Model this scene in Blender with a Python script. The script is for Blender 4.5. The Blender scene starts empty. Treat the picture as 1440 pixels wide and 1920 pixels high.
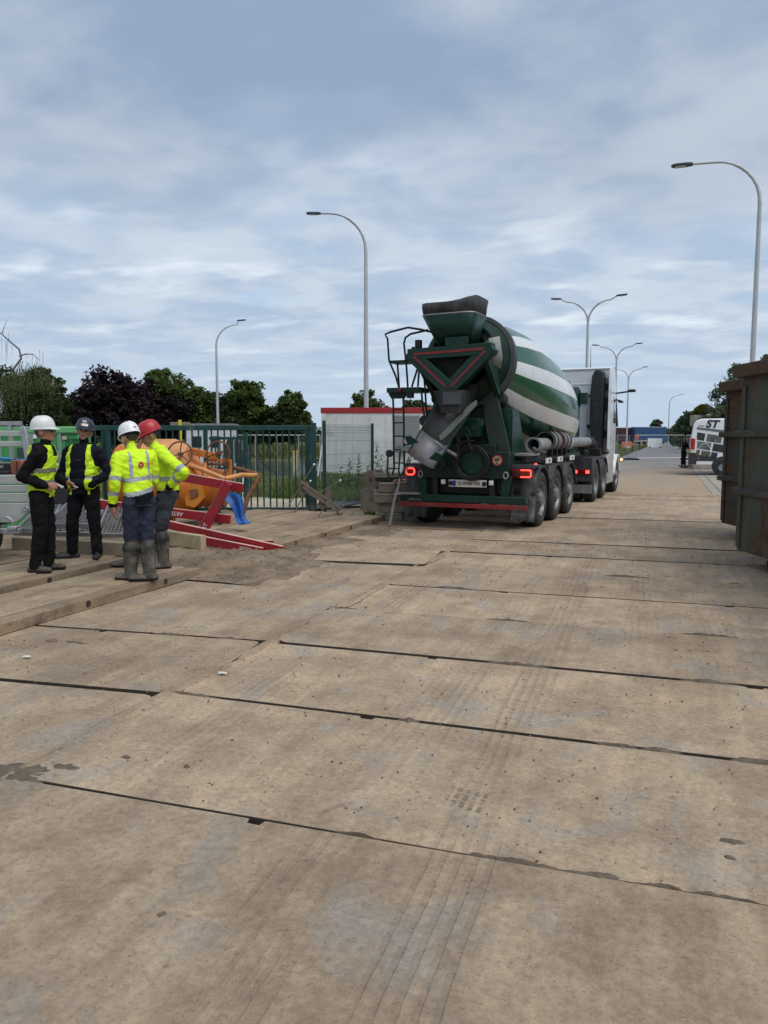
import bpy, bmesh, math, random
from mathutils import Vector, Matrix, noise as mnoise
R = math.radians; PI = math.pi
rnd = random.Random(7)
sc = bpy.context.scene
C = sc.collection

# ------------------------------------------------------------------ camera
CAM_H = 1.70; FPX = 1442.0; HORIZON = 818.0; VANISH = 1252.0
PITCH = -math.atan((960-HORIZON)/FPX)
YAW = math.atan((VANISH-720)*math.cos(PITCH)/FPX)
cam = bpy.data.objects.new('camera', bpy.data.cameras.new('camera')); C.objects.link(cam)
cam.location = (0, 0, CAM_H); cam.rotation_euler = (PI/2+PITCH, 0, YAW)
cam.data.sensor_fit = 'HORIZONTAL'; cam.data.sensor_width = 36; cam.data.lens = 36*FPX/1440
cam.data.clip_start = .05; cam.data.clip_end = 5000
sc.camera = cam
sc.render.resolution_x = 768; sc.render.resolution_y = 1024
SUN_EL, SUN_AZ = 58, 116      # degrees; azimuth clockwise from +Y (the road direction)

# ------------------------------------------------------------------ sky
world = bpy.data.worlds.new('World'); sc.world = world; world.use_nodes = True
def build_world():
    nt = world.node_tree; N = nt.nodes; L = nt.links; N.clear()
    def n(t, **k):
        o = N.new(t)
        for a, b in k.items(): setattr(o, a, b)
        return o
    def mth(op, a, b=None, c=None, clamp=False):
        o = n('ShaderNodeMath', operation=op, use_clamp=clamp)
        for i, v in enumerate((a, b, c)):
            if v is None: continue
            if isinstance(v, (int, float)): o.inputs[i].default_value = v
            else: L.new(v, o.inputs[i])
        return o.outputs[0]
    def vm(op, a, b):
        o = n('ShaderNodeVectorMath', operation=op)
        for i, v in enumerate((a, b)):
            if isinstance(v, (tuple, list)): o.inputs[i].default_value = v
            else: L.new(v, o.inputs[i])
        return o.outputs[0]
    def noise(vec, scale, det=6, rough=.55, dist=0):
        o = n('ShaderNodeTexNoise'); L.new(vec, o.inputs['Vector'])
        o.inputs['Scale'].default_value = scale; o.inputs['Detail'].default_value = det
        o.inputs['Roughness'].default_value = rough; o.inputs['Distortion'].default_value = dist
        return o.outputs['Fac']
    def smooth(v, lo, hi):
        o = n('ShaderNodeMapRange', interpolation_type='SMOOTHSTEP'); L.new(v, o.inputs[0])
        o.inputs[1].default_value = lo; o.inputs[2].default_value = hi
        return o.outputs[0]
    def mix(f, a, b):
        o = n('ShaderNodeMix', data_type='RGBA')
        if isinstance(f, (int, float)): o.inputs[0].default_value = f
        else: L.new(f, o.inputs[0])
        for i, v in ((6, a), (7, b)):
            if isinstance(v, tuple): o.inputs[i].default_value = (*v, 1)
            else: L.new(v, o.inputs[i])
        return o.outputs[2]
    tc = n('ShaderNodeTexCoord'); d = tc.outputs['Generated']
    sep = n('ShaderNodeSeparateXYZ'); L.new(d, sep.inputs[0])
    z = mth('MAXIMUM', sep.outputs[2], 0.0)
    den = mth('ADD', z, .10)
    cmb = n('ShaderNodeCombineXYZ')
    L.new(mth('DIVIDE', sep.outputs[0], den), cmb.inputs[0]); L.new(mth('DIVIDE', sep.outputs[1], den), cmb.inputs[1])
    p = cmb.outputs[0]                       # the flat cloud deck seen from below
    sky = n('ShaderNodeTexSky', sky_type='NISHITA', sun_disc=False)
    sky.sun_elevation = R(SUN_EL); sky.sun_rotation = R(SUN_AZ)
    sky.air_density = 1; sky.dust_density = 1.2; sky.ozone_density = 1.5
    K = 10.0                                 # background strength is 0.1
    col = lambda r, g, b: (r*K, g*K, b*K)
    big = noise(vm('ADD', p, (3.1, 1.7, 0)), 1.05, 6, .5, .1)
    fine = noise(vm('ADD', p, (9.2, 4.4, 2)), 2.4, 6, .52, .3)
    st = n('ShaderNodeMapping'); L.new(p, st.inputs['Vector']); st.inputs['Rotation'].default_value = (0, 0, -YAW); st.inputs['Scale'].default_value = (.8, 1.2, 1); st.inputs['Location'].default_value = (2.3, .6, 0)
    streak = noise(st.outputs[0], 1.8, 8, .52, .1)
    # upper deck: soft blue grey sheet of stratocumulus
    deckv = mth('ADD', mth('MULTIPLY', big, .62), mth('MULTIPLY', fine, .38))
    deck = mix(smooth(deckv, .40, .60), col(.188, .248, .350), col(.315, .365, .428))
    # lower layer: paler cloud with bright ragged streaks and a few blue gaps
    low = mix(smooth(fine, .36, .64), col(.272, .345, .447), col(.372, .430, .498))
    low = mix(mth('MULTIPLY', smooth(streak, .52, .72), .72), low, col(.57, .62, .655))
    gap = mth('MULTIPLY', smooth(streak, .44, .33), .4)
    low = mix(gap, low, sky.outputs[0])
    wob = mth('MULTIPLY_ADD', big, .30, -.15)
    edge = mth('ADD', z, wob)
    c = mix(smooth(edge, .235, .345), low, deck)
    # the layer thickens evenly towards the horizon
    c = mix(smooth(z, .16, .0), c, col(.325, .400, .492))
    bg = n('ShaderNodeBackground'); L.new(c, bg.inputs[0]); bg.inputs[1].default_value = .1
    out = n('ShaderNodeOutputWorld'); L.new(bg.outputs[0], out.inputs[0])
build_world()

sun = bpy.data.objects.new('sun', bpy.data.lights.new('sun', 'SUN')); C.objects.link(sun)
sun.data.energy = 1.5; sun.data.angle = R(50); sun.data.color = (1, .955, .88)
sd = Vector((math.sin(R(SUN_AZ))*math.cos(R(SUN_EL)), math.cos(R(SUN_AZ))*math.cos(R(SUN_EL)), math.sin(R(SUN_EL))))
sun.rotation_euler = sd.to_track_quat('Z', 'Y').to_euler(); sun.location = (0, 0, 30)
sc.view_settings.view_transform = 'Standard'; sc.view_settings.look = 'None'
sc.view_settings.exposure = 0.68; sc.view_settings.gamma = 1; sc.view_settings.use_curve_mapping = False
sc.render.engine = 'CYCLES'

# ------------------------------------------------------------------ pixel -> place
def ray(px, py):
    u = (px-720)/FPX; v = (960-py)/FPX; cp, sp = math.cos(PITCH), math.sin(PITCH)
    y = cp-v*sp; z = sp+v*cp; c, s = math.cos(YAW), math.sin(YAW)
    return Vector((u*c-y*s, u*s+y*c, z))
def G(px, py, z=0.0):                 # where the ray meets the level z
    d = ray(px, py); return Vector((0, 0, CAM_H))+d*((z-CAM_H)/d.z)
def AT(px, py, dist):                 # the point on the ray at that distance ahead
    d = ray(px, py); return Vector((0, 0, CAM_H))+d*(dist/(-d.x*math.sin(YAW)+d.y*math.cos(YAW)))
RIGHT = Vector((math.cos(YAW), math.sin(YAW), 0)); AHEAD = Vector((-math.sin(YAW), math.cos(YAW), 0))

# ------------------------------------------------------------------ materials
MATS = {}
def M(name, col, rough=.6, metal=0., var=.15, vs=5., bump=0., bs=60., dirt=0., dcol=(.22, .17, .12), ds=3., rust=0., rs=4., spec=.5, low=0., rvar=.1, world_co=False, emit=None, coat=0.):
    if name in MATS: return MATS[name]
    m = bpy.data.materials.new(name); m.use_nodes = True; MATS[name] = m
    nt = m.node_tree; N = nt.nodes; L = nt.links; b = N['Principled BSDF']
    tc = N.new('ShaderNodeTexCoord'); geo = N.new('ShaderNodeNewGeometry')
    co = geo.outputs['Position'] if world_co else tc.outputs['Object']
    def noise(s, det=5, r=.55, off=0):
        o = N.new('ShaderNodeTexNoise'); o.inputs['Scale'].default_value = s; o.inputs['Detail'].default_value = det; o.inputs['Roughness'].default_value = r
        if off:
            ad = N.new('ShaderNodeVectorMath'); ad.inputs[1].default_value = (off, off*.7, -off); L.new(co, ad.inputs[0]); L.new(ad.outputs[0], o.inputs['Vector'])
        else: L.new(co, o.inputs['Vector'])
        return o.outputs['Fac']
    def rng(v, a, c_, lo=0., hi=1.):
        o = N.new('ShaderNodeMapRange'); L.new(v, o.inputs[0]); o.inputs[1].default_value = a; o.inputs[2].default_value = c_; o.inputs[3].default_value = lo; o.inputs[4].default_value = hi
        return o.outputs[0]
    def mixc(f, a, c_):
        o = N.new('ShaderNodeMix'); o.data_type = 'RGBA'
        if isinstance(f, float): o.inputs[0].default_value = f
        else: L.new(f, o.inputs[0])
        for i, v in ((6, a), (7, c_)):
            if isinstance(v, tuple): o.inputs[i].default_value = (*v, 1)
            else: L.new(v, o.inputs[i])
        return o.outputs[2]
    v = noise(vs)
    c = mixc(rng(v, .3, .7), tuple(x*(1-var) for x in col), tuple(min(1, x*(1+var)) for x in col))
    r_ = rng(noise(vs*2.3, 4), .3, .7, max(.03, rough-rvar), min(1, rough+rvar))
    if dirt:
        dm = rng(noise(ds, 8, .65, 7.3), .62-.3*dirt, .78-.2*dirt)
        if low:            # dirt gathers below a height: splashed mud with a shape of its own
            sp = N.new('ShaderNodeSeparateXYZ'); L.new(geo.outputs['Position'], sp.inputs[0])
            h = rng(sp.outputs[2], low, low*.25)
            mx = N.new('ShaderNodeMath'); mx.operation = 'MULTIPLY_ADD'; mx.use_clamp = True; L.new(h, mx.inputs[0]); L.new(rng(noise(ds*2, 6, .7, 3), .3, .65), mx.inputs[1]); L.new(dm, mx.inputs[2]); dm = mx.outputs[0]
        c = mixc(dm, c, dcol)
        mr = N.new('ShaderNodeMix'); L.new(dm, mr.inputs[0]); L.new(r_, mr.inputs[2]); mr.inputs[3].default_value = .85; r_ = mr.outputs[0]
    if rust:
        mp = N.new('ShaderNodeMapping'); mp.inputs['Scale'].default_value = (1.6, 1.6, .55); L.new(co, mp.inputs['Vector'])
        rn = N.new('ShaderNodeTexNoise'); L.new(mp.outputs[0], rn.inputs['Vector']); rn.inputs['Scale'].default_value = rs; rn.inputs['Detail'].default_value = 9; rn.inputs['Roughness'].default_value = .68
        rm = rng(rn.outputs['Fac'], .66-.3*rust, .74-.25*rust)
        rc = mixc(rng(noise(rs*6, 6), .35, .65), (.048, .026, .015), (.125, .062, .03))
        c = mixc(rm, c, rc)
        mr = N.new('ShaderNodeMix'); L.new(rm, mr.inputs[0]); L.new(r_, mr.inputs[2]); mr.inputs[3].default_value = .9; r_ = mr.outputs[0]
    L.new(c, b.inputs['Base Color']); L.new(r_, b.inputs['Roughness'])
    b.inputs['Metallic'].default_value = metal; b.inputs['Specular IOR Level'].default_value = spec
    if coat: b.inputs['Coat Weight'].default_value = coat; b.inputs['Coat Roughness'].default_value = .12
    if bump:
        bp = N.new('ShaderNodeBump'); bp.inputs['Strength'].default_value = bump; bp.inputs['Distance'].default_value = .01
        L.new(noise(bs, 6, .6), bp.inputs['Height']); L.new(bp.outputs[0], b.inputs['Normal'])
    if emit:
        b.inputs['Emission Color'].default_value = (*emit[0], 1); b.inputs['Emission Strength'].default_value = emit[1]
    return m

# ------------------------------------------------------------------ mesh building
class MB:
    def __init__(s): s.v = []; s.f = []; s.m = []; s.cur = 0
    def add(s, vs, fs):
        o = len(s.v); s.v += [tuple(v) for v in vs]; s.f += [tuple(i+o for i in f) for f in fs]; s.m += [s.cur]*len(fs); return s
    def mat(s, i): s.cur = i; return s
    def box(s, c, d, rot=None):
        hx, hy, hz = d[0]/2, d[1]/2, d[2]/2
        vs = [Vector((x, y, z)) for x in (-hx, hx) for y in (-hy, hy) for z in (-hz, hz)]
        if rot is not None:
            mt = rot if isinstance(rot, Matrix) else Matrix.Rotation(rot, 3, 'Z'); vs = [mt@v for v in vs]
        c = Vector(c); return s.add([v+c for v in vs], [(0, 1, 3, 2), (4, 6, 7, 5), (0, 4, 5, 1), (2, 3, 7, 6), (0, 2, 6, 4), (1, 5, 7, 3)])
    def bar(s, a, b, w, h, up=(0, 0, 1)):           # a square bar from a to b
        a = Vector(a); b = Vector(b); d = (b-a); l = d.length; d.normalize(); u = Vector(up)
        if abs(d.dot(u)) > .98: u = Vector((0, 1, 0))
        x = d.cross(u).normalized(); z = x.cross(d).normalized()
        vs = [p+x*sx*w/2+z*sz*h/2 for p in (a, b) for sx, sz in ((-1, -1), (1, -1), (1, 1), (-1, 1))]
        return s.add(vs, [(3, 2, 1, 0), (4, 5, 6, 7), (0, 1, 5, 4), (1, 2, 6, 5), (2, 3, 7, 6), (3, 0, 4, 7)])
    def cyl(s, a, b, r0, r1=None, n=16, caps=True):
        r1 = r0 if r1 is None else r1; a = Vector(a); b = Vector(b); d = (b-a).normalized()
        u = Vector((0, 0, 1)) if abs(d.z) < .9 else Vector((1, 0, 0)); x = d.cross(u).normalized(); y = d.cross(x)
        vs = []
        for p, r in ((a, r0), (b, r1)):
            vs += [p+x*math.cos(2*PI*i/n)*r+y*math.sin(2*PI*i/n)*r for i in range(n)]
        fs = [(i, (i+1) % n, n+(i+1) % n, n+i) for i in range(n)]
        if caps: fs += [tuple(range(n))[::-1], tuple(range(n, 2*n))]
        return s.add(vs, fs)
    def tube(s, pts, r, n=8, closed=False, caps=True):
        pts = [Vector(p) for p in pts]; k = len(pts); rs = r if isinstance(r, (list, tuple)) else [r]*k
        vs = []; fs = []; prev = None
        for i, p in enumerate(pts):
            if closed: t = pts[(i+1) % k]-pts[i-1]
            else: t = pts[min(i+1, k-1)]-pts[max(i-1, 0)]
            t.normalize()
            if prev is None:
                u = Vector((0, 0, 1)) if abs(t.z) < .9 else Vector((1, 0, 0)); x = t.cross(u).normalized()
            else: x = (prev-t*prev.dot(t)).normalized()
            prev = x; y = t.cross(x)
            vs += [p+x*math.cos(2*PI*j/n)*rs[i]+y*math.sin(2*PI*j/n)*rs[i] for j in range(n)]
        for i in range(k if closed else k-1):
            a = i*n; b = ((i+1) % k)*n
            fs += [(a+j, a+(j+1) % n, b+(j+1) % n, b+j) for j in range(n)]
        if caps and not closed: fs += [tuple(range(n))[::-1], tuple(range((k-1)*n, k*n))]
        return s.add(vs, fs)
    def lathe(s, prof, a, axis, n=24, x0=None, ang=(0, 2*PI), close=True):   # prof: (along, radius)
        a = Vector(a); d = Vector(axis).normalized()
        x = Vector(x0) if x0 else (d.cross(Vector((0, 0, 1))) if abs(d.z) < .9 else Vector((1, 0, 0)))
        x.normalize(); y = d.cross(x); full = abs(ang[1]-ang[0]-2*PI) < 1e-6; cnt = n if full else n+1
        vs = []
        for t, r in prof:
            vs += [a+d*t+(x*math.cos(ang[0]+(ang[1]-ang[0])*i/n)+y*math.sin(ang[0]+(ang[1]-ang[0])*i/n))*r for i in range(cnt)]
        fs = []
        for k in range(len(prof)-1):
            for i in range(n):
                j = (i+1) % cnt; fs.append((k*cnt+i, k*cnt+j, (k+1)*cnt+j, (k+1)*cnt+i))
        return s.add(vs, fs)
    def prism(s, poly, o, ux, uy, depth):           # polygon in plane (ux, uy) at o, extruded by vector depth
        o = Vector(o); ux = Vector(ux); uy = Vector(uy); dv = Vector(depth); n = len(poly)
        a = [o+ux*p[0]+uy*p[1] for p in poly]
        vs = a+[p+dv for p in a]
        return s.add(vs, [tuple(range(n)), tuple(range(2*n-1, n-1, -1))]+[(i, i+n, (i+1) % n+n, (i+1) % n) for i in range(n)])
    def sphere(s, c, r, n=12, m=8, sq=(1, 1, 1)):
        c = Vector(c); vs = [c+Vector((0, 0, r*sq[2]))]
        for j in range(1, m):
            t = PI*j/m
            vs += [c+Vector((math.sin(t)*math.cos(2*PI*i/n)*r*sq[0], math.sin(t)*math.sin(2*PI*i/n)*r*sq[1], math.cos(t)*r*sq[2])) for i in range(n)]
        vs.append(c-Vector((0, 0, r*sq[2]))); fs = [(0, 1+i, 1+(i+1) % n) for i in range(n)]
        for j in range(m-2):
            a = 1+j*n; fs += [(a+i, a+n+i, a+n+(i+1) % n, a+(i+1) % n) for i in range(n)]
        e = len(vs)-1; a = 1+(m-2)*n; fs += [(e, a+(i+1) % n, a+i) for i in range(n)]
        return s.add(vs, fs)
    def mesh(s, name, mats, smooth=35, fix=True):
        me = bpy.data.meshes.new(name); me.from_pydata(s.v, [], s.f)
        for m in (mats if isinstance(mats, (list, tuple)) else [mats]): me.materials.append(m)
        me.polygons.foreach_set('material_index', s.m)
        if fix:
            bm = bmesh.new(); bm.from_mesh(me); bmesh.ops.recalc_face_normals(bm, faces=bm.faces); bm.to_mesh(me); bm.free()
        if smooth: me.shade_smooth(); me.set_sharp_from_angle(angle=R(smooth))
        me.update(); return me
    def build(s, name, mats, parent=None, smooth=35, bevel=0, fix=True, loc=None, rot=None):
        o = bpy.data.objects.new(name, s.mesh(name, mats, smooth, fix)); C.objects.link(o)
        if parent: o.parent = parent
        if loc is not None: o.location = loc
        if rot is not None: o.rotation_euler = rot
        if bevel:
            md = o.modifiers.new('bevel', 'BEVEL'); md.width = bevel; md.segments = 2; md.limit_method = 'ANGLE'; md.angle_limit = R(40)
        return o
def tag(o, label=None, cat=None, group=None, kind=None):
    if label: o['label'] = label
    if cat: o['category'] = cat
    if group: o['group'] = group
    if kind: o['kind'] = kind
    return o
def thing(name, label, cat, loc=(0, 0, 0), rz=0., group=None):
    o = bpy.data.objects.new(name, None); C.objects.link(o); o.empty_display_size = .2
    o.location = loc; o.rotation_euler = (0, 0, rz); return tag(o, label, cat, group, 'thing')
def inst(name, mesh, parent=None, loc=(0, 0, 0), rot=(0, 0, 0), scale=(1, 1, 1)):
    o = bpy.data.objects.new(name, mesh); C.objects.link(o); o.parent = parent; o.location = loc; o.rotation_euler = rot; o.scale = scale; return o
def copy_tree(o, parent=None):
    c = o.copy(); C.objects.link(c); c.parent = parent
    for ch in list(o.children): copy_tree(ch, c)
    return c
def text_mesh(body, size, mat, extrude=.002, bold=0., align='CENTER', shear=0.):
    cu = bpy.data.curves.new('text', 'FONT'); cu.body = body; cu.size = size; cu.extrude = extrude; cu.offset = bold; cu.align_x = align; cu.align_y = 'CENTER'; cu.shear = shear; cu.resolution_u = 3
    o = bpy.data.objects.new('text', cu); C.objects.link(o); dg = bpy.context.evaluated_depsgraph_get(); dg.update()
    me = bpy.data.meshes.new_from_object(o.evaluated_get(dg)); bpy.data.objects.remove(o); bpy.data.curves.remove(cu)
    me.materials.clear(); me.materials.append(mat); return me
def basis(x, y, z, loc):        # matrix with these axes
    m = Matrix.Identity(4)
    for i, a in enumerate((x, y, z)):
        for j in range(3): m[j][i] = a[j]
    for j in range(3): m[j][3] = loc[j]
    return m

# ------------------------------------------------------------------ ground materials
def ground_mat(name, kind):
    m = bpy.data.materials.new(name); m.use_nodes = True; nt = m.node_tree; N = nt.nodes; L = nt.links; b = N['Principled BSDF']
    geo = N.new('ShaderNodeNewGeometry'); P = geo.outputs['Position']; oi = N.new('ShaderNodeObjectInfo')
    sep = N.new('ShaderNodeSeparateXYZ'); L.new(P, sep.inputs[0]); X, Y, Z = sep.outputs
    def mp(scale, rot=0, loc=(0, 0, 0)):
        o = N.new('ShaderNodeMapping'); o.inputs['Scale'].default_value = scale; o.inputs['Rotation'].default_value = (0, 0, rot); o.inputs['Location'].default_value = loc; L.new(P, o.inputs['Vector']); return o.outputs[0]
    def noise(s, det=6, r=.6, v=None, dist=0):
        o = N.new('ShaderNodeTexNoise'); o.inputs['Scale'].default_value = s; o.inputs['Detail'].default_value = det; o.inputs['Roughness'].default_value = r; o.inputs['Distortion'].default_value = dist; L.new(v or P, o.inputs['Vector']); return o.outputs['Fac']
    def rng(v, a, c, lo=0., hi=1., sm=True):
        o = N.new('ShaderNodeMapRange'); o.interpolation_type = 'SMOOTHSTEP' if sm else 'LINEAR'; L.new(v, o.inputs[0])
        for i, q in enumerate((a, c, lo, hi)): o.inputs[i+1].default_value = q
        return o.outputs[0]
    def mth(op, a, c=None, d=None, clamp=False):
        o = N.new('ShaderNodeMath'); o.operation = op; o.use_clamp = clamp
        for i, q in enumerate((a, c, d)):
            if q is None: continue
            if isinstance(q, (int, float)): o.inputs[i].default_value = q
            else: L.new(q, o.inputs[i])
        return o.outputs[0]
    def mix(f, a, c, blend='MIX'):
        o = N.new('ShaderNodeMix'); o.data_type = 'RGBA'; o.blend_type = blend
        if isinstance(f, (int, float)): o.inputs[0].default_value = f
        else: L.new(f, o.inputs[0])
        for i, q in ((6, a), (7, c)):
            if isinstance(q, tuple): o.inputs[i].default_value = (*q, 1)
            else: L.new(q, o.inputs[i])
        return o.outputs[2]
    def grey(v):
        o = N.new('ShaderNodeCombineColor'); [L.new(v, o.inputs[i]) for i in range(3)]; return o.outputs[0]
    rough = .88; bumpd = .016; bumps = .7
    if kind in ('plate', 'dirt', 'mat'):
        if kind == 'plate': A, B, Cc = (.42, .319, .22), (.285, .210, .143), (.30, .27, .232)
        elif kind == 'dirt': A, B, Cc = (.25, .185, .122), (.145, .105, .073), (.28, .225, .16)
        else: A, B, Cc = (.36, .268, .18), (.25, .188, .13), (.32, .262, .19)
        c = mix(rng(noise(1.4, 12, .74), .38, .62), A, B)
        c = mix(mth('MULTIPLY', rng(noise(1.7, 9, .68, mp((1, .8, 1), 0, (5, 2, 0)), .6), .50, .66), .75), c, Cc)
        st = noise(1., 7, .62, mp((7, .55, 1), R(-3)))
        c = mix(1., c, grey(rng(st, .33, .67, .87, 1.12, False)), 'MULTIPLY')
        fine = noise(30, 10, .78)
        c = mix(1., c, grey(rng(fine, .36, .64, .80, 1.19, False)), 'MULTIPLY')
        h = mth('ADD', mth('MULTIPLY', noise(7, 8, .65), .9), mth('MULTIPLY', fine, .45))
        if kind == 'plate':
            tr = None                       # tyre tracks that run along the road
            for x0, w in ((-2.35, .17), (-1.15, .20), (-.62, .16), (.12, .18), (.72, .15), (-3.9, .2)):
                bx = rng(mth('ABSOLUTE', mth('SUBTRACT', mth('ADD', X, mth('MULTIPLY', Y, .035)), x0)), w*1.15, w*.75)
                tr = bx if tr is None else mth('MAXIMUM', tr, bx)
            tr = mth('MULTIPLY', tr, rng(noise(.8, 5, .6, mp((1.4, .55, 1), 0, (3, 8, 1))), .42, .62))
            ribs = mth('SINE', mth('MULTIPLY', mth('ADD', mth('ADD', X, mth('MULTIPLY', Y, .035)), mth('MULTIPLY', noise(1.2, 3), .05)), 2*PI/.062))
            lug = mth('SINE', mth('MULTIPLY', mth('ADD', Y, mth('MULTIPLY', X, .25)), 2*PI/.085))
            tread = mth('MULTIPLY', mth('ADD', rng(ribs, -.2, .5), mth('MULTIPLY', rng(lug, -.2, .4), .3)), tr)
            c = mix(mth('MULTIPLY', tread, .24), c, (.20, .155, .115))
            blot = rng(noise(4.2, 12, .76, None, .6), .575, .68)
            c = mix(mth('MULTIPLY', blot, .65), c, (.165, .122, .082))
            wet = rng(noise(1.1, 9, .66, mp((1.2, .7, 1), .3, (1, 7, 0))), .60, .72)
            c = mix(mth('MULTIPLY', wet, .22), c, (.19, .175, .16))
            spk = rng(noise(75, 4, .6), .615, .66)
            c = mix(mth('MULTIPLY', spk, .5), c, (.10, .075, .055))
            spk2 = rng(noise(21, 6, .7, mp((1, 1, 1), 0, (4, 2, 8))), .60, .65)
            c = mix(mth('MULTIPLY', spk2, .4), c, (.125, .09, .062))
            pale = rng(noise(42, 4, .6, mp((1, 1, 1), 0, (9, 9, 9))), .69, .74)
            c = mix(mth('MULTIPLY', pale, .5), c, (.50, .43, .33))
            tpc = G(868, 1498)               # one damp tyre print
            pu = mth('SUBTRACT', X, tpc.x); pv = mth('ADD', mth('SUBTRACT', Y, tpc.y), mth('MULTIPLY', pu, .2))
            box_ = mth('MULTIPLY', rng(mth('ABSOLUTE', pu), .115, .10), rng(mth('ABSOLUTE', pv), .11, .085))
            prt = mth('MULTIPLY', rng(mth('SINE', mth('MULTIPLY', pu, 2*PI/.043)), -.5, .0), rng(mth('SINE', mth('MULTIPLY', mth('ADD', pv, .01), 2*PI/.075)), -.95, -.75))
            prt = mth('MULTIPLY', mth('MULTIPLY', prt, box_), rng(noise(9, 5), .36, .56))
            c = mix(mth('MULTIPLY', prt, .7), c, (.12, .10, .082))
            c = mix(1., c, grey(rng(oi.outputs['Random'], 0, 1, .86, 1.10, False)), 'MULTIPLY')
            h = mth('SUBTRACT', h, mth('MULTIPLY', tread, .35))
        else:
            blot = rng(noise(2.2, 10, .72), .52, .68)
            c = mix(mth('MULTIPLY', blot, .7), c, (.115, .085, .06))
            bumpd = .03; bumps = .8
        if kind == 'mat': bumpd = .012; bumps = .5
        if kind == 'mat':
            gr = noise(1., 8, .7, mp((34, .9, 8)))
            c = mix(1., c, grey(rng(gr, .25, .75, .72, 1.2, False)), 'MULTIPLY')
            c = mix(1., c, grey(rng(oi.outputs['Random'], 0, 1, .82, 1.12, False)), 'MULTIPLY')
            h = mth('ADD', h, mth('MULTIPLY', gr, .8))
    elif kind == 'asphalt':
        c = mix(rng(noise(1.3, 8, .65, mp((1.5, .35, 1))), .3, .7), (.155, .155, .16), (.205, .20, .20))
        dirt = rng(mth('ADD', mth('MULTIPLY', Y, -1/34.), mth('MULTIPLY', noise(.35, 9, .7, mp((2.2, .5, 1))), 1.6)), -1.05, .12)
        c = mix(dirt, c, mix(noise(3, 6), (.40, .305, .205), (.30, .225, .155)))
        h = noise(120, 3); bumpd = .004
        c = mix(1., c, grey(rng(noise(55, 6, .7), .25, .75, .86, 1.14, False)), 'MULTIPLY')
    elif kind == 'grass':
        c = mix(rng(noise(.5, 8, .65), .35, .65), (.060, .085, .022), (.12, .125, .045))
        c = mix(rng(noise(1.3, 8, .7), .55, .68), c, (.19, .155, .095)); h = noise(22, 8, .7); bumpd = .05; bumps = 1
    elif kind == 'sand':
        c = mix(rng(noise(1.2, 8), .3, .7), (.44, .39, .30), (.33, .285, .21)); h = noise(15, 8)
    L.new(c, b.inputs['Base Color']); b.inputs['Roughness'].default_value = rough; b.inputs['Specular IOR Level'].default_value = .3
    bp = N.new('ShaderNodeBump'); bp.inputs['Strength'].default_value = bumps; bp.inputs['Distance'].default_value = bumpd; L.new(h, bp.inputs['Height']); L.new(bp.outputs[0], b.inputs['Normal'])
    return m
m_plate = ground_mat('muddy_plate', 'plate'); m_dirt = ground_mat('yard_mud', 'dirt'); m_matwood = ground_mat('muddy_mat_timber', 'mat')
m_asph = ground_mat('dusty_asphalt', 'asphalt'); m_grassg = ground_mat('rough_grass_ground', 'grass'); m_sand = ground_mat('pale_sand', 'sand')
m_conc = M('weathered_concrete', (.31, .28, .235), .85, var=.18, vs=3, bump=.3, bs=50, dirt=.35, dcol=(.25, .2, .14))
m_mud_wet = M('wet_mud', (.118, .089, .063), .8, var=.3, vs=9, bump=.5, bs=30, world_co=True, rvar=.22)

def sheet(name, pts, z, mat, kind='structure'):
    o = MB().add([(p[0], p[1], z) for p in pts], [tuple(range(len(pts)))]).build(name, mat, smooth=0); return tag(o, kind=kind)
ground = sheet('ground', [(-1600, -300), (1600, -300), (1600, 2500), (-1600, 2500)], -.11, m_grassg)

# ------------------------------------------------------------------ steel road plates
road_plates = tag(bpy.data.objects.new('plate_road', None), kind='structure'); C.objects.link(road_plates)
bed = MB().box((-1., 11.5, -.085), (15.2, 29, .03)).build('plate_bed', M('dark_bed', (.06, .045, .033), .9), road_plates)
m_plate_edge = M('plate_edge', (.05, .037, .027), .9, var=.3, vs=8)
def plate(x0, x1, y0, y1, notches, seed, skew=0., pivot=0.):
    r = random.Random(seed); g = .008+r.random()*.008; rc = .05+.06*r.random()
    x0 += g; x1 -= g; y0 += g*.8; y1 -= g*.8; pts = []
    def arc(cx, cy, a0):
        for i in range(4): a = R(a0+30*i); pts.append((cx+math.cos(a)*rc, cy+math.sin(a)*rc))
    def edge(xa, xb, y, amp):
        n = 7
        for i in range(1, n): t = i/n; pts.append((xa+(xb-xa)*t, y+(r.random()-.5)*amp))
    arc(x0+rc, y0+rc, 180); edge(x0+rc, x1-rc, y0, .006); arc(x1-rc, y0+rc, 270); arc(x1-rc, y1-rc, 0)
    xs = sorted([n_ for n_ in notches if x0+.3 < n_ < x1-.3], reverse=True)
    for n_ in xs:
        w = .035+.02*r.random(); dp = .025+.02*r.random()
        pts += [(n_+w, y1), (n_+w*.75, y1-dp), (n_-w*.8, y1-dp*.9), (n_-w, y1)]
    arc(x0+rc, y1-rc, 90)
    cx, cy = (x0+x1)/2, (y0+y1)/2
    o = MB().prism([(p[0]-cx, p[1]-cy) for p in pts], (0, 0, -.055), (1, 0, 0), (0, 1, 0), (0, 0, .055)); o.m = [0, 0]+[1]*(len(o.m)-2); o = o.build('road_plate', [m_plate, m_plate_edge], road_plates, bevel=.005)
    o.location = (cx, cy, (r.random()-.5)*.024); o.rotation_euler = (R((r.random()-.5)*.9), R((r.random()-.5)*.16), skew+R((r.random()-.5)*.3)); o.location.y += (cx-pivot)*math.tan(skew)
PY = 1.352; Y0 = 1.478; SK_R, SK_L = R(2.1), R(6.2)      # the mats lie slightly askew to the road
def joint_y(x, k): return Y0+PY*k+(x+3.03)*math.tan(SK_R if x > -3.03 else SK_L)
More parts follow.
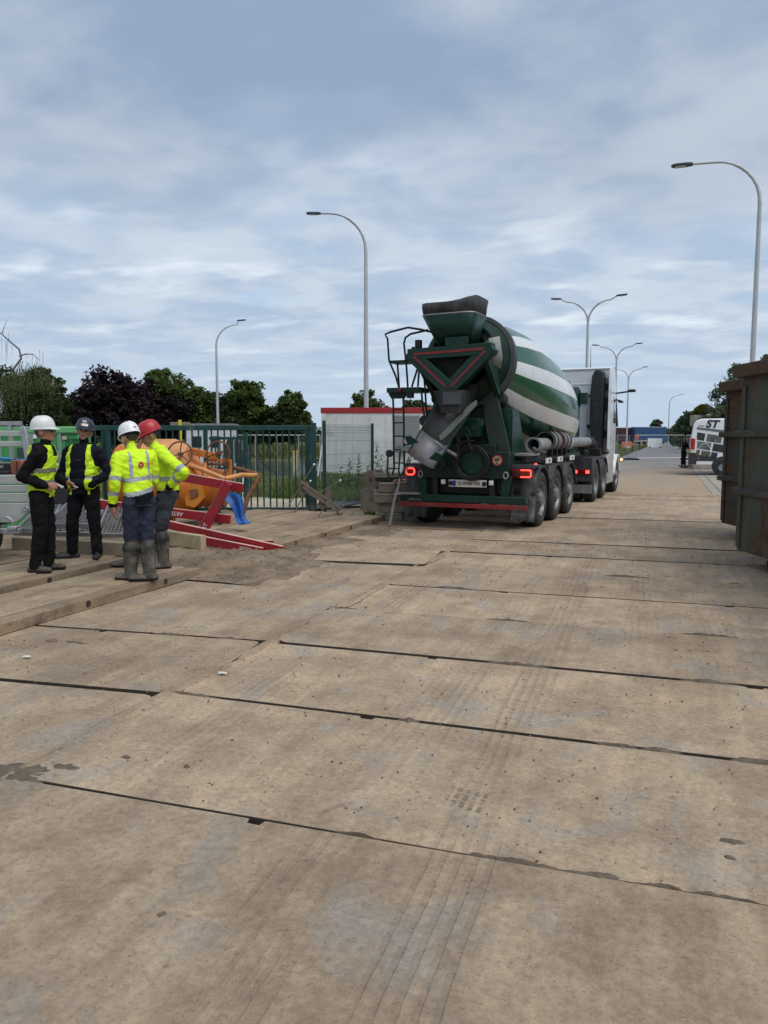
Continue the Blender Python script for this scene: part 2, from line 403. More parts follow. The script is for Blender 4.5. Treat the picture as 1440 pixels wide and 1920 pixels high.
for k in range(-3, 17):
    y0 = Y0+PY*k
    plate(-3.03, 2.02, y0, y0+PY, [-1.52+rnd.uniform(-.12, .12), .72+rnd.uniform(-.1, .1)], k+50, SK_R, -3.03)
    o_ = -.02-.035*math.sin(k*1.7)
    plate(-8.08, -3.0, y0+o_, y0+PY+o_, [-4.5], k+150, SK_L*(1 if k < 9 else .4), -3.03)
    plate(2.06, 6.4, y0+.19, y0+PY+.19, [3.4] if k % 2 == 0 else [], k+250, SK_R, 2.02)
# wet mud squeezed from joints
def mud_strip(x0, x1, y, w, seed, z=.012):
    r = random.Random(seed); n = max(8, int((x1-x0)/.05)); up = []; dn = []
    for i in range(n+1):
        t = i/n; x = x0+(x1-x0)*t; e = math.sin(PI*t)**.5
        a = w*e*(.35+.65*abs(mnoise.noise(Vector((x*11, seed, 0))))*2); b = w*e*(.3+.7*abs(mnoise.noise(Vector((x*13, seed+9, 0))))*2)
        up.append((x, y+a+.004, z)); dn.append((x, y-b-.004, z))
    v = up+dn; k = n+1
    return MB().add(v, [(i, i+1, k+i+1, k+i) for i in range(n)])
mudm = MB()
def blob(cx, cy, rx, ry, seed, n=48, k=8):
    v = [(cx, cy, .016)]
    for j in range(1, k+1):
        for i in range(n):
            a = 2*PI*i/n; q = j/k; e = 1+.6*mnoise.fractal(Vector((math.cos(a)*1.3, math.sin(a)*1.3, seed)), 1.1, 2., 5)
            x = cx+math.cos(a)*rx*q*e; y = cy+math.sin(a)*ry*q*e
            v.append((x, y, .016*(1-q**2.2)-.004*q+.012*mnoise.fractal(Vector((x*22, y*22, seed)), 1., 2., 3)*(1-q*.4)))
    return MB().add(v, [(0, 1+i, 1+(i+1) % n) for i in range(n)]+[(1+j*n+i, 1+(j+1)*n+i, 1+(j+1)*n+(i+1) % n, 1+j*n+(i+1) % n) for j in range(k-1) for i in range(n)])
for i, (x, k, rx, ry) in enumerate(((-.62, 1, .10, .014), (-.45, 1, .12, .022), (-.2, 1, .13, .03), (.02, 1, .09, .018), (.25, 1, .12, .009), (-1.2, 1, .12, .009), (-.2, 2, .12, .018), (.0, 2, .13, .024), (.5, 2, .14, .028), (-1.4, 2, .06, .03), (-2.9, 2, .2, .025), (-3.9, 3, .2, .022), (-3.4, 3, .18, .02), (-1.0, 3, .2, .02), (.3, 3, .2, .024), (-3.0, 4, .2, .03), (-1.3, 4, .25, .02), (.4, 4, .2, .02), (-2.2, 5, .2, .02), (-.4, 6, .25, .02))):
    q = blob(x, joint_y(x, k)+.006, rx, ry, i*3.1+40); mudm.add(q.v, q.f)
for i, (px, py, rx, ry) in enumerate(((40, 1452, .2, .11), (120, 1440, .12, .05), (100, 1203, .1, .05), (140, 1206, .14, .03), (1375, 1580, .05, .025), (305, 1720, .018, .03), (350, 1440, .02, .02), (235, 1422, .05, .02), (1368, 1610, .03, .015))):
    p = G(px, py); q = blob(p.x, p.y, rx, ry, i*3.1); mudm.add(q.v, q.f)
seam = MB()
for i in range(26):
    y = 1.2+i*.9; q = blob(-3.03+.03*math.sin(i*1.9), y, .055+.03*math.sin(i*2.7), .64, i*1.3+90); seam.add(q.v, q.f)
tag(seam.build('seam_dirt', m_plate, smooth=60), 'dry dirt filling the long seam between the two rows of plates', 'dirt', kind='stuff')
tag(mudm.build('wet_mud', m_mud_wet, smooth=60), 'dark wet mud smeared over the joints of the road plates', 'mud', kind='stuff')
# loose stones and crumbs
def stones(name, n, area, size, mat, label, zf, seed):
    r = random.Random(seed); mb = MB()
    for i in range(n):
        x, y = area(r); s = size*(.35+r.random()**3*1.9)*(.75+.11*min(y, 14)); z = zf(x, y); a = r.random()*PI
        ca, sa = math.cos(a), math.sin(a); k = [s*(.6+.6*r.random()) for _ in range(6)]
        loc = [(k[0], 0, s*.25), (-k[1], 0, s*.25), (0, k[2], s*.3), (0, -k[3], s*.25), (r.uniform(-.3, .3)*s, 0, k[4]*.85), (0, 0, -s*.2)]
        mb.add([(x+p[0]*ca-p[1]*sa, y+p[0]*sa+p[1]*ca, z+p[2]) for p in loc], [(4, 0, 2), (4, 2, 1), (4, 1, 3), (4, 3, 0), (5, 2, 0), (5, 1, 2), (5, 3, 1), (5, 0, 3)])
    return tag(mb.build(name, mat, smooth=0, fix=False), label, 'stones', kind='stuff')
def near_area(r):
    y = 1.4+r.random()**1.7*13; return r.uniform(-5.1, 1.2+.02*y), y
m_stone = M('loose_stone', (.27, .22, .17), .9, var=.5, vs=3, world_co=True); m_crumb = M('dark_crumb', (.095, .07, .05), .95, var=.4, vs=4, world_co=True)
stones('gravel', 5200, near_area, .0035, m_stone, 'small pale stones strewn over the muddy road plates', lambda x, y: .006, 3)
stones('mud_crumbs', 4500, near_area, .0038, m_crumb, 'dark crumbs of dried mud lying on the road plates', lambda x, y: .006, 4)

# ------------------------------------------------------------------ left yard
def yard_h(x, y):
    n = mnoise.fractal(Vector((x*1.1, y*1.1, 3)), 1., 2., 5)*.035+mnoise.fractal(Vector((x*4, y*4, 1)), 1., 2., 3)*.012
    mound = .10*math.exp(-(((x+6.05)/1.0)**2+((y-9.0)/.75)**2))+.06*math.exp(-(((x+5.2)/.7)**2+((y-9.0)/.9)**2))
    b = .015 if x > -6.5 else .03
    edge = max(0, min(1, (-4.0-x)/1.1))
    return (b+n+mound*(1+n*9))*edge-.02*(1-edge)
def grid(name, x0, x1, y0, y1, st, hf, mat, parent=None):
    nx = int((x1-x0)/st)+1; ny = int((y1-y0)/st)+1
    v = [(x0+i*st, y0+j*st, hf(x0+i*st, y0+j*st)) for j in range(ny) for i in range(nx)]
    return MB().add(v, [(j*nx+i, j*nx+i+1, (j+1)*nx+i+1, (j+1)*nx+i) for j in range(ny-1) for i in range(nx-1)]).build(name, mat, parent, smooth=80, fix=False)
tag(grid('yard_ground', -9.0, -3.9, 7.6, 16.4, .07, yard_h, m_dirt), kind='structure')
tag(grid('outer_yard_ground', -32, -5.3, 2.0, 16.6, .3, lambda x, y: -.05 if (-9.3 < x < -3.5 and 7.3 < y) else .012+mnoise.fractal(Vector((x*.8, y*.8, 3)), 1., 2., 4)*.03, m_dirt), kind='structure')
stones('yard_clods', 900, lambda r: (r.gauss(-5.7, .8), r.gauss(9.1, .8)), .0065, m_dirt, 'clods of mud churned up between the timber mats', lambda x, y: yard_h(x, y)+.002, 5)

def timber_mat(x0, x1, y0, y1, ztop, n, label, rz=0., th=.11, seed=0):
    r = random.Random(seed); cx, cy = (x0+x1)/2, (y0+y1)/2; w = (x1-x0)/n; lx = y1-y0
    t = thing('timber_mat', label, 'timber mat', (cx, cy, ztop-th), rz, 'timber mats laid beside the plate road')
    for i in range(n):
        x = x0-cx+w*(i+.5); dz = (r.random()-.5)*.012; a = (r.random()-.5)*.12; bb = (r.random()-.5)*.12
        o = MB().box((0, 0, 0), (w-.014, lx+a, th)).build('plank', m_matwood, t, bevel=.012); o.location = (x, bb, th/2+dz); o.rotation_euler = (0, R(r.uniform(-.7, .7)), R(r.uniform(-.2, .2)))
    for k in range(4):
        y = -lx/2+lx*(k+.5)/4
        rr = MB(); s_ = (x1-x0)/2
        rr.lathe([(0, .016), (.004, .016), (.004, .031), (0, .031)], (s_-.002, y, th*.52), (1, 0, 0), 16)
        rr.cyl((-s_+.05, y, th*.52), (s_-.003, y, th*.52), .012, n=8)
        rr.build('tie_rod', M('rusted_rod', (.035, .028, .024), .85), t)
    return t
timber_mat(-6.27, -5.27, 2.85, 7.82, .12, 5, 'muddy timber mat bordering the plates under the boots of the jacket-wearing pair', seed=1)
timber_mat(-7.34, -6.32, 3.4, 8.45, .185, 5, 'muddy timber mat one step above its neighbour under the two men in vests', seed=2, th=.12)
timber_mat(-8.42, -7.40, 2.9, 8.0, .19, 5, 'muddy timber mat under the wheel of the grey trailer', seed=3, th=.12)
timber_mat(-6.3, -5.3, 10.0, 14.35, .12, 5, 'muddy timber mat running up to the stack of beams beside the mixer truck', seed=4, rz=R(-.5))
timber_mat(-7.35, -6.34, 10.35, 14.9, .10, 5, 'muddy timber mat half buried in front of the green gate post', seed=5, rz=R(1.5))
timber_mat(-8.5, -7.45, 10.8, 15.0, .09, 5, 'muddy timber mat in front of the green gate under the blue tarpaulin', seed=6, rz=R(2.))

# ------------------------------------------------------------------ road beyond, verges, pond
road = tag(MB().add([(-3.55, 24.2, -.012), (1.28, 24.2, -.012), (1.28, 100, -.012), (3.2, 200, -.012), (22, 420, -.012), (17, 424, -.012), (-2.0, 205, -.012), (-3.55, 100, -.012)], [tuple(range(8))]).build('road', m_asph, smooth=0), kind='structure')
gutter = tag(MB().box((1.43, 62, -.05), (.28, 75.6, .09)).build('gutter', m_conc), kind='structure')
tag(sheet('wide_yard_road', [(-14, 22.8), (-3.55, 22.8), (-3.55, 58), (-14, 52)], -.02, m_asph), kind='structure')
pav = tag(bpy.data.objects.new('pavement', None), kind='structure'); C.objects.link(pav)
for i in range(2):
    for j in range(14):
        o = MB().box((0, 0, 0), (1.96, 1.97, .1)).build('paving_slab', m_conc, pav, bevel=.006); o.location = (2.57+2*i, 25.8+2*j, -.05+rnd.uniform(-.008, .008)); o.rotation_euler = (R(rnd.uniform(-.3, .3)), 0, 0)
tag(sheet('sand_strip', [G(150, 958)-AHEAD*.6, G(700, 950)-AHEAD*.2, G(700, 936), G(480, 936), G(150, 939)], .045, m_sand), kind='structure')
wm = bpy.data.materials.new('pond_water'); wm.use_nodes = True
def water():
    N = wm.node_tree.nodes; L = wm.node_tree.links; b = N['Principled BSDF']; b.inputs['Base Color'].default_value = (.07, .085, .085, 1); b.inputs['Roughness'].default_value = .12; b.inputs['IOR'].default_value = 1.33
    g = N.new('ShaderNodeNewGeometry'); t = N.new('ShaderNodeTexNoise'); t.inputs['Scale'].default_value = 2.2; t.inputs['Detail'].default_value = 5; L.new(g.outputs['Position'], t.inputs['Vector'])
    bp = N.new('ShaderNodeBump'); bp.inputs['Strength'].default_value = .6; bp.inputs['Distance'].default_value = .06; L.new(t.outputs['Fac'], bp.inputs['Height']); L.new(bp.outputs[0], b.inputs['Normal'])
water()
pa, pb = G(330, 893, -.06), G(640, 893, -.06); pc, pd = G(700, 861, -.06), G(250, 861, -.06)
tag(sheet('pond', [pa+RIGHT*-9, pb+RIGHT*3, pc, pd+RIGHT*-14], -.06, wm), kind='structure')
tag(sheet('near_bank', [G(120, 938), G(730, 938), G(760, 894), G(100, 894)], .02, m_grassg), kind='structure')
fb = MB()
for i in range(31):
    for j, (dd, zz) in enumerate(((55.5, -.08), (58, .35), (64, .9), (80, 1.1))):
        p = AHEAD*(dd+mnoise.noise(Vector((i*.6, j, 0)))*1.2)+RIGHT*(-48+i*1.6); fb.v.append((p.x, p.y, zz+.2*mnoise.noise(Vector((i*.5, j*2, 5)))))
fb.f = [(i*4+j, (i+1)*4+j, (i+1)*4+j+1, i*4+j+1) for i in range(30) for j in range(3)]; fb.m = [0]*len(fb.f)
tag(fb.build('far_bank', m_grassg, smooth=80), kind='structure')

# ------------------------------------------------------------------ grass and weeds
def leafmat(name, a, b, trans=.25):
    m = bpy.data.materials.new(name); m.use_nodes = True; nt = m.node_tree; N = nt.nodes; L = nt.links; p = N['Principled BSDF']
    g = N.new('ShaderNodeNewGeometry'); mx = N.new('ShaderNodeMix'); mx.data_type = 'RGBA'; mx.inputs[6].default_value = (*a, 1); mx.inputs[7].default_value = (*b, 1)
    L.new(g.outputs['Random Per Island'], mx.inputs[0]); L.new(mx.outputs[2], p.inputs['Base Color']); p.inputs['Roughness'].default_value = .65; p.inputs['Specular IOR Level'].default_value = .25
    tr = N.new('ShaderNodeBsdfTranslucent'); L.new(mx.outputs[2], tr.inputs[0]); ms = N.new('ShaderNodeMixShader'); ms.inputs[0].default_value = trans
    L.new(p.outputs[0], ms.inputs[1]); L.new(tr.outputs[0], ms.inputs[2]); L.new(ms.outputs[0], N['Material Output'].inputs[0]); return m
m_blade = leafmat('grass_blade', (.055, .10, .02), (.16, .19, .05)); m_dry = leafmat('dry_blade', (.20, .18, .08), (.12, .15, .04))
def grass(name, label, pts, hmin, hmax, mat, w=.02, seed=1):
    r = random.Random(seed); mb = MB()
    for (x, y, z) in pts:
        a = r.random()*2*PI; h = r.uniform(hmin, hmax); l = h*r.uniform(.1, .5); dx, dy = math.cos(a), math.sin(a)
        mb.add([(x-dy*w, y+dx*w, z), (x+dy*w, y-dx*w, z), (x+dx*l*.4+dy*w*.7, y+dy*l*.4-dx*w*.7, z+h*.6), (x+dx*l, y+dy*l, z+h)], [(0, 1, 2), (0, 2, 3)])
    return tag(mb.build(name, mat, smooth=0, fix=False), label, 'grass', kind='stuff')
def scatter(n, a, b, c, d, seed, z=0., clump=2.):
    r = random.Random(seed); o = []
    while len(o) < n:
        u, v = r.random(), r.random(); p = (a*(1-u)+b*u)*(1-v)+(d*(1-u)+c*u)*v
        if mnoise.noise(Vector((p.x*clump, p.y*clump, seed)))+.35 > r.random()*.8: o.append((p.x, p.y, z))
    return o
grass('grass', 'green grass growing behind the mesh fence and gate', scatter(15000, G(500, 937), G(700, 948), G(790, 897), G(590, 894), 5, .02, .8), .10, .32, m_blade, .014, 2)
grass('bank_grass', 'rough yellowish grass along the near bank of the pond', scatter(12000, G(100, 935), G(600, 932), G(640, 892), G(60, 892), 8, .02, .5), .06, .2, m_dry, .02, 4)
grass('far_bank_grass', 'rough dark vegetation along the far bank of the pond', [(AHEAD*rnd.uniform(56, 62)+RIGHT*rnd.uniform(-34, -4)+Vector((0, 0, .2)))[:] for _ in range(4000)], .3, 1.1, m_dry, .06, 6)
grass('verge_grass', 'long grass on the verge behind the temporary fence', scatter(7000, Vector((-8, 56, 0)), Vector((-3.6, 56, 0)), Vector((-3.0, 130, 0)), Vector((-9, 130, 0)), 9, -.1, .3), .2, .6, m_blade, .05, 7)
grass('pavement_grass', 'low grass beside the skip and the pavement', scatter(1500, Vector((1.7, 24.3, 0)), Vector((3.4, 24.3, 0)), Vector((3.2, 26.3, 0)), Vector((1.9, 26, 0)), 11, -.03, 2), .05, .16, m_blade, .012, 8)
def weed(base, h, seed, label):
    r = random.Random(seed); t = thing('weed', label, 'weed', base, 0, 'tall weeds by the mesh fence')
    MB().tube([(0, 0, 0), (r.uniform(-.03, .03), r.uniform(-.03, .03), h*.5), (r.uniform(-.06, .06), 0, h)], [.008, .006, .003], 5).build('stem', M('weed_stem', (.12, .15, .05), .8), t)
    mb = MB()
    for i in range(int(70*h)):
        z = h*(.12+.88*r.random()); a = r.random()*2*PI; l = .24*(1.2-z/h)+.05; d = Vector((math.cos(a), math.sin(a), r.uniform(-.2, .7))).normalized(); s = d.cross(Vector((0, 0, 1))).normalized()*l*.18; p = Vector((0, 0, z))
        mb.add([p, p+d*l*.5+s, p+d*l, p+d*l*.5-s], [(0, 1, 2, 3)])
    mb.build('foliage', m_blade, t, smooth=0, fix=False)
for i, (px, py, h) in enumerate(((655, 926, 1.15), (672, 925, 1.2), (640, 926, .8), (690, 924, .9), (706, 922, 1.5), (716, 922, 1.2), (727, 922, .85), (620, 930, .6), (683, 930, .55))):
    weed(G(px, py, .02), h*rnd.uniform(.9, 1.05), i, 'tall leafy green weed growing by the mesh fence')
tuft = MB(); tb = G(693, 968, .01)
for i in range(40):
    a = i*2.4; l = .1+.08*((i*7) % 5)/5; d = Vector((math.cos(a)*.6, math.sin(a)*.6, 1)).normalized(); s = Vector((-math.sin(a), math.cos(a), 0))*.016
    p = tb+Vector((math.cos(i)*.08, math.sin(i*1.7)*.08, 0)); tuft.add([p-s*.4, p+s*.4, p+d*l*.6+s, p+d*l, p+d*l*.6-s], [(0, 1, 2, 3, 4)])
tag(tuft.build('weed_tuft', m_blade, smooth=0, fix=False), 'low broad-leaved weed tuft in front of the stack of beams', 'weed')

# ------------------------------------------------------------------ gate and fences
m_green = M('gate_green_paint', (.006, .048, .044), .45, var=.2, dirt=.15, dcol=(.12, .12, .09), bump=.05)
m_dkpost = M('dark_green_post', (.010, .035, .035), .5)
m_galv = M('galvanised_steel', (.42, .43, .44), .45, metal=.75, var=.15, vs=12)
m_wire = M('fence_wire', (.10, .15, .145), .5, metal=.2); m_wireg = M('galvanised_wire', (.42, .44, .44), .5, metal=.4)
def gate():
    D = 17.0; x0, x1 = 165, 578
    o0 = AT(x1, 818, D); base = Vector((o0.x, o0.y, 0)); u = -RIGHT     # runs to the left of the post
    L = (x1-x0)/FPX*D
    t = thing('sliding_gate', 'dark green steel sliding gate with vertical bars in front of the pond', 'gate', base)
    P = lambda s, z, d=0.: u*s+AHEAD*d+Vector((0, 0, z))
    MB().bar(P(0, 1.885), P(L, 1.885), .07, .11).build('top_rail', m_green, t, bevel=.006)
    MB().bar(P(0, .105), P(L, .105), .08, .05).build('bottom_rail', m_green, t, bevel=.006)
    for s in (0.03, (x1-386)/FPX*D, (x1-205)/FPX*D):
        MB().bar(P(s, .1), P(s, 1.83), .075, .075).build('stile', m_green, t, bevel=.006)
    me = MB().bar((0, 0, .13), (0, 0, 1.83), .026, .026).mesh('bar', m_green)
    n = int(L/.142)
    for i in range(1, n+1):
        inst('bar', me, t, P(i*.142, 0))
    MB().tube([P((x1-458)/FPX*D, 1.45, .05), P((x1-517)/FPX*D, .86, .05)], .011, 6).build('brace_cable', M('black_cable', (.015, .015, .016), .7), t)
    return base
gbase = gate()
def post(px0, px1, py, ptop, D, label, mat=None, name='gate_post', cat='post'):
    w = (px1-px0)/FPX*D; c = AT((px0+px1)/2, py, D); top = AT(px0, ptop, D).z
    t = thing(name, label, cat, (c.x, c.y, 0), YAW)
    MB().box((0, 0, top/2+.0), (w, w*.9, top)).build('shaft', mat or m_green, t, bevel=.006)
    MB().box((0, 0, top+.006), (w*1.06, w*.96, .014)).build('cap', mat or m_green, t)
    return t
gp_ = post(583, 594, 960, 794, 16.95, 'thick square green gate post at the closing end of the sliding gate')
MB().box((-.07, 0, 1.86), (.05, .05, .09)).build('latch_keeper', M('dark_steel', (.03, .03, .032), .5, metal=.6), gp_)
MB().bar((-.085, .0, .05), (-.085, .0, 1.85), .05, .05).build('guide_post', m_green, gp_)
post(196, 207, 960, 800, 17.3, 'square green fence post behind the men in yellow jackets')
# inner gate further back
def inner():
    D = 19.3; t = thing('inner_fence', 'short dark green picket fence set back behind the sliding gate', 'fence', AT(392, 818, D).xy.to_3d())
    L = (460-392)/FPX*D; me = MB().bar((0, 0, 0), (0, 0, 1.62), .028, .028).mesh('picket', m_green)
    MB().bar(RIGHT*0+Vector((0, 0, 1.65)), RIGHT*L+Vector((0, 0, 1.65)), .05, .07).build('top_rail', m_green, t)
    for i in range(9): inst('picket', me, t, RIGHT*(.05+i*.105))
    MB().bar(RIGHT*L, RIGHT*L+Vector((0, 0, 1.8)), .09, .09).build('end_post', m_green, t)
inner()
# welded mesh panel between two posts
pA = AT(609, 818, 16.75).xy.to_3d(); pB = AT(698, 818, 18.7).xy.to_3d()
post(605.5, 612, 962, 790, 16.75, 'dark square post at the gate end of the welded mesh panel', m_dkpost, 'fence_post')
post(695.5, 701, 947, 795, 18.7, 'dark square post between the mesh panel and the chain link', m_dkpost, 'fence_post')
def mesh_panel():
    t = thing('mesh_panel', 'welded green wire mesh fence panel between two dark posts', 'fence panel', pA); v = pB-pA; L = v.length; u = v.normalized(); nrm = Vector((-u.y, u.x, 0))
    mv = MB(); n = int(L/.05)
    for i in range(1, n): mv.cyl(u*(i*.05)+Vector((0, 0, .06)), u*(i*.05)+Vector((0, 0, 1.97)), .0038, n=4, caps=False)
    tag(mv.build('vertical_wires', m_wire, t), kind='stuff')
    me = None
    for z in (.12, .3, .36, .42, .72, 1.0, 1.06, 1.3, 1.6, 1.78, 1.84, 1.9):
        MB().cyl(u*.03+Vector((0, 0, z)), u*(L-.03)+Vector((0, 0, z)), .0038, n=5).build('horizontal_wire', m_wire, t)
mesh_panel()
def chain_link():
    a = pB; b = AT(800, 818, 19.4).xy.to_3d(); t = thing('chain_link_fence', 'grey chain link fence in front of the white site cabin', 'fence', a); v = b-a; L = v.length; u = v.normalized()
    mb = MB(); s = .055; H_ = 1.68; nz = int(H_/s)
    for i in range(int(L/s)+1):
        for sg in (-1, 1):
            pts = [u*(i*s+(s/2 if (k % 2 == 0) else -s/2)*sg)+Vector((-u.y, u.x, 0))*(.003*sg)+Vector((0, 0, .03+k*s)) for k in range(nz)]
            mb.tube(pts, .0034, 3, caps=False)
    tag(mb.build('link_wire', m_wireg, t, smooth=0, fix=False), kind='stuff')
    for z in (.05, .85, 1.66): MB().cyl(Vector((0, 0, z)), u*L+Vector((0, 0, z)), .003, n=5).build('tension_wire', m_wireg, t)
chain_link()

# ------------------------------------------------------------------ site cabin
m_white = M('cabin_white', (.62, .63, .62), .55, var=.08, vs=2, dirt=.3, dcol=(.38, .38, .35), ds=1.5); m_red = M('red_fascia', (.33, .018, .02), .45, var=.12)
def cabin():
    D = 31.; p = AT(603, 818, D); t = thing('site_cabin', 'white portable site cabin with red roof edge behind the fences', 'cabin', (p.x, p.y, 0), YAW+R(-1.2))
    w, d, h = 6.0, 2.45, 2.52
    MB().box((w/2, d/2, h/2+.1), (w, d, h)).build('wall', m_white, t, bevel=.01)
    MB().box((w/2, d/2, h+.21), (w+.06, d+.06, .22)).build('roof_edge', m_red, t, bevel=.01)
    MB().box((.09, -.011, h/2+.1), (.16, .03, h-.02)).build('corner_trim', m_white, t, bevel=.004)
    for i in range(8): MB().box((.6+i*.66, -.004, h/2+.1), (.012, .012, h-.1)).build('panel_joint', M('cabin_joint', (.45, .46, .46), .6), t)
    wn = MB().box((3.42, -.02, 1.82), (1.02, .05, 1.42)).build('window', M('shutter_grey', (.20, .21, .225), .55, var=.06), t, bevel=.006)
    for i in range(16): MB().box((3.42, -.05, 1.16+i*.088), (.9, .012, .07)).build('shutter_slat', M('shutter_slat_grey', (.235, .245, .26), .5, var=.06), wn)
    MB().box((3.25, -.12, 1.24), (.38, .2, .3)).build('vent_box', M('vent_grey', (.12, .125, .135), .6), t, bevel=.01)
    for x in (.4, 3, 5.6): MB().box((x, .3, .05), (.25, .4, .1)).build('foot_block', m_conc, t)
cabin()

# ------------------------------------------------------------------ street lamps
m_pole = M('lamp_pole_grey', (.46, .48, .50), .5, metal=.25, var=.08, vs=3, dirt=.05, dcol=(.2, .19, .18)); m_lhead = M('lamp_head', (.055, .06, .07), .4)
def street_lamp(base, h, arms, label, reach=1.75, rise=1.3, r0=.105, lift=.12, group='street lamps'):
    t = thing('street_lamp', label, 'street lamp', base, 0, group)
    hz = h-rise-(lift if len(arms) else 0)
    MB().cyl((0, 0, -.1), (0, 0, hz*.3), r0, r0*.86, 14).cyl((0, 0, hz*.3), (0, 0, hz), r0*.86, r0*.58, 14).build('pole', m_pole, t)
    MB().box((0, -r0*.93, .75), (.09, .02, .35)).build('service_door', m_pole, t, bevel=.004)
    for d in arms:
        d = Vector(d).normalized(); pts = [Vector((0, 0, hz-.03))]
        for i in range(1, 9):
            a = R(90*i/8); k = rise
            pts.append(d*(1-math.cos(a))*rise*1.0+Vector((0, 0, hz+math.sin(a)*rise)))
        e = pts[-1]+d*max(.05, (reach-rise))+Vector((0, 0, lift)); pts.append(e)
        rr = r0*.56
        a_ = MB().tube(pts, [rr]*2+[rr*.85]*4+[rr*.6]*4, 10).build('arm', m_pole, t)
        e0 = e-d*.05; side = Vector((-d.y, d.x, 0)); up = Vector((0, 0, 1)); dd = (d+up*lift*.35).normalized()
        hd = MB().prism([(0, -.09), (.18, -.14), (.52, -.13), (.62, -.05), (.62, .05), (.52, .13), (.18, .14), (0, .09)], e0-up*.035, dd, side, up*.075).build('lamp_head', m_lhead, t, bevel=.018)
        MB().prism([(.2, -.1), (.5, -.09), (.5, .09), (.2, .1)], e0-up*.052, dd, side, up*.02).build('lens', M('lamp_lens', (.55, .58, .6), .2), hd)
    return t
X = Vector((1, 0, 0))
street_lamp(AT(684, 818, 31.8).xy.to_3d()+AHEAD*2.6, 11.3, [-RIGHT], 'tall single-arm street lamp rising behind the white site cabin', 2.0, 1.55, .13, .0)
street_lamp(AT(409, 818, 55.5).xy.to_3d(), 9.9, [RIGHT*.9+AHEAD*.2], 'single-arm street lamp among the trees beyond the green gate', 1.5, 1.5, .125, .3)
street_lamp((2.34, 26.1, 0), 9.95, [-X], 'tall single-arm street lamp standing behind the rusty skips', 1.95, 1.3, .10, .02)
street_lamp((-4.6, 47.1, 0), 9.75, [-X, X], 'double-arm street lamp just behind the white truck cab', 1.6, 1.25, .12, .2)
street_lamp((-4.5, 72.2, 0), 9.8, [-X, X], 'double-arm street lamp in front of the dark red trailer', 1.6, 1.25, .12, .2)
street_lamp((-4.6, 96.7, 0), 9.8, [-X, X], 'double-arm street lamp farthest along the verge', 1.6, 1.25, .12, .2)
street_lamp((.1, 163.6, 0), 9.9, [X], 'distant single-arm street lamp beside the blue trailer', 2.0, 1.6, .14, .2)

# ------------------------------------------------------------------ trees
m_bark = M('bark', (.085, .065, .05), .9, var=.35, vs=6, bump=.6, bs=20)
m_leafA = leafmat('leaf_green', (.04, .075, .016), (.115, .15, .035)); m_leafB = leafmat('leaf_dark', (.022, .045, .014), (.065, .092, .026))
m_leafP = leafmat('leaf_copper', (.012, .008, .013), (.045, .027, .032)); m_leafW = leafmat('leaf_willow', (.06, .085, .028), (.13, .15, .06)); m_leafS = leafmat('leaf_silver', (.055, .085, .045), (.12, .15, .085)); m_leafY = leafmat('leaf_yellow', (.11, .12, .012), (.06, .085, .012))
def leaf_cloud(mb, c, r, n, ls, rr, squash=.8):
    for _ in range(n):
        d = Vector((rr.gauss(0, 1), rr.gauss(0, 1), rr.gauss(0, 1))).normalized()*r*rr.random()**.45; p = c+Vector((d.x, d.y, d.z*squash))
        a = Vector((rr.gauss(0, 1), rr.gauss(0, 1), rr.gauss(0, .6))).normalized(); b = a.cross(Vector((rr.gauss(0, 1), rr.gauss(0, 1), rr.gauss(0, 1)))).normalized(); s = ls*rr.uniform(.6, 1.3)
        mb.add([p-a*s, p+b*s*.5, p+a*s, p-b*s*.5], [(0, 1, 2, 3)])
def tree(name, label, cat, base, h, lobes, mats, n, ls, seed, trunk_r=.22, group=None, limbs=7, fine=1.):
    """lobes: (dx, dz_centre, rx, rz, material index) in metres from the foot, dx along the picture plane"""
    rr = random.Random(seed); t = thing(name, label, cat, base, 0, group)
    tk = MB(); th = h*.45
    tk.tube([(0, 0, -.2), (rr.uniform(-.1, .1), 0, th*.4), (rr.uniform(-.2, .2), rr.uniform(-.2, .2), th)], [trunk_r, trunk_r*.75, trunk_r*.5], 9)
    crown = [MB() for _ in mats]; tot = sum(l[2]**2*l[3] for l in lobes)
    for dx, cz, rx, rz, mi in lobes:
        cc = RIGHT*dx+Vector((0, 0, cz)); tk.tube([(0, 0, th*.75), tuple((cc*.55+Vector((0, 0, th*.4)))), tuple(cc)], [trunk_r*.4, trunk_r*.25, .03], 6)
        k = max(8, int(1.7*n*(rx*rx*rz)/tot/90)); per = 90
        for i in range(k):
            d = Vector((rr.gauss(0, 1), rr.gauss(0, 1), rr.gauss(0, 1))).normalized(); q = rr.random()**.35
            pos = cc+RIGHT*d.x*rx*q+AHEAD*d.y*rx*.9*q+Vector((0, 0, d.z*rz*q)); pos.z = max(pos.z, .5)
            leaf_cloud(crown[mi], pos, min(rx, rz)*rr.uniform(.20, .46)*fine, per, ls, rr)
            if i % 3 == 0: tk.tube([tuple(cc*.8), tuple((cc+pos)*.5), tuple(pos)], [.05, .03, .012], 4, caps=False)
    tk.build('trunk', m_bark, t, smooth=60)
    for c_, m_ in zip(crown, mats):
        if c_.f: c_.build('crown', m_, t, smooth=0, fix=False)
    return t
def tbase(px, D, z=.3): p = AT(px, 818, D); return Vector((p.x, p.y, z))
S = 60/FPX
tree('copper_beech', 'dark purple copper beech with loose spiky top beyond the green gate', 'tree', tbase(215, 58), 7.6, [(-.2, 4.4, 2.0, 2.0, 0), (-1.8, 3.3, 2.0, 1.6, 0), (1.6, 3.6, 1.7, 1.8, 0), (-.7, 6.0, .9, .8, 0), (.9, 2.0, 2.6, 1.4, 0), (-2.4, 2.0, 1.6, 1.3, 0)], [m_leafP], 15000, .17, 1, .28)
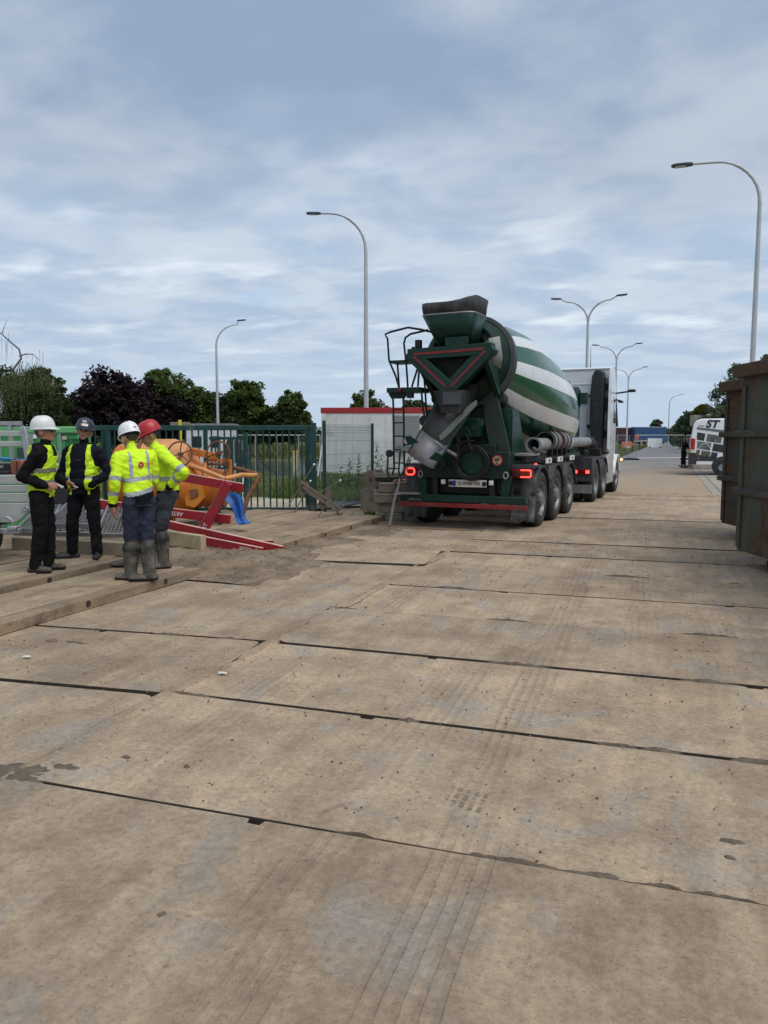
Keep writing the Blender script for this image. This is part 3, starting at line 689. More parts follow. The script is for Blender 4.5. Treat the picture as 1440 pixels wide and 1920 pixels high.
tree('copper_beech', 'dark rounded copper beech overlapped by a green crown', 'tree', tbase(318, 61), 7.4, [(-.2, 5.3, 1.6, 1.5, 1), (-1.5, 4.2, 1.5, 1.5, 0), (0, 3.0, 2.3, 1.6, 0), (-1.2, 2.2, 2.2, 1.5, 0), (1.4, 4.6, 1.2, 1.5, 1)], [m_leafP, m_leafA], 15000, .16, 2, .28)
tree('broadleaf_tree', 'mid green tree filling the gap beside the slim street lamp', 'tree', tbase(384, 62), 5.9, [(0, 3.8, 1.5, 1.6, 0), (-.6, 2.3, 1.7, 1.4, 0), (.6, 2.2, 1.5, 1.3, 1)], [m_leafA, m_leafB], 9000, .16, 3)
tree('broadleaf_tree', 'round green tree standing just beyond the pond behind the gate', 'tree', tbase(455, 60), 5.8, [(.2, 4.4, 1.45, 1.3, 0), (-1.0, 3.5, 1.2, 1.3, 1), (.9, 3.2, 1.2, 1.2, 0), (-.3, 2.3, 1.8, 1.2, 1)], [m_leafA, m_leafB], 11000, .16, 4, .2)
tree('broadleaf_tree', 'small open-crowned green tree nearest the white cabin', 'tree', tbase(543, 60), 5.2, [(.2, 3.8, 1.0, 1.2, 0), (-.9, 3.0, 1.0, 1.0, 1), (1.0, 2.9, .95, .9, 0), (0, 2.3, 1.6, .9, 1)], [m_leafA, m_leafB], 8500, .15, 5, .16)
tree('broadleaf_tree', 'green treetop showing over the cabin roof behind the lamp pole', 'tree', tbase(691, 56), 4.7, [(0, 3.6, 1.1, 1.0, 0), (.7, 3.0, 1.0, .8, 1), (-.7, 3.0, .9, .8, 0), (0, 1.9, 1.2, .9, 1)], [m_leafA, m_leafB], 6000, .14, 6, .16)
tree('broadleaf_tree', 'dark treetop showing over the cabin roof beside the mixer ladder', 'tree', tbase(784, 58), 4.4, [(0, 3.3, 1.1, 1.0, 1), (-.9, 2.8, .9, .8, 0), (0, 1.8, 1.2, .9, 1)], [m_leafA, m_leafB], 5500, .14, 7, .16)
for i, (px, h_, lab, mm) in enumerate(((120, 5.2, 'dark green tree filling the gap between the willow and the copper beech', 1), (282, 4.9, 'green tree between the two copper beeches', 0), (420, 4.6, 'low green tree just behind the slim street lamp', 0), (500, 3.9, 'low green tree between the two round trees beyond the gate', 1))):
    tree('broadleaf_tree', lab, 'tree', tbase(px, 67), h_, [(0, h_*.62, 1.5, h_*.33, mm), (-1.2, h_*.45, 1.4, h_*.33, 1-mm), (1.2, h_*.45, 1.4, h_*.33, mm)], [m_leafA, m_leafB], 6500, .17, 60+i, .18)
def willow():
    rr = random.Random(11); D = 50; t = tree('weeping_willow', 'weeping willow with hanging strands and a bare dead branch', 'tree', tbase(62, D, .0), 6.2, [(.1, 5.3, 1.3, 1.0, 0), (1.3, 4.6, 1.1, 1.1, 1), (-1.3, 4.9, 1.3, 1.1, 1), (.4, 3.8, 2.0, 1.3, 1), (.3, 2.2, 2.4, 1.5, 1), (-1.2, 2.0, 2, 1.4, 1)], [m_leafW, m_leafB], 9000, .15, 12, .3)
    mb = MB()
    for i in range(650):
        a = rr.random()*2*PI; q = rr.random()**.5; x = math.cos(a)*2.0*q; y = math.sin(a)*1.9*q-.3; z = 6.3-1.3*q*q+rr.uniform(-.4, .3); L_ = rr.uniform(1.2, 3.2)
        for k in range(int(L_/.11)):
            p = RIGHT*(x+.05*math.sin(k*.5+i))+AHEAD*y+Vector((0, 0, z-k*.11)); d = Vector((rr.uniform(-.5, .5), rr.uniform(-.5, .5), -1)).normalized()*.13; s = Vector((rr.gauss(0, 1), rr.gauss(0, 1), 0)).normalized()*.028
            mb.add([p, p+d*.5+s, p+d, p+d*.5-s], [(0, 1, 2, 3)])
    mb.build('hanging_strands', m_leafW, t, smooth=0, fix=False)
    b0 = Vector(t.location); br = MB(); f = lambda px, py: AT(px, py, D)-b0
    br.tube([f(52, 790), f(44, 740), f(24, 694), f(40, 672), f(36, 655), f(18, 640), f(2, 625), f(-14, 618)], [.12, .10, .08, .065, .055, .045, .035, .02], 6)
    br.tube([f(36, 668), f(48, 664), f(62, 664), f(75, 676)], [.05, .04, .03, .015], 5); br.tube([f(4, 626), f(8, 612), f(14, 600)], [.03, .02, .008], 5); br.tube([f(18, 640), f(15, 630), f(17, 622)], [.025, .015, .008], 4)
    for px, py, l in ((14, 640, 24), (10, 638, 30), (22, 648, 16), (3, 634, 34), (12, 646, 44), (68, 668, 22), (60, 664, 14), (74, 656, 26), (80, 660, 30), (50, 664, 10)):
        br.tube([f(px, py), f(px+1, py+l*.5), f(px-1, py+l)], [.018, .014, .006], 4)
    br.build('dead_branch', M('dead_wood', (.13, .11, .095), .9, var=.3), t, smooth=60)
willow()
st_ = tree('shrub_tree', 'feathery grey-green tree growing behind the rusty skips', 'tree', tbase(1372, 36, 0), 5.4, [(0, 3.4, .85, 1.7, 0), (-.55, 2.4, .8, 1.2, 0), (.9, 3.4, .9, 1.8, 0), (.2, 1.5, 1.1, 1.0, 0)], [m_leafS], 9500, .075, 8, .1)
sh_ = MB(); rs_ = random.Random(77)
for i in range(70):
    x = rs_.uniform(-.95, 1.5); z = 2.0+1.6*max(0, 1-abs(x-.35)/1.3)+rs_.uniform(-.5, .5); L_ = rs_.uniform(.7, 1.5); lx = rs_.uniform(-.35, .25)-.12
    for k in range(int(L_/.035)):
        q = k*.035; p = RIGHT*(x+lx*q)+AHEAD*rs_.uniform(-.5, .5)*.3+Vector((0, 0, z+q)); d = Vector((rs_.gauss(0, 1), rs_.gauss(0, 1), .5)).normalized()*.085*(1.15-q/L_*.7); s_ = d.cross(Vector((0, 0, 1))).normalized()*.016
        sh_.add([p, p+d*.5+s_, p+d, p+d*.5-s_], [(0, 1, 2, 3)])
sh_.build('shoots', m_leafS, st_, smooth=0, fix=False)
tree('broadleaf_tree', 'green tree just showing over the rim of the nearer skip', 'tree', tbase(1447, 42, 0), 6.3, [(0, 4.9, 1.0, 1.3, 0), (.9, 4.0, 1.2, 1.3, 0), (0, 2.5, 1.4, 1.4, 0)], [m_leafS], 5000, .11, 9, .14)
tree('far_tree', 'small grey-green tree rising behind the blue trailer', 'tree', tbase(1231, 165, 0), 5.2, [(0, 3.6, 1.2, 1.6, 0), (-1, 2.6, 1.2, 1.3, 0), (1, 2.6, 1.2, 1.2, 0)], [m_leafS], 3000, .3, 10, .2)
rr_ = random.Random(5)
for i, (px, D, h, r_) in enumerate(((1298, 95, 5.0, 2.6), (1290, 110, 4.6, 2.6), (1303, 82, 5.0, 2.2), (1283, 130, 4.4, 3.0), (1276, 155, 4.2, 3.2), (1268, 190, 4.3, 3.6), (1258, 240, 4.5, 5))):
    tree('roadside_tree', 'bushy green tree in the row receding along the far side of the road', 'tree', tbase(px, D, 0), h, [(0, h*.6, r_*.6, h*.36, 0), (r_*.5, h*.45, r_*.6, h*.4, 1), (-r_*.45, h*.4, r_*.5, h*.35, 0)], [m_leafS, m_leafB], 2600, .012*D**.6*1.6, 20+i, .15, 'trees in the row along the far road')
# distant wood on the horizon
fw = MB(); rr = random.Random(3)
for i in range(900):
    x = -420+i*1.0+rr.uniform(-2, 2); y = 330+rr.uniform(-12, 25)+abs(x)*.05; hh = 3.2+2.6*mnoise.noise(Vector((x*.02, 3, 1)))+rr.uniform(-.8, .8)
    leaf_cloud(fw, Vector((x, y, hh*.55)), max(1.2, hh*.6), 22, 1.0, rr)
tag(fw.build('far_wood', m_leafB, smooth=0, fix=False), 'low dark wood along the horizon', 'wood', kind='stuff')
fw = MB()
for i in range(260):
    p = AHEAD*rr.uniform(78, 96)+RIGHT*rr.uniform(-48, -2); leaf_cloud(fw, Vector((p.x, p.y, rr.uniform(.8, 2.2))), rr.uniform(.9, 1.5), 40, .28, rr)
tag(fw.build('bank_scrub', m_leafB, smooth=0, fix=False), 'dense dark scrub under the trees beyond the pond', 'scrub', kind='stuff')

# ------------------------------------------------------------------ concrete mixer truck
m_tg = M('truck_green', (.003, .030, .019), .45, var=.18, vs=3, spec=.3, dirt=.12, dcol=(.045, .055, .048), ds=7, low=0, coat=.1)
m_tgd = M('truck_green_grimy', (.003, .018, .013), .5, var=.25, vs=3, dirt=.2, dcol=(.03, .032, .028), ds=6, spec=.3)
m_dg = M('drum_green', (.004, .074, .035), .2, var=.10, vs=1.2, dirt=.06, dcol=(.06, .11, .08), ds=5, coat=.25); m_dw = M('drum_white', (.68, .69, .70), .3, var=.05, vs=1.2, dirt=.14, dcol=(.44, .44, .42), ds=5, coat=.4)
m_blk = M('black_grime', (.008, .008, .009), .65, var=.3, dirt=.15, dcol=(.03, .028, .025)); m_rub = M('rubber', (.022, .022, .023), .8, var=.2, vs=8, dirt=.35, dcol=(.085, .075, .062), ds=5)
m_fend = M('fender_plastic', (.040, .046, .058), .5, var=.15, dirt=.4, dcol=(.11, .105, .10), ds=4); m_rim = M('alloy_rim', (.20, .205, .21), .5, metal=.4, var=.15, vs=10, dirt=.35, dcol=(.14, .125, .105), ds=6)
m_steel = M('worn_steel', (.27, .27, .285), .55, metal=.3, var=.25, vs=5, rvar=.1); m_conccoat = M('concrete_crust', (.20, .20, .195), .8, var=.25, vs=4, bump=.4, bs=25)
m_tred = M('hazard_red', (.20, .012, .012), .45, var=.2, dirt=.25, dcol=(.08, .05, .04)); m_cab = M('cab_white', (.66, .68, .71), .28, var=.04, vs=1.5, coat=.5, dirt=.1, dcol=(.5, .5, .5)); m_pipe = M('pipe_grey', (.23, .24, .25), .5, var=.2, dirt=.35, dcol=(.11, .10, .09))
m_redlamp = M('red_lens', (.18, .006, .006), .2); m_glow = M('lit_tail_light', (.9, .03, .02), .3, emit=((1., .045, .03), 3.2)); m_wht = M('white_marker', (.7, .7, .68), .5, dirt=.2); m_rubflap = M('mud_flap', (.05, .052, .056), .75, var=.2, dirt=.55, dcol=(.13, .12, .105), ds=5)
m_amber = M('amber_light', (.8, .25, .02), .3, emit=((1., .5, .12), 4.))
HD = R(4.47)
truck = thing('mixer_truck', 'green and white concrete mixer truck with striped drum and tail lights on', 'mixer truck', (-3.436, 14.72, 0), -HD)
T = truck
# --- wheels
def wheel_mesh(w, r, dual=False):
    ty = MB(); prof = [(-w/2+.03, r*.60), (-w/2, r*.68), (-w/2-.004, r*.82), (-w/2+.012, r*.93), (-w/2+.045, r*.985), (-w/2+.06, r)]
    k = 5
    for i in range(k):
        a = -w/2+.06+(w-.12)*i/k; b = -w/2+.06+(w-.12)*(i+1)/k; prof += [(a+.006, r), (b-.012, r), (b-.009, r-.014), (b+.003, r-.014)]
    prof += [(w/2-.06, r), (w/2-.045, r*.985), (w/2-.012, r*.93), (w/2+.004, r*.82), (w/2, r*.68), (w/2-.03, r*.60)]
    ty.lathe(prof, (0, 0, 0), (1, 0, 0), 40)
    ri = MB(); s = w/2
    if not dual: rp = [(s-.03, r*.60), (s-.005, r*.615), (s-.01, r*.585), (s-.05, r*.55), (s-.085, r*.51), (s-.07, r*.46), (s-.055, r*.36), (s-.05, r*.26), (s-.0, r*.25), (s+.02, r*.19), (s+.025, r*.0)]
    else: rp = [(s-.03, r*.60), (s-.005, r*.615), (s-.02, r*.58), (s-.16, r*.55), (s-.2, r*.5), (s-.2, r*.3), (s-.08, r*.27), (s-.06, r*.2), (s-.06, 0)]
    ri.lathe(rp, (0, 0, 0), (1, 0, 0), 40); ri.mat(1)
    hr = r*.415
    for i in range(10):
        a = 2*PI*i/10; c = Vector((s-.056 if not dual else s-.193, math.cos(a)*hr, math.sin(a)*hr)); ri.cyl(c-Vector((.012, 0, 0)), c+Vector((.004, 0, 0)), r*.072, n=10)
    ri.mat(0)
    for i in range(10):
        a = 2*PI*(i+.5)/10; c = Vector((s-.05 if not dual else s-.19, math.cos(a)*r*.31, math.sin(a)*r*.31)); ri.cyl(c, c+Vector((.03, 0, 0)), .016, n=6)
    ri.mat(1).lathe([(-s+.03, r*.6), (-s+.05, r*.5), (-s+.05, 0)], (0, 0, 0), (1, 0, 0), 24)
    return ty.mesh('tyre', m_rub), ri.mesh('rim', [m_rim, m_blk])
W1 = wheel_mesh(.385, .53); W2 = wheel_mesh(.31, .52, True); W3 = wheel_mesh(.33, .52)
def put_wheel(ms, x, y, r, flip=False):
    e = bpy.data.objects.new('wheel', ms[1]); C.objects.link(e); e.parent = T; e.location = (x, y, r); e.rotation_euler = (rnd.random()*6, 0, PI if flip else 0)
    inst('tyre', ms[0], e)
for y in (0, 1.35, 2.7):
    put_wheel(W1, 1.05, y, .53); put_wheel(W1, -1.05, y, .53, True)
for y in (6.2, 7.52):
    for s in (1, -1):
        put_wheel(W2, s*1.08, y, .52, s < 0)
        inst('tyre', W2[0], T, (s*.74, y, .52))
for s in (1, -1): put_wheel(W3, s*1.06, 10.0, .52, s < 0)
axm = MB()
for y in (0, 1.35, 2.7, 6.2, 7.52, 10): axm.cyl((-.95, y, .5), (.95, y, .5), .075, n=12)
for y in (0, 1.35, 2.7):
    for s in (-1, 1): axm.box((s*.42, y-.1, .72), (.12, .3, .3)); axm.bar((s*.42, y+.6, .85), (s*.42, y, .5), .08, .12)
axm.build('axles', m_blk, T)
# --- chassis
ch = MB()
for s in (-1, 1):
    ch.box((s*.42, 2.7, 1.08), (.09, 7.4, .28)); ch.box((s*.4, 7.6, .92), (.08, 5.4, .26))
for y in (-.8, .7, 2.05, 3.6, 5.2): ch.box((0, y, 1.08), (.8, .1, .22))
ch.box((0, 6.7, 1.16), (1., 1., .1)); ch.build('chassis', m_tgd, T, bevel=.008)
sr = MB()
for s in (-1, 1): sr.box((s*1.02, 2.2, 1.27), (.06, 5.3, .1))
sr.build('side_rail', m_blk, T, bevel=.006)
# --- rear panel, bumper, plates
rp = MB().prism([(-.82, .93), (.86, .93), (.86, 1.42), (.62, 1.42), (.62, 1.55), (-.45, 1.55), (-.82, 1.42)], (0, -.98, 0), (1, 0, 0), (0, 0, 1), (0, .3, 0)).build('rear_panel', m_tgd, T, bevel=.012)
MB().box((0, -1.0, .555), (2.42, .16, .13)).build('rear_beam', m_tg, T, bevel=.01)
bp_ = MB().box((0, -1.085, .435), (2.5, .05, .08)).build('bumper', m_tred, T, bevel=.008)
for s in (-1, 1):
    MB().prism([(s*.74, .98), (s*.92, .98), (s*.84, .5), (s*.70, .5)], (0, -.95, 0), (1, 0, 0), (0, 0, 1), (0, .06, 0)).build('bumper_bracket', m_tg, T, bevel=.006)
    MB().box((s*.55, -.8, .7), (.1, .3, .5)).build('bumper_hanger', m_blk, T, bevel=.01)
    MB().box((s*.46+.09, -.99, .86), (.085, .03, .085)).build('reflector', m_wht, T, bevel=.01)
    MB().tube([(s*.82+.04*math.cos(R(a)), -1.0, 1.0+.06*math.sin(R(a))) for a in range(0, 360, 30)], .014, 6, closed=True).build('towing_eye', m_steel, T)
MB().box((0, -.7, .8), (1.5, .2, .3)).build('under_rear_box', m_blk, T)
pl = MB().box((.105, -1.0, .84), (.72, .03, .135)).build('number_plate', M('plate_white', (.55, .55, .52), .4, dirt=.3, dcol=(.3, .28, .25)), T, bevel=.008)
m_ink = M('plate_ink', (.10, .012, .015), .5)
def letter(name, body, size, mat, parent, loc, rot, bold=0., ext=.0015, shear=0., align='CENTER'):
    return inst(name, text_mesh(body, size, mat, ext, bold, align, shear), parent, loc, rot)
letter('plate_lettering', 'Q·ANB·734', .088, m_ink, pl, (.135, -1.018, .84), (PI/2, 0, 0), .002)
MB().box((-.145, -1.017, .84), (.06, .006, .1)).build('country_band', M('plate_blue', (.01, .03, .3), .4), pl)
for x in (-.21, .43): MB().cyl((x, -1.015, .84), (x, -1.04, .84), .042, n=14).build('plate_screw_cap', m_blk, pl)
# speed sign
sg = MB().cyl((.66, -.985, 1.27), (.66, -1.0, 1.27), .10, n=28).build('speed_sign', M('sign_red', (.27, .02, .015), .5, dirt=.4, dcol=(.12, .09, .07)), T)
MB().cyl((.66, -.99, 1.27), (.66, -1.004, 1.27), .074, n=28).build('sign_face', M('sign_cream', (.45, .36, .20), .6, dirt=.3, dcol=(.25, .2, .12)), sg)
letter('sign_digits', '60', .095, m_blk, sg, (.66, -1.007, 1.283), (PI/2, 0, 0), .004); letter('sign_unit', 'km', .034, m_blk, sg, (.66, -1.007, 1.223), (PI/2, 0, 0), .002)
# hose coil on the rear panel
hz = MB()
for k in range(4):
    rr2 = .27+.02*k; hz.tube([(.19+rr2*math.cos(R(a)), -1.03-.02*(k % 2), 1.22+rr2*.95*math.sin(R(a))) for a in range(0, 360, 15)], .017, 7, closed=True)
hz.tube([(.05, -1.05, 1.62), (-.05, -1.06, 1.5), (-.08, -1.05, 1.3), (-.06, -1.05, 1.1)], .016, 7); hz.build('water_hose', m_blk, T)
MB().cyl((.19, -.985, 1.22), (.19, -.995, 1.22), .2, n=24).build('hose_disc', m_tg, T)
MB().cyl((-.36, -1.06, 1.14), (-.36, -1.06, 1.28), .05, .045, 12).build('grease_pot', m_blk, T)
# tail lights
def tail(x0, x1, outer, label):
    c = (x0+x1)/2; w = x1-x0; L_ = MB().box((c, -.74, 1.03), (w, .08, .165)).build('tail_light', m_redlamp, T, bevel=.012); L_['label'] = label
    if outer > 0: pts = [(c-.02, .062), (x1-.045, .062), (x1-.03, .045), (x1-.03, -.045), (x1-.045, -.062), (c-.02, -.062)]; MB().tube([(x, -.785, 1.03+z) for x, z in pts], .011, 7).build('light_bar', m_glow, L_)
    else:
        pts = [(x0+.045, .06), (x0+.155, .06), (x0+.185, .03), (x0+.185, -.03), (x0+.155, -.06), (x0+.045, -.06), (x0+.018, -.03), (x0+.018, .03)]; MB().tube([(x, -.785, 1.03+z) for x, z in pts], .012, 7, closed=True).build('light_bar', m_glow, L_)
    MB().box((c-outer*.11, -.783, 1.03), (.13, .01, .1)).build('dark_lens', M('dark_red_lens', (.06, .004, .004), .25), L_)
    MB().box((c, -.70, 1.15), (w+.03, .1, .06)).build('light_bracket', m_fend, T)
tail(.86, 1.25, 1, 'red tail light with a lit bracket-shaped strip'); tail(-1.22, -.83, -1, 'red tail light with a lit rounded ring')
for s in (-1, 1):
    n = 10; v = []
    for i in range(n+1):
        for j in range(8):
            x = s*(.80+.47*i/n); z = .16+.8*j/7; v.append((x, -.60-.02*math.sin(i*.9+j*.5)-(.12 if j == 0 else .03*(1-j/7))*(1+.4*math.sin(i*1.7)), z+(.02*math.sin(i*2.3) if j == 0 else 0)))
    fl = MB().add(v, [(i*8+j, (i+1)*8+j, (i+1)*8+j+1, i*8+j+1) for i in range(n) for j in range(7)]).build('mud_flap', m_rubflap, T, smooth=70); md = fl.modifiers.new('s', 'SOLIDIFY'); md.thickness = .012
# --- fenders
def fender(name, ys, r, x0, x1, z0, a0=20, a1=160, th=.018, mat=None):
    for s in (-1, 1):
        mb = MB()
        for y in ys:
            pts = [(y-math.cos(R(a))*r, z0+math.sin(R(a))*r) for a in range(a0, a1+1, 10)]
            k = len(pts); v = [(s*x0, p[0], p[1]) for p in pts]+[(s*x1, p[0], p[1]) for p in pts]+[(s*x1, y+(p[0]-y)*.93, z0+(p[1]-z0)*.93) for p in pts]
            mb.add(v, [(i, i+1, k+i+1, k+i) for i in range(k-1)]+[(k+i, k+i+1, 2*k+i+1, 2*k+i) for i in range(k-1)])
        o = mb.build(name, mat or m_fend, T, smooth=50); md = o.modifiers.new('s', 'SOLIDIFY'); md.thickness = th
fender('fender', (0, 1.35, 2.7), .63, .82, 1.265, .53, 10, 170)
fender('tractor_fender', (6.2, 7.52), .62, .62, 1.25, .53, 15, 165)
for s in (-1, 1):
    for y in (.675, 2.025): MB().prism([(-.3, 0), (.3, 0), (.16, -.22), (0, -.30), (-.16, -.22)], (s*1.245, y, 1.13), (0, 1, 0), (0, 0, 1), (s*.02, 0, 0)).build('fender_infill', m_fend, T)
    MB().box((s*1.04, -.45, 1.17), (.44, .5, .025)).build('fender_tail', m_fend, T, bevel=.008)
    tb = MB().box((s*.95, 5.55, .86), (.58, .03, .62)).build('fender_back', m_fend, T, bevel=.01)
    MB().box((s*.95, 5.52, .36), (.6, .02, .22)).build('tractor_mud_flap', M('pale_flap', (.17, .175, .18), .7, dirt=.4, dcol=(.12, .11, .1)), T)
    tl = MB().box((s*.97, 5.51, .80), (.44, .05, .13)).build('tractor_tail_light', m_redlamp, T, bevel=.01)
    for dx in (-.14, .16): MB().box((s*.97+dx, 5.48, .80), (.09, .02, .08)).build('light_bar', m_glow, tl, bevel=.02)
for y in (.45, 1.5, 2.75): 
    pm = MB().box((1.262, y, 1.235), (.02, .46, .1)).build('side_marker', m_wht, T); MB().box((1.272, y+.02, 1.235), (.008, .09, .06)).build('marker_window', m_blk, pm)
MB().sphere((1.2, -.33, 1.18), .025).build('side_light', m_glow, T)
# --- drum
TILT = R(10.5); D0 = Vector((0, -1.0, 3.13)); DA = Vector((0, math.cos(TILT), -math.sin(TILT))); DU = Vector((0, math.sin(TILT), math.cos(TILT)))
drum = bpy.data.objects.new('drum', None)
def drum_shell():
    prof = [(.50, .83), (1.1, .985), (1.9, 1.12), (2.9, 1.18), (3.6, 1.205), (4.3, 1.22), (4.9, 1.175), (5.6, 1.08), (6.2, .88), (6.6, .68), (6.8, .45), (6.85, .0)]
    n = 80; v = []; f = []; mi = []
    for s, r in prof:
        tw = R(6.0*(s-1.9))
        for i in range(n):
            a = 2*PI*i/n+tw+R(66-72)+(R(1.3) if (i//4) % 2 == 0 and i % 4 == 0 else (R(-1.3) if (i//4) % 2 == 1 and i % 4 == 0 else 0)); p = D0+DA*s+(Vector((1, 0, 0))*math.cos(a)+DU*math.sin(a))*max(r, .001); v.append(tuple(p))
    for k in range(len(prof)-1):
        for i in range(n):
            f.append((k*n+i, k*n+(i+1) % n, (k+1)*n+(i+1) % n, (k+1)*n+i))
            mi.append((i//4) % 2)
    mb = MB(); mb.v = v; mb.f = f; mb.m = mi
    return mb.build('drum', [m_dw, m_dg], T, smooth=9)
drum = drum_shell()
MB().lathe([(.28, .80), (.30, .875), (.44, .885), (.46, .84), (.44, .80)], D0, DA, 56).build('roller_ring', M('ring_steel', (.035, .04, .04), .45, metal=.4, var=.2, dirt=.3, dcol=(.07, .065, .06)), drum)
MB().lathe([(.46, .84), (.30, .80), (.18, .74), (.02, .64), (-.06, .62), (-.06, .59), (.05, .60), (.6, .72)], D0, DA, 48).build('drum_mouth', m_tgd, drum)
MB().lathe([(-.05, .585), (.3, .60), (1.2, .62), (1.6, .3)], D0, DA, 40).lathe([(1.6, .6), (1.6, 0)], D0, DA, 40).build('drum_throat', m_blk, drum)
fin = MB()
for k in range(2):
    pts = [(s, .585-.0*s) for s in (0, .1)]
    for i in range(26):
        a = PI*k+i*.19; s_ = -.04+i*.03; p = lambda r: D0+DA*s_+(Vector((1, 0, 0))*math.cos(a)+DU*math.sin(a))*r
        fin.v += [tuple(p(.60)), tuple(p(.47))]; fin.m += []
    o_ = k*52; q = [(o_+2*i, o_+2*i+1, o_+2*i+3, o_+2*i+2) for i in range(25)]; fin.f += q; fin.m += [0]*len(q)
fin.build('drum_fin', m_steel, drum, smooth=60)
# --- rear yoke with red-lined triangle
yk = Vector((-.085, 0, 0)); A_, B_, Cv = Vector((-.78, -1.45, 3.15)), Vector((.62, -1.45, 3.19)), Vector((-.075, -1.45, 2.52))
for i, (p, q) in enumerate(((A_, B_), (A_, Cv), (B_, Cv))):
    d = (q-p).normalized(); b = MB().bar(p-d*.08, q+d*.08, .24, .25 if i else .2, up=d.cross(Vector((0, 1, 0)))).build('yoke_bar', m_tg, T, bevel=.012)
    MB().bar(p+d*.05-Vector((0, .123, 0)), q-d*.06-Vector((0, .123, 0)), .012, .042, up=d.cross(Vector((0, 1, 0)))).build('red_line', m_tred, b)
    if i: b.location = (0, .004*i, 0)
MB().prism([(-.5, 3.06), (.36, 3.08), (-.07, 2.66)], (0, -1.26, 0), (1, 0, 0), (0, 0, 1), (0, .02, 0)).build('yoke_back', m_blk, T)
MB().prism([(-.24, 2.62), (.1, 2.62), (.0, 2.72), (-.16, 2.72)], (0, -1.4, 0), (1, 0, 0), (0, 0, 1), (0, .1, 0)).build('discharge_lip', m_conccoat, T, bevel=.01)
MB().bar((-.15, -1.5, 3.33), (.25, -1.5, 3.33), .1, .18).build('hopper_bracket', m_tg, T, bevel=.01)
# --- hopper
def loft(mb, rings, close=False):
    n = len(rings[0]); o = [p for r in rings for p in r]
    mb.add(o, [(k*n+i, k*n+(i+1) % n, (k+1)*n+(i+1) % n, (k+1)*n+i) for k in range(len(rings)-1) for i in range(n)]); return mb
def dring(cx, cy, z, w, d, n=28, tilt=0., sag=None):
    r = []
    for i in range(n):
        a = 2*PI*i/n; ca, sa = math.cos(a), math.sin(a); k = (abs(ca)**7+abs(sa)**7)**(-1/7)
        x = cx+ca*k*w/2; y = cy+sa*k*d/2; zz = z+tilt*(x-cx)+(sag(x-cx, y-cy) if sag else 0); r.append((x, y, zz))
    return r
hp = loft(MB(), [dring(-.05, -1.1, 3.2, .52, .46), dring(-.07, -1.27, 3.80, .95, .84, tilt=.01)]).build('hopper', m_tg, T, smooth=60)
md = hp.modifiers.new('s', 'SOLIDIFY'); md.thickness = .02
MB().tube(dring(-.07, -1.27, 3.803, .97, .86, tilt=.01), .014, 6, closed=True).build('hopper_rim', m_steel, hp)
sag = lambda x, y: .012*(1-x)+.10*max(0, (x+.1)/.6)**2
hx = loft(MB(), [dring(-.07, -1.27, 3.81, .965, .85), dring(-.075, -1.27, 3.91, 1.0, .88, sag=lambda x, y: sag(x, y)*.5), dring(-.06, -1.27, 3.985, 1.02, .9, sag=sag)]).build('hopper_apron', M('rubber_apron', (.03, .03, .034), .7, var=.3, dirt=.4, dcol=(.12, .115, .11)), hp, smooth=28)
md = hx.modifiers.new('s', 'SOLIDIFY'); md.thickness = .012
# --- collector and discharge chute
loft(MB(), [dring(-.07, -1.35, 2.50, .62, .5), dring(-.02, -1.4, 2.3, .52, .48), dring(.0, -1.45, 2.1, .40, .42)]).build('chute_collector', m_blk, T, smooth=60)
MB().prism([(-.42, 2.62), (.33, 2.62), (.22, 2.2), (-.3, 2.2)], (0, -1.22, 0), (1, 0, 0), (0, 0, 1), (0, .1, 0)).build('collector_shield', m_blk, T)
for x in (-.06, .1): MB().box((x+.0, -1.66, 2.36), (.16, .03, .22)).build('rubber_curtain', M('curtain', (.06, .062, .07), .6), T)
def trough(a, b, r0, r1, span, name, mats, parent, side=None, n=18):
    a = Vector(a); b = Vector(b); d = (b-a).normalized(); v = Vector((.25, -1.5, .75)); v = (v-d*v.dot(d)).normalized(); u = d.cross(v)   # v points out of the open side
    mb = MB(); rows = []
    for t, r in ((0, r0), (.5, (r0+r1)/2), (1, r1)):
        c = a+(b-a)*t; rows.append([tuple(c+(u*math.sin(th)-v*math.cos(th))*r) for th in [-span+2*span*i/n for i in range(n+1)]])
    k = n+1
    mb.add([p for r in rows for p in r], [(j*k+i, j*k+i+1, (j+1)*k+i+1, (j+1)*k+i) for j in range(2) for i in range(n)])
    o = mb.build(name, mats, parent, smooth=60); md = o.modifiers.new('s', 'SOLIDIFY'); md.thickness = .018; md.offset = 1
    for sg in (-1, 1): MB().tube([tuple(a+(u*math.sin(span*sg)-v*math.cos(span))*(r0+.01)), tuple(b+(u*math.sin(span*sg)-v*math.cos(span))*(r1+.01))], .016, 6).build('chute_edge', m_tg, o)
    return o, (a, b, d, u, v)
c1, fr1 = trough((.02, -1.5, 2.26), (-.26, -1.72, 1.72), .30, .285, R(84), 'discharge_chute', M('chute_dark', (.13, .13, .135), .5, metal=.3, var=.12), T)
c2, fr2 = trough((-.245, -1.705, 1.745), (-.47, -1.90, 1.30), .30, .28, R(80), 'chute_extension', m_steel, T)
a, b, d, u, v = fr2
for sg in (-1, 1):
    e = b-d*.12+u*sg*.33; MB().prism([(0, 0), (.2, .03), (.05, .16), (-.06, .13)], e+u*sg*.0, (sg, 0, .12), (0, -.2, 1), (0, .02, 0)).build('chute_wing', m_tg, c2)
MB().prism([(.0, 0), (.10, .07), (.78, .86), (.76, .98), (.62, .88), (-.04, .12)], (-.2, -1.62, 1.62), (.82, 0, 0), (0, .1, .72), (0, .02, 0)).build('chute_flap', M('flap_grey', (.13, .145, .13), .6, dirt=.5, dcol=(.2, .2, .18)), T, bevel=.005)
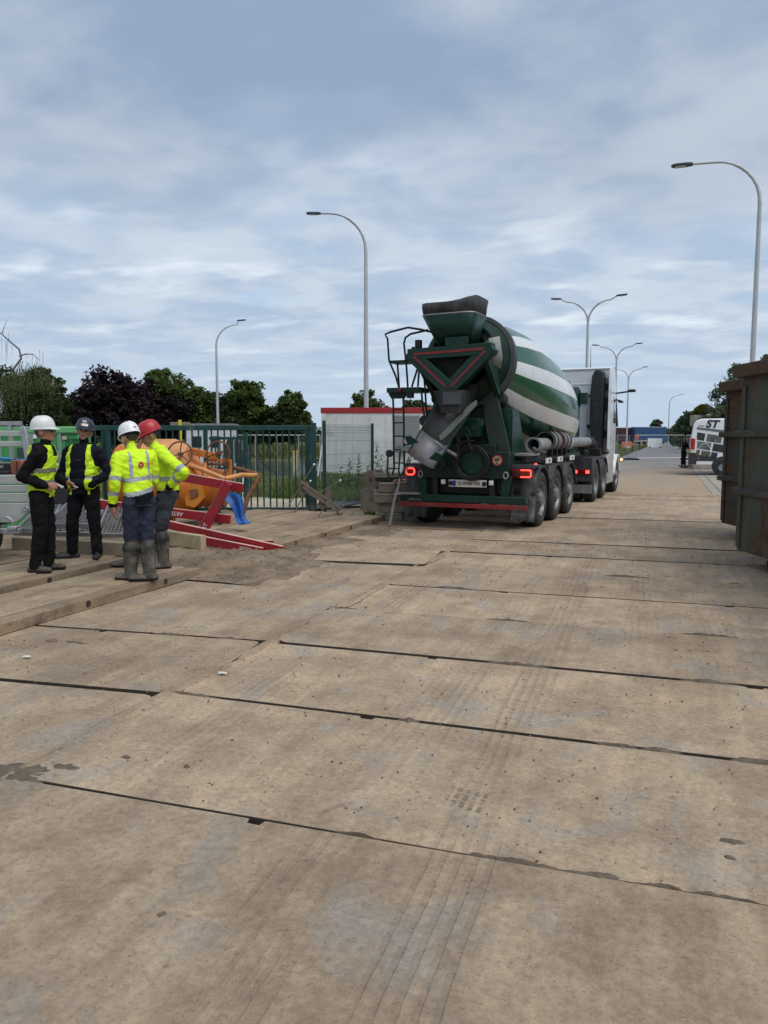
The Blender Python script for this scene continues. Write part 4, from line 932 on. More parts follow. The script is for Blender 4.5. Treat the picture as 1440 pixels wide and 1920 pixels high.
MB().tube([(.0, -1.3, 1.35), (-.18, -1.55, 1.5), (-.3, -1.65, 1.62)], .03, 8).build('chute_ram', m_steel, T)
sp_ = MB(); sp_.tube([(-.78-.35*t+.035*math.cos(t*75), -1.6+.5*t, 1.32-.34*t+.035*math.sin(t*75)) for t in [i/80 for i in range(81)]], .006, 5); sp_.build('coiled_hose', m_blk, T)
MB().box((-.72, -1.25, 1.36), (.2, .2, .18)).build('chute_stowage', m_tg, T, bevel=.01)
lev = MB()
for i, (p, q) in enumerate((((.12, -1.3, 1.9), (.0, -1.35, 1.5)), ((.16, -1.3, 1.75), (.3, -1.35, 1.45)), ((.1, -1.3, 1.62), (.34, -1.35, 1.62)), ((.05, -1.32, 1.6), (.02, -1.33, 1.3)))): lev.tube([p, q], .014, 6)
lev.tube([(.13+.13*math.cos(R(a)), -1.34, 1.72+.13*math.sin(R(a))) for a in range(0, 360, 20)], .012, 6, closed=True); lev.build('control_levers', m_blk, T)
# --- pedestal carrying the drum
for s in (-1, 1):
    MB().prism([(s*.30, 2.62), (s*.56, 2.52), (s*.66, 2.2), (s*.86, 1.38), (s*.5, 1.38), (s*.38, 1.9)], (0, -.86, 0), (1, 0, 0), (0, 0, 1), (0, .06, 0)).build('pedestal_plate', M('pedestal_grey_green', (.014, .030, .025), .55, dirt=.3, dcol=(.035, .04, .036)), T, bevel=.008)
    MB().prism([(-.12, 1.2), (.95, 1.2), (.30, 2.2), (-.12, 2.2)], (s*.78, -.55, 0), (0, 1, 0), (0, 0, 1), (s*.06, 0, 0)).build('pedestal_gusset', m_tg, T, bevel=.008)
    MB().box((s*.72, -.62, 1.78), (.17, .17, .84)).build('pedestal_post', m_tg, T, bevel=.01)
    rl = MB().cyl((s*.55, -.78, 2.42), (s*.55, -.48, 2.36), .15, n=20).build('drum_roller', m_blk, T); MB().cyl((s*.55, -.82, 2.43), (s*.55, -.44, 2.35), .04, n=10).build('roller_axle', m_steel, rl)
    MB().bar((s*.62-.05, -1.42, 3.12), (s*.60, -.72, 2.5), .10, .30).build('yoke_strut', m_tg, T, bevel=.01)
MB().box((.0, -.9, 1.86), (.66, .3, .34)).build('water_box', m_tg, T, bevel=.015)
MB().box((0, -.72, 2.15), (1.2, .12, .22)).build('pedestal_cross', m_blk, T, bevel=.01)
MB().box((0, -.62, 1.6), (1.25, .1, .6)).build('pedestal_web', m_blk, T)
# grey tarpaulin rag by the ring
rg = MB(); rg.add([(.60, -1.42, 3.38), (.76, -1.3, 3.42), (.80, -1.25, 3.08), (.78, -1.25, 2.86), (.68, -1.38, 2.95), (.62, -1.42, 3.1)], [(0, 1, 2, 3, 4, 5)]); o = rg.build('splash_flap', M('splash_grey', (.24, .25, .235), .7, var=.2), T); md = o.modifiers.new('s', 'SOLIDIFY'); md.thickness = .015
# --- ladder, platform and rails (left rear)
ld = bpy.data.objects.new('ladder', None); C.objects.link(ld); ld.parent = T
for x in (-1.33, -1.12): MB().tube([(x, -1.15, 2.52), (x+.01, -1.14, 2.3), (x+.02, -1.12, 1.1), (x-.02, -1.1, .98)], .021, 8).build('ladder_rail', m_tg, ld)
for z in (2.2, 1.95, 1.7, 1.45, 1.2): MB().tube([(-1.32, -1.13, z), (-1.1, -1.13, z)], .014, 6).build('rung', m_tg, ld)
for x in (-1.40, -1.16): MB().tube([(x, -1.18, 1.42), (x-.02, -1.2, 1.05), (x+.04, -1.2, .86)], .018, 8).build('lower_rail', m_blk, ld)
MB().tube([(-1.4, -1.2, 1.1), (-1.16, -1.2, 1.1)], .014, 6).build('rung', m_blk, ld)
MB().tube([(-1.14, -1.18, .95), (-1.25, -1.24, .5), (-1.33, -1.28, .03)], .026, 10).build('prop_leg', m_steel, ld); MB().tube([(-1.27, -1.25, .62), (-.8, -1.1, .63)], .016, 8).build('step_bar', m_pipe, ld)
MB().box((-1.0, -1.15, .64), (.46, .14, .02)).build('step_plate', m_pipe, ld)
MB().cyl((-1.36, -1.2, 1.38), (-1.36, -1.24, 1.38), .07, n=18).build('ladder_stop', m_blk, ld)
pf = MB().box((-1.08, -1.0, 2.55), (.66, .5, .09)).build('platform', m_tg, T, bevel=.008)
MB().prism([(-.1, 0), (.26, 0), (.2, -.1), (-.04, -.1)], (-1.3, -1.2, 2.5), (1, 0, 0), (0, 0, 1), (0, .1, 0)).build('platform_bracket', m_blk, pf)
MB().box((-.95, -1.2, 2.45), (.12, .1, .1)).build('work_lamp', m_blk, pf, bevel=.01)
MB().sphere((-1.13, -1.27, 2.55), .045).build('red_knob', m_tred, pf)
MB().box((-1.15, -.95, 3.08), (.5, .4, .05)).build('upper_step', m_tg, T, bevel=.006)
rl_ = bpy.data.objects.new('guard_rail', None); C.objects.link(rl_); rl_.parent = T
for pts in ([(-1.18, -1.2, 2.6), (-1.24, -1.2, 2.8), (-1.38, -1.2, 3.1), (-1.41, -1.2, 3.5), (-1.46, -1.2, 3.58), (-1.35, -1.2, 3.62), (-1.0, -1.2, 3.68), (-.78, -1.15, 3.64), (-.55, -1.1, 3.58)], [(-1.0, -1.2, 2.6), (-1.03, -1.2, 3.0), (-1.08, -1.2, 3.4), (-1.05, -1.2, 3.5), (-.95, -1.2, 3.56), (-.62, -1.15, 3.62)], [(-1.26, -1.0, 2.6), (-1.3, -1.0, 3.1)], [(-.78, -1.25, 2.6), (-.72, -1.3, 3.1)], [(-.9, -1.25, 2.6), (-.70, -1.3, 3.12)], [(-.70, -1.28, 2.55), (-.66, -1.3, 2.2), (-.58, -1.3, 1.85), (-.6, -1.3, 1.6)], [(-.72, -1.2, 3.1), (-.66, -1.2, 2.6), (-.62, -1.2, 2.0)]):
    MB().tube(pts, .02, 8).build('rail_tube', m_tgd, rl_)
MB().box((-.70, -1.42, 3.34), (.11, .1, .15)).build('rear_camera', m_blk, T, bevel=.012)
gg = MB().cyl((-.98, -1.22, 1.62), (-.98, -1.29, 1.62), .085, n=22).build('pressure_gauge', m_blk, T); MB().cyl((-.98, -1.288, 1.62), (-.98, -1.296, 1.62), .06, n=22).build('gauge_face', M('gauge_face', (.35, .33, .3), .4), gg)
MB().box((-.95, -1.2, 1.47), (.32, .14, .07)).build('gauge_bracket', m_pipe, T, bevel=.008); MB().cyl((-.62, -1.25, 1.98), (-.62, -1.33, 1.98), .1, n=18).build('horn', m_blk, T)
# --- pipes along the right side
for (y0, y1, r, x, z, nm) in ((.25, 3.6, .135, 1.0, 1.53, 'spare_chute_pipe'), (3.3, 6.2, .12, .98, 1.56, 'spare_chute_pipe')):
    MB().lathe([(0, r-.02), (0, r), (y1-y0, r), (y1-y0, r-.02), (.0, r-.02)], (x, y0, z), (0, 1, 0), 24).build(nm, m_pipe, T)
for k, y in enumerate((1.25, 2.2)):
    o = MB().lathe([(0, .175), (0, .2), (.75, .2), (.75, .175)], (1.0, y, 1.60), (0, 1, 0), 28).build('pipe_sleeve', M('sleeve_grey', (.16, .16, .165), .6, var=.2, dirt=.4, dcol=(.11, .09, .08), rust=.15), T)
    for q in (.0, .36, .75): MB().lathe([(-.012, .2), (-.012, .216), (.012, .216), (.012, .2)], (1.0, y+q, 1.60), (0, 1, 0), 28).build('clamp_band', m_tred if q == .75 and k == 0 else m_blk, o)
    for q in (.12, .6): MB().box((1.05, y+q, 1.36), (.16, .06, .14)).build('pipe_saddle', m_blk, T)
MB().lathe([(-.02, .12), (-.02, .155), (.03, .155), (.03, .12)], (1.0, .26, 1.53), (0, 1, 0), 24).build('pipe_collar', m_pipe, T)
MB().box((.78, -.1, 1.36), (.7, .75, .05)).build('deck_plate', m_pipe, T, bevel=.006); MB().tube([(1.15, -.1, 1.4), (1.05, .1, 1.47), (1.1, .3, 1.41), (1.2, .45, 1.38)], .035, 7).build('strap', m_rubflap, T)
MB().cyl((.98, 6.2, 1.56), (.98, 6.55, 1.56), .14, n=20).build('pipe_end_box', m_blk, T)
# --- front bulkhead and water tank
MB().lathe([(0, .0), (0, .25), (.05, .32), (1.55, .32), (1.6, .25), (1.6, 0)], (-1.0, 7.05, 2.72), (1, 0, 0), 28).build('water_tank', m_tg, T)
MB().box((.72, 7.05, 2.72), (.2, .28, .3)).build('tank_valve_box', m_tg, T, bevel=.01)
for s in (-1, 1): MB().prism([(6.3, 1.2), (7.3, 1.2), (7.2, 2.5), (6.9, 2.5)], (s*.5, 0, 0), (0, 1, 0), (0, 0, 1), (s*.08, 0, 0)).build('front_stand', m_tg, T)
MB().cyl((0, 5.7, 1.88), (0, 6.9, 1.66), .3, .26, 20).build('drum_gearbox', m_blk, T)
eng = MB()
for i in range(9): eng.box((rnd.uniform(.1, .95), rnd.uniform(7.0, 8.1), rnd.uniform(1.2, 1.55)), (rnd.uniform(.1, .3), rnd.uniform(.1, .3), rnd.uniform(.1, .25)))
eng.build('coupling_equipment', m_blk, T, bevel=.01)
MB().tube([(.4, 6.8, 1.5), (.6, 7.2, 1.35), (.5, 7.8, 1.3), (.6, 8.3, 1.5)], .025, 7).build('air_line', m_blk, T)
# --- cab
cabm = MB().prism([(8.5, 1.25), (8.5, 3.6), (8.58, 3.68), (9.9, 3.74), (10.5, 3.3), (10.85, 2.4), (10.95, 1.6), (10.95, .75), (10.5, .75), (10.45, 1.0), (10.2, 1.14), (9.7, 1.14), (9.5, 1.0), (9.4, .95), (9.1, 1.25)], (-1.22, 0, 0), (0, 1, 0), (0, 0, 1), (2.44, 0, 0))
cabm.v = [(x*(1-.062*max(0, y-8.5)), y, z) for x, y, z in cabm.v]
cab = cabm.build('cab', m_cab, T, bevel=.03)
for z in (3.2, 2.62, 2.9): MB().box((.25, 8.492, z), (1.5, .02, .035)).build('cab_rib', m_cab, cab, bevel=.008)
for x in (.55, .3, .0, -.3): MB().bar((x, 8.492, 1.5), (x-.02, 8.492, 2.5), .03, .02).build('cab_rib', m_cab, cab, bevel=.006)
MB().box((0, 8.49, 3.62), (2.36, .03, .03)).build('roof_seam', M('seam', (.3, .31, .33), .5), cab)
for p, q in (((.62, 8.47, 1.95), .035), ((.61, 8.47, 1.87), .018)): MB().cyl(p, (p[0], 8.5, p[2]), q, n=12).build('grommet', m_blk, cab)
MB().box((.12, 8.47, 2.15), (.06, .06, .18)).build('cab_bracket', m_blk, cab)
ductp = [(.0, 1.2), (.34, 1.2), (.37, 3.3), (.34, 3.5), (.26, 3.58), (.10, 3.58), (.02, 3.4), (-.02, 2.9), (-.02, 2.2), (.02, 1.7)]
dk = MB().prism(ductp, (.70, 8.16, 0), (1, 0, 0), (0, 0, 1), (0, .36, 0)).build('air_intake', M('duct_black', (.016, .018, .022), .55, var=.15, dirt=.25, dcol=(.08, .08, .08)), cab, bevel=.04)
for i in range(5): MB().box((.76+i*.055, 8.155, 2.4), (.008, .012, 1.9)).build('duct_rib', M('duct_rib', (.04, .043, .05), .5), dk)
MB().cyl((.86, 8.3, 1.25), (.86, 8.3, 1.55), .21, .17, 20).build('intake_bellows', m_blk, cab)
for z in (2.85, 2.0): MB().box((.66, 8.3, z), (.12, .1, .07)).build('duct_bracket', m_blk, dk)
MB().prism([(8.05, 1.35), (8.5, 1.3), (8.5, 3.62), (8.15, 3.55)], (1.2, 0, 0), (0, 1, 0), (0, 0, 1), (.025, 0, 0)).build('side_deflector', m_cab, cab, bevel=.006)
for z, h_ in ((3.1, .2), (2.75, .12), (2.55, .3), (1.75, .2)): MB().box((1.12, 8.4, z), (.12, .12, h_)).build('deflector_stay', m_blk, cab)
MB().box((1.1, 8.42, 2.3), (.05, .05, 2.1)).build('deflector_post', m_pipe, cab)
drm = MB().prism([(9.35, 1.3), (10.45, 1.3), (10.65, 2.0), (10.4, 2.95), (9.4, 2.95)], (1.221, 0, 0), (0, 1, 0), (0, 0, 1), (.012, 0, 0))
drm.v = [(x*(1-.062*max(0, y-8.5)), y, z) for x, y, z in drm.v]; dr = drm.build('cab_door', m_cab, cab, bevel=.006)
dwm = MB().prism([(9.45, 2.1), (10.5, 2.1), (10.35, 2.85), (9.5, 2.85)], (1.234, 0, 0), (0, 1, 0), (0, 0, 1), (.004, 0, 0)); dwm.v = [(x*(1-.062*max(0, y-8.5)), y, z) for x, y, z in dwm.v]; dwm.build('door_window', M('dark_glass', (.012, .014, .016), .08), dr)
ws = MB().prism([(-1.1, 2.0), (1.1, 2.0), (1.05, 3.0), (-1.05, 3.0)], (0, 10.99, 0), (1, 0, 0), (0, -.22, 1), (0, .012, 0)); ws.v = [(x, y+.42, z) for x, y, z in ws.v]; ws.build('windscreen', MATS['dark_glass'], cab)
for s in (-1, 1):
    mr = MB().bar((s*1.03, 10.5, 3.02), (s*1.45, 10.62, 3.08), .05, .05).build('mirror_arm', m_blk, cab); MB().box((s*1.53, 10.62, 3.10), (.22, .1, .09)).build('mirror_housing', m_blk, mr, bevel=.03); MB().prism([(0, 0), (.2, -.06), (.22, -.13), (.08, -.12)], (s*1.06, 10.6, 2.86), (s, 0, 0), (0, 0, 1), (0, .1, 0)).build('kerb_mirror', m_blk, mr, bevel=.015)
    MB().prism([(7.98, .35), (9.35, .35), (9.35, 1.15), (8.9, 1.25), (7.98, 1.1)], (s*1.0, 0, 0), (0, 1, 0), (0, 0, 1), (s*.22, 0, 0)).build('side_skirt', M('skirt_grey', (.36, .36, .35), .5, dirt=.4, dcol=(.22, .2, .17), low=.7), T, bevel=.015)
    MB().box((s*1.21, 8.35, .75), (.06, .5, .5)).build('battery_cover', M('cover_silver', (.4, .4, .4), .4, metal=.3, dirt=.3), T, bevel=.02)
    fw_ = [(10.0-math.cos(R(a))*.66, .5+math.sin(R(a))*.66) for a in range(5, 176, 10)]; k = len(fw_)
    o = MB().add([(s*.85, *p) for p in fw_]+[(s*1.27, *p) for p in fw_], [(i, i+1, k+i+1, k+i) for i in range(k-1)]).build('front_fender', m_cab, T, smooth=50); md = o.modifiers.new('s', 'SOLIDIFY'); md.thickness = .03
MB().sphere((1.29, 10.5, .98), .03).build('indicator', m_amber, cab)
MB().tube([(.5, 9.2, 3.7), (.5, 9.15, 4.35)], [.012, .004], 6).build('antenna', m_blk, cab)

# ------------------------------------------------------------------ rusty skips on the right
m_skip = M('skip_green', (.066, .074, .052), .72, var=.25, vs=3, rust=.58, rs=1.6, bump=.35, bs=18, dirt=.2, dcol=(.06, .055, .04)); m_skiprust = M('skip_rust', (.075, .042, .026), .88, var=.35, vs=7, rust=.6, rs=5, bump=.5, bs=25, dirt=.2, dcol=(.05, .07, .05)); m_skiprib = M('skip_rib', (.06, .055, .042), .8, var=.3, vs=8, rust=.45, rs=3.2, bump=.4, bs=25)
def skip(corner, ang, label, mw, length=6.0):
    t = thing('skip_container', label, 'skip', (corner.x, corner.y, 0), ang, 'rusty skips')
    L_, W, z0, z1 = length, 2.35, .2, 2.6           # local: x towards the camera along the side, y to the right
    th = .05
    MB().box((L_/2, th/2, (z0+z1)/2), (L_, th, z1-z0)).build('side_wall', mw, t, bevel=.006)
    MB().box((L_/2, W-th/2, (z0+z1)/2), (L_, th, z1-z0)).build('side_wall', mw, t)
    MB().box((th/2, W/2, (z0+z1)/2), (th, W-2*th-.004, z1-z0-.01)).build('end_wall', mw, t); MB().box((L_-th/2, W/2, (z0+z1)/2), (th, W-2*th-.004, z1-z0-.01)).build('end_wall', mw, t)
    MB().box((L_/2, W/2, z0+.03), (L_-.12, W-.12, .05)).build('floor', m_skiprust, t)
    MB().box((L_/2, -.035, z1-.06), (L_+.12, .17, .17)).box((L_/2, W+.035, z1-.06), (L_+.12, .17, .17)).box((-.035, W/2, z1-.062), (.17, W, .165)).box((L_+.035, W/2, z1-.062), (.17, W, .165)).build('rim', m_skiprust, t, bevel=.015)
    for z in (1.73, .98):
        MB().prism([(0, -.055), (-.085, -.035), (-.085, .035), (0, .055)], (-.06, 0, z), (0, 1, 0), (0, 0, 1), (L_+.12, 0, 0)).build('side_rib', m_skiprib, t, bevel=.006)
        MB().prism([(0, -.055), (-.085, -.035), (-.085, .035), (0, .055)], (0, W, z), (1, 0, 0), (0, 0, 1), (0, -W, 0)).build('end_rib', m_skiprib, t)
    MB().box((.06, -.012, (z0+z1)/2-.1), (.1, .03, z1-z0-.3)).build('corner_post', mw, t, bevel=.005)
    for x in (1.6, 3.2, 4.8): MB().box((x, -.012, .6), (.1, .03, .7)).build('stiffener', mw, t)
    for y in (.65, W-.65): MB().box((L_/2, y, .13), (L_-.2, .12, .14)).build('runner', m_skiprust, t)
    for y in (.22, W-.22): MB().cyl((.75, y-.14, .1), (.75, y+.14, .1), .1, n=20).build('roller', m_skiprust, t)
    return t
c1_ = G(1381, 1030, .2); c2_ = G(1352, 980, .2); dd = (G(1440, 1049, .2)-c1_); ang = math.atan2(dd.y, dd.x)
skip(c1_, ang, 'tall rusty green skip showing its ribbed side beside the plates', m_skip)
skip(c2_, ang+R(2), 'rusty brown skip standing just behind the greener one', M('skip_brown', (.05, .058, .042), .75, var=.3, vs=3, rust=.72, rs=2.1, bump=.4, bs=18), 5.)

# ------------------------------------------------------------------ white van
def van():
    D = 34.; o = AT(1294, 818, D); t = thing('delivery_van', 'white van with picture-grid graphics and the letters ST behind the skips', 'van', (o.x, o.y, 0), R(-2))
    m_v = M('van_white', (.80, .82, .84), .3, var=.03, coat=.4); m_pl = M('van_plastic', (.03, .032, .036), .6)
    pr = [(.06, .42), (.0, .6), (.0, 1.15), (.03, 1.6), (.12, 2.2), (.22, 2.38), (.42, 2.46), (3.6, 2.5), (3.9, 2.42), (4.6, 1.6), (5.3, 1.35), (5.5, 1.1), (5.5, .45)]
    MB().prism(pr, (0, 0, 0), (1, 0, 0), (0, 0, 1), (0, 1.95, 0)).build('body', m_v, t, bevel=.06)
    MB().box((.13, -.006, .72), (.34, .05, .52)).build('rear_bumper', m_pl, t, bevel=.03)
    tl = MB().prism([(.02, 1.0), (.2, 1.0), (.22, 1.6), (.04, 1.62)], (0, -.02, 0), (1, 0, 0), (0, 0, 1), (0, .06, 0)).build('tail_light', M('van_red_lens', (.42, .015, .015), .2), t, bevel=.015)
    MB().box((.12, -.025, 1.05), (.14, .02, .13)).build('clear_lens', M('clear_lens', (.6, .6, .58), .2), tl)
    for x in (1.35, 4.55):
        for y, s in ((.12, -1), (1.83, 1)):
            w = MB().lathe([(-.1, .2), (-.1, .33), (-.08, .35), (.08, .35), (.1, .33), (.1, .2)], (x, y+s*.06, .35), (0, 1, 0), 28).build('wheel', m_rub, t); MB().cyl((x, y+s*.06-.09, .35), (x, y+s*.06+.09, .35), .16, n=20).build('rim', m_pipe, w)
        MB().cyl((x, -.006, .40), (x, .3, .40), .43, n=32).build('wheel_arch', m_pl, t)
    # graphics: skewed grid of pictures
    def q(pts, mat, name='graphic_panel', y=-.012): return MB().add([(p[0], y, p[1]) for p in pts], [tuple(range(len(pts)))]).build(name, mat, t, smooth=0)
    cd = M('photo_dark', (.028, .03, .03), .4, var=.6, vs=3); cg = M('photo_grey', (.12, .135, .135), .4, var=.5, vs=4); co = M('photo_olive', (.10, .095, .07), .4, var=.5, vs=4); cb = M('photo_blueblack', (.03, .034, .045), .4, var=.3)
    q([(.26, 2.10), (1.6, 1.93), (1.6, 1.82), (.26, 2.0)], M('stripe_grey', (.13, .145, .17), .4))
    rows = [(1.92, 1.60), (1.54, 1.22), (1.16, .92)]
    sl = -.16
    for r_, (za, zb) in enumerate(rows):
        xs = [(.28, .62), (.70, 1.30), (1.38, 2.0)] if r_ == 0 else ([(.30, .88), (.96, 1.6)] if r_ == 1 else [(.28, .44), (.50, .86), (.9, 1.15)])
        for k, (xa, xb) in enumerate(xs):
            m_ = [[cd, cg, cg], [cg, cd, cg], [co, co, cb]][r_][k]
            q([(xa, za+sl*xa), (xb, za+sl*xb), (xb-.05, zb+sl*xb), (xa-.05 if k else xa, zb+sl*xa)], m_)
    q([(.3, .90), (1.12, .78), (1.02, .62), (.3, .62)], cb)
    MB().tube([(.36+.5*i/10, -.02, 1.12+.28*math.sin(PI*i/10)) for i in range(11)], .012, 5).build('graphic_car_outline', M('pic_white', (.6, .6, .6), .4), t)
    letter('lettering', 'ST', .46, cb, t, (.62, -.014, 2.23), (PI/2, R(3), 0), .02, .001, .2, 'LEFT'); letter('web_lettering', 'www.', .11, cb, t, (.32, -.014, 2.16), (PI/2, R(2), 0), .002, .001, 0, 'LEFT')
    MB().box((.38, -.015, .74), (.1, .012, .04)).build('side_marker', m_amber if False else M('orange_marker', (.5, .16, .02), .3), t)
    MB().box((-.15, .6, .38), (.6, .9, .04)).build('tow_step', m_pl, t)
van()
# concrete blocks with a clipped shrub behind the van
def blocks():
    o = AT(1300, 818, 40.); t = thing('concrete_wall', 'grey stacked concrete block wall with dark scrawl behind the van', 'wall', (o.x, o.y, 0), YAW)
    for j in range(5):
        for i in range(3): MB().box((.62+i*1.22+(.3 if j % 2 else 0), .3, .28+j*.56), (1.2, .6, .545)).build('concrete_block', m_conc, t, bevel=.02)
    for pts in ([(.1, 2.5), (.3, 2.62), (.5, 2.5), (.7, 2.68), (.9, 2.5)], [(.4, 2.62), (.55, 2.72), (.6, 2.5)]): MB().tube([(x, -.005, z) for x, z in pts], .03, 5).build('painted_scrawl', m_blk, t)
    b = thing('clipped_shrub', 'rounded yellow-green clipped shrub on top of the concrete blocks', 'shrub', (o+RIGHT*.62+AHEAD*.3).xy.to_3d()+Vector((0, 0, 2.78)))
    rr = random.Random(2); mb = MB()
    for i in range(60): 
        d = Vector((rr.gauss(0, 1), rr.gauss(0, 1), abs(rr.gauss(0, 1)))).normalized(); leaf_cloud(mb, Vector((d.x*.40, d.y*.40, .12+d.z*.38)), .16, 55, .05, rr)
    mb.build('foliage', m_leafY, b, smooth=0, fix=False); MB().cyl((0, 0, 0), (0, 0, .3), .05, n=8).build('stem', m_bark, b)
blocks()

# ------------------------------------------------------------------ temporary fence panels and far things
def heras(a, b, h, label):
    a = Vector(a); b = Vector(b); v = b-a; L_ = v.length; u = v/L_; t = thing('temporary_fence_panel', label, 'fence panel', (a.x, a.y, 0), 0, 'temporary fence panels across the road')
    Z = lambda s, z: u*s+Vector((0, 0, z))
    MB().tube([Z(.03, .08), Z(.03, h), Z(L_-.03, h), Z(L_-.03, .08)], .022, 6).tube([Z(.03, .14), Z(L_-.03, .14)], .02, 6).build('frame', m_galv, t)
    mb = MB()
    for i in range(1, int(L_/.16)): mb.cyl(Z(i*.16, .14), Z(i*.16, h), .003, n=3, caps=False)
    for z in (.6, 1.1, 1.5): mb.cyl(Z(0.03, z), Z(L_-.03, z), .003, n=3, caps=False)
    tag(mb.build('wire_infill', m_galv, t, fix=False), kind='stuff')
    for s in (0.0, L_): MB().box(Z(s, .06), (.45, .24, .12), YAW).build('foot_block', M('rubber_block', (.03, .03, .032), .85), t, bevel=.02)
f0, f1, f2, f3 = G(1156, 864), G(1177, 862), G(1191, 862.5), G(1282, 862)
heras(f0, f1-RIGHT*.05, 1.78, 'temporary fence panel next to the truck cab'); heras(f1+RIGHT*.05, f2-RIGHT*.05, 1.78, 'narrow temporary fence panel in front of the orange barrier'); heras(f2+RIGHT*.05, f3, 1.78, 'long temporary fence panel across the open road'); heras(f3+RIGHT*.12, f3+RIGHT*3.6+AHEAD*.6, 1.78, 'temporary fence panel ending behind the white van')
def box_trailer(px0, px1, D, zt, col, label, ribs, zb=1.0):
    a = AT(px0, 818, D); w = (px1-px0)/FPX*D; t = thing('box_trailer', label, 'trailer', (a.x, a.y, 0), YAW); m_ = M('tarp_'+str(px0), col, .6, var=.12, vs=.6)
    MB().box((w/2, 1.25, (zt+zb)/2), (w, 2.5, zt-zb)).build('body', m_, t, bevel=.03)
    MB().box((w/2, 1.25, zt+.03), (w+.05, 2.55, .1)).build('roof_rail', M('roof_pale', (.5, .53, .55), .5), t)
    for i in range(ribs): MB().box((w*(i+.5)/ribs, -.02, (zt+zb)/2), (.06, .03, zt-zb)).build('curtain_strap', m_, t)
    for x in (w*.2, w*.35, w*.75): MB().lathe([(-.15, .3), (-.15, .5), (.15, .5), (.15, .3), (.15, 0)], (x, .3, .5), (0, 1, 0), 18).build('wheel', m_rub, t)
    MB().box((w/2, 1.25, zb-.15), (w-.3, 1.0, .25)).build('chassis', m_blk, t)
box_trailer(1190, 1250, 150., 3.45, (.02, .075, .19), 'blue curtain-sided trailer parked across the far end of the road', 5, .55); box_trailer(1157, 1187, 152., 3.35, (.06, .012, .018), 'dark red curtain-sided trailer beside the blue one', 3, .9)
pb_ = G(1214, 840); wp = thing('white_board', 'white rectangular board standing on the road before the blue trailer', 'board', (pb_.x, pb_.y, 0), YAW)
MB().box((1.05, 0, .72), (2.1, .08, 1.35)).build('panel', M('board_white', (.72, .74, .78), .5), wp, bevel=.02); MB().box((.3, .1, .1), (.1, .8, .2)).box((1.8, .1, .1), (.1, .8, .2)).build('foot', m_blk, wp)
ob = G(1166, 843); t = thing('barrier', 'orange plastic road barrier behind the narrow fence panel', 'barrier', (ob.x, ob.y, 0), YAW); m_or = M('barrier_orange', (.62, .13, .045), .5, var=.15)
MB().prism([(0, 0), (1.35, 0), (1.3, .3), (1.35, .9), (1.1, 1.02), (.2, 1.02), (0, .85), (.06, .3)], (0, 0, 0), (1, 0, 0), (0, 0, 1), (0, .4, 0)).build('body', m_or, t, bevel=.05); MB().box((.7, -.02, .3), (.7, .05, .22)).build('recess', m_wht, t, bevel=.02)
for i, (px, py, w_) in enumerate(((1196, 836, 1.5), (1207, 835, 1.2))):
    b_ = G(px, py); t = thing('trestle_barrier', ('pale yellow trestle barrier beside the orange sign', 'pale yellow trestle barrier beside the white board')[i], 'barrier', (b_.x, b_.y, 0), YAW, 'trestle barriers by the far road'); my = M('barrier_cream', (.55, .42, .24), .5)
    MB().box((0, 0, .85), (w_, .05, .16)).build('board', my, t)
    for s in (-1, 1): MB().bar((s*w_*.42, -.25, 0), (s*w_*.42, 0, .9), .05, .05).bar((s*w_*.42, .25, 0), (s*w_*.42, 0, .9), .05, .05).build('leg', my, t)
sp0 = G(1194, 840); t = thing('road_sign', 'round orange sign on a post behind the temporary fence', 'sign', (sp0.x, sp0.y, 0), YAW)
MB().cyl((0, 0, 0), (0, 0, 1.75), .03, n=8).build('post', m_galv, t); MB().cyl((0, -.03, 1.7), (0, -.06, 1.7), .3, n=24).build('disc', M('sign_orange', (.5, .11, .04), .5), t); MB().box((0, -.05, 1.28), (.42, .03, .22)).build('plate', MATS['sign_orange'], t)

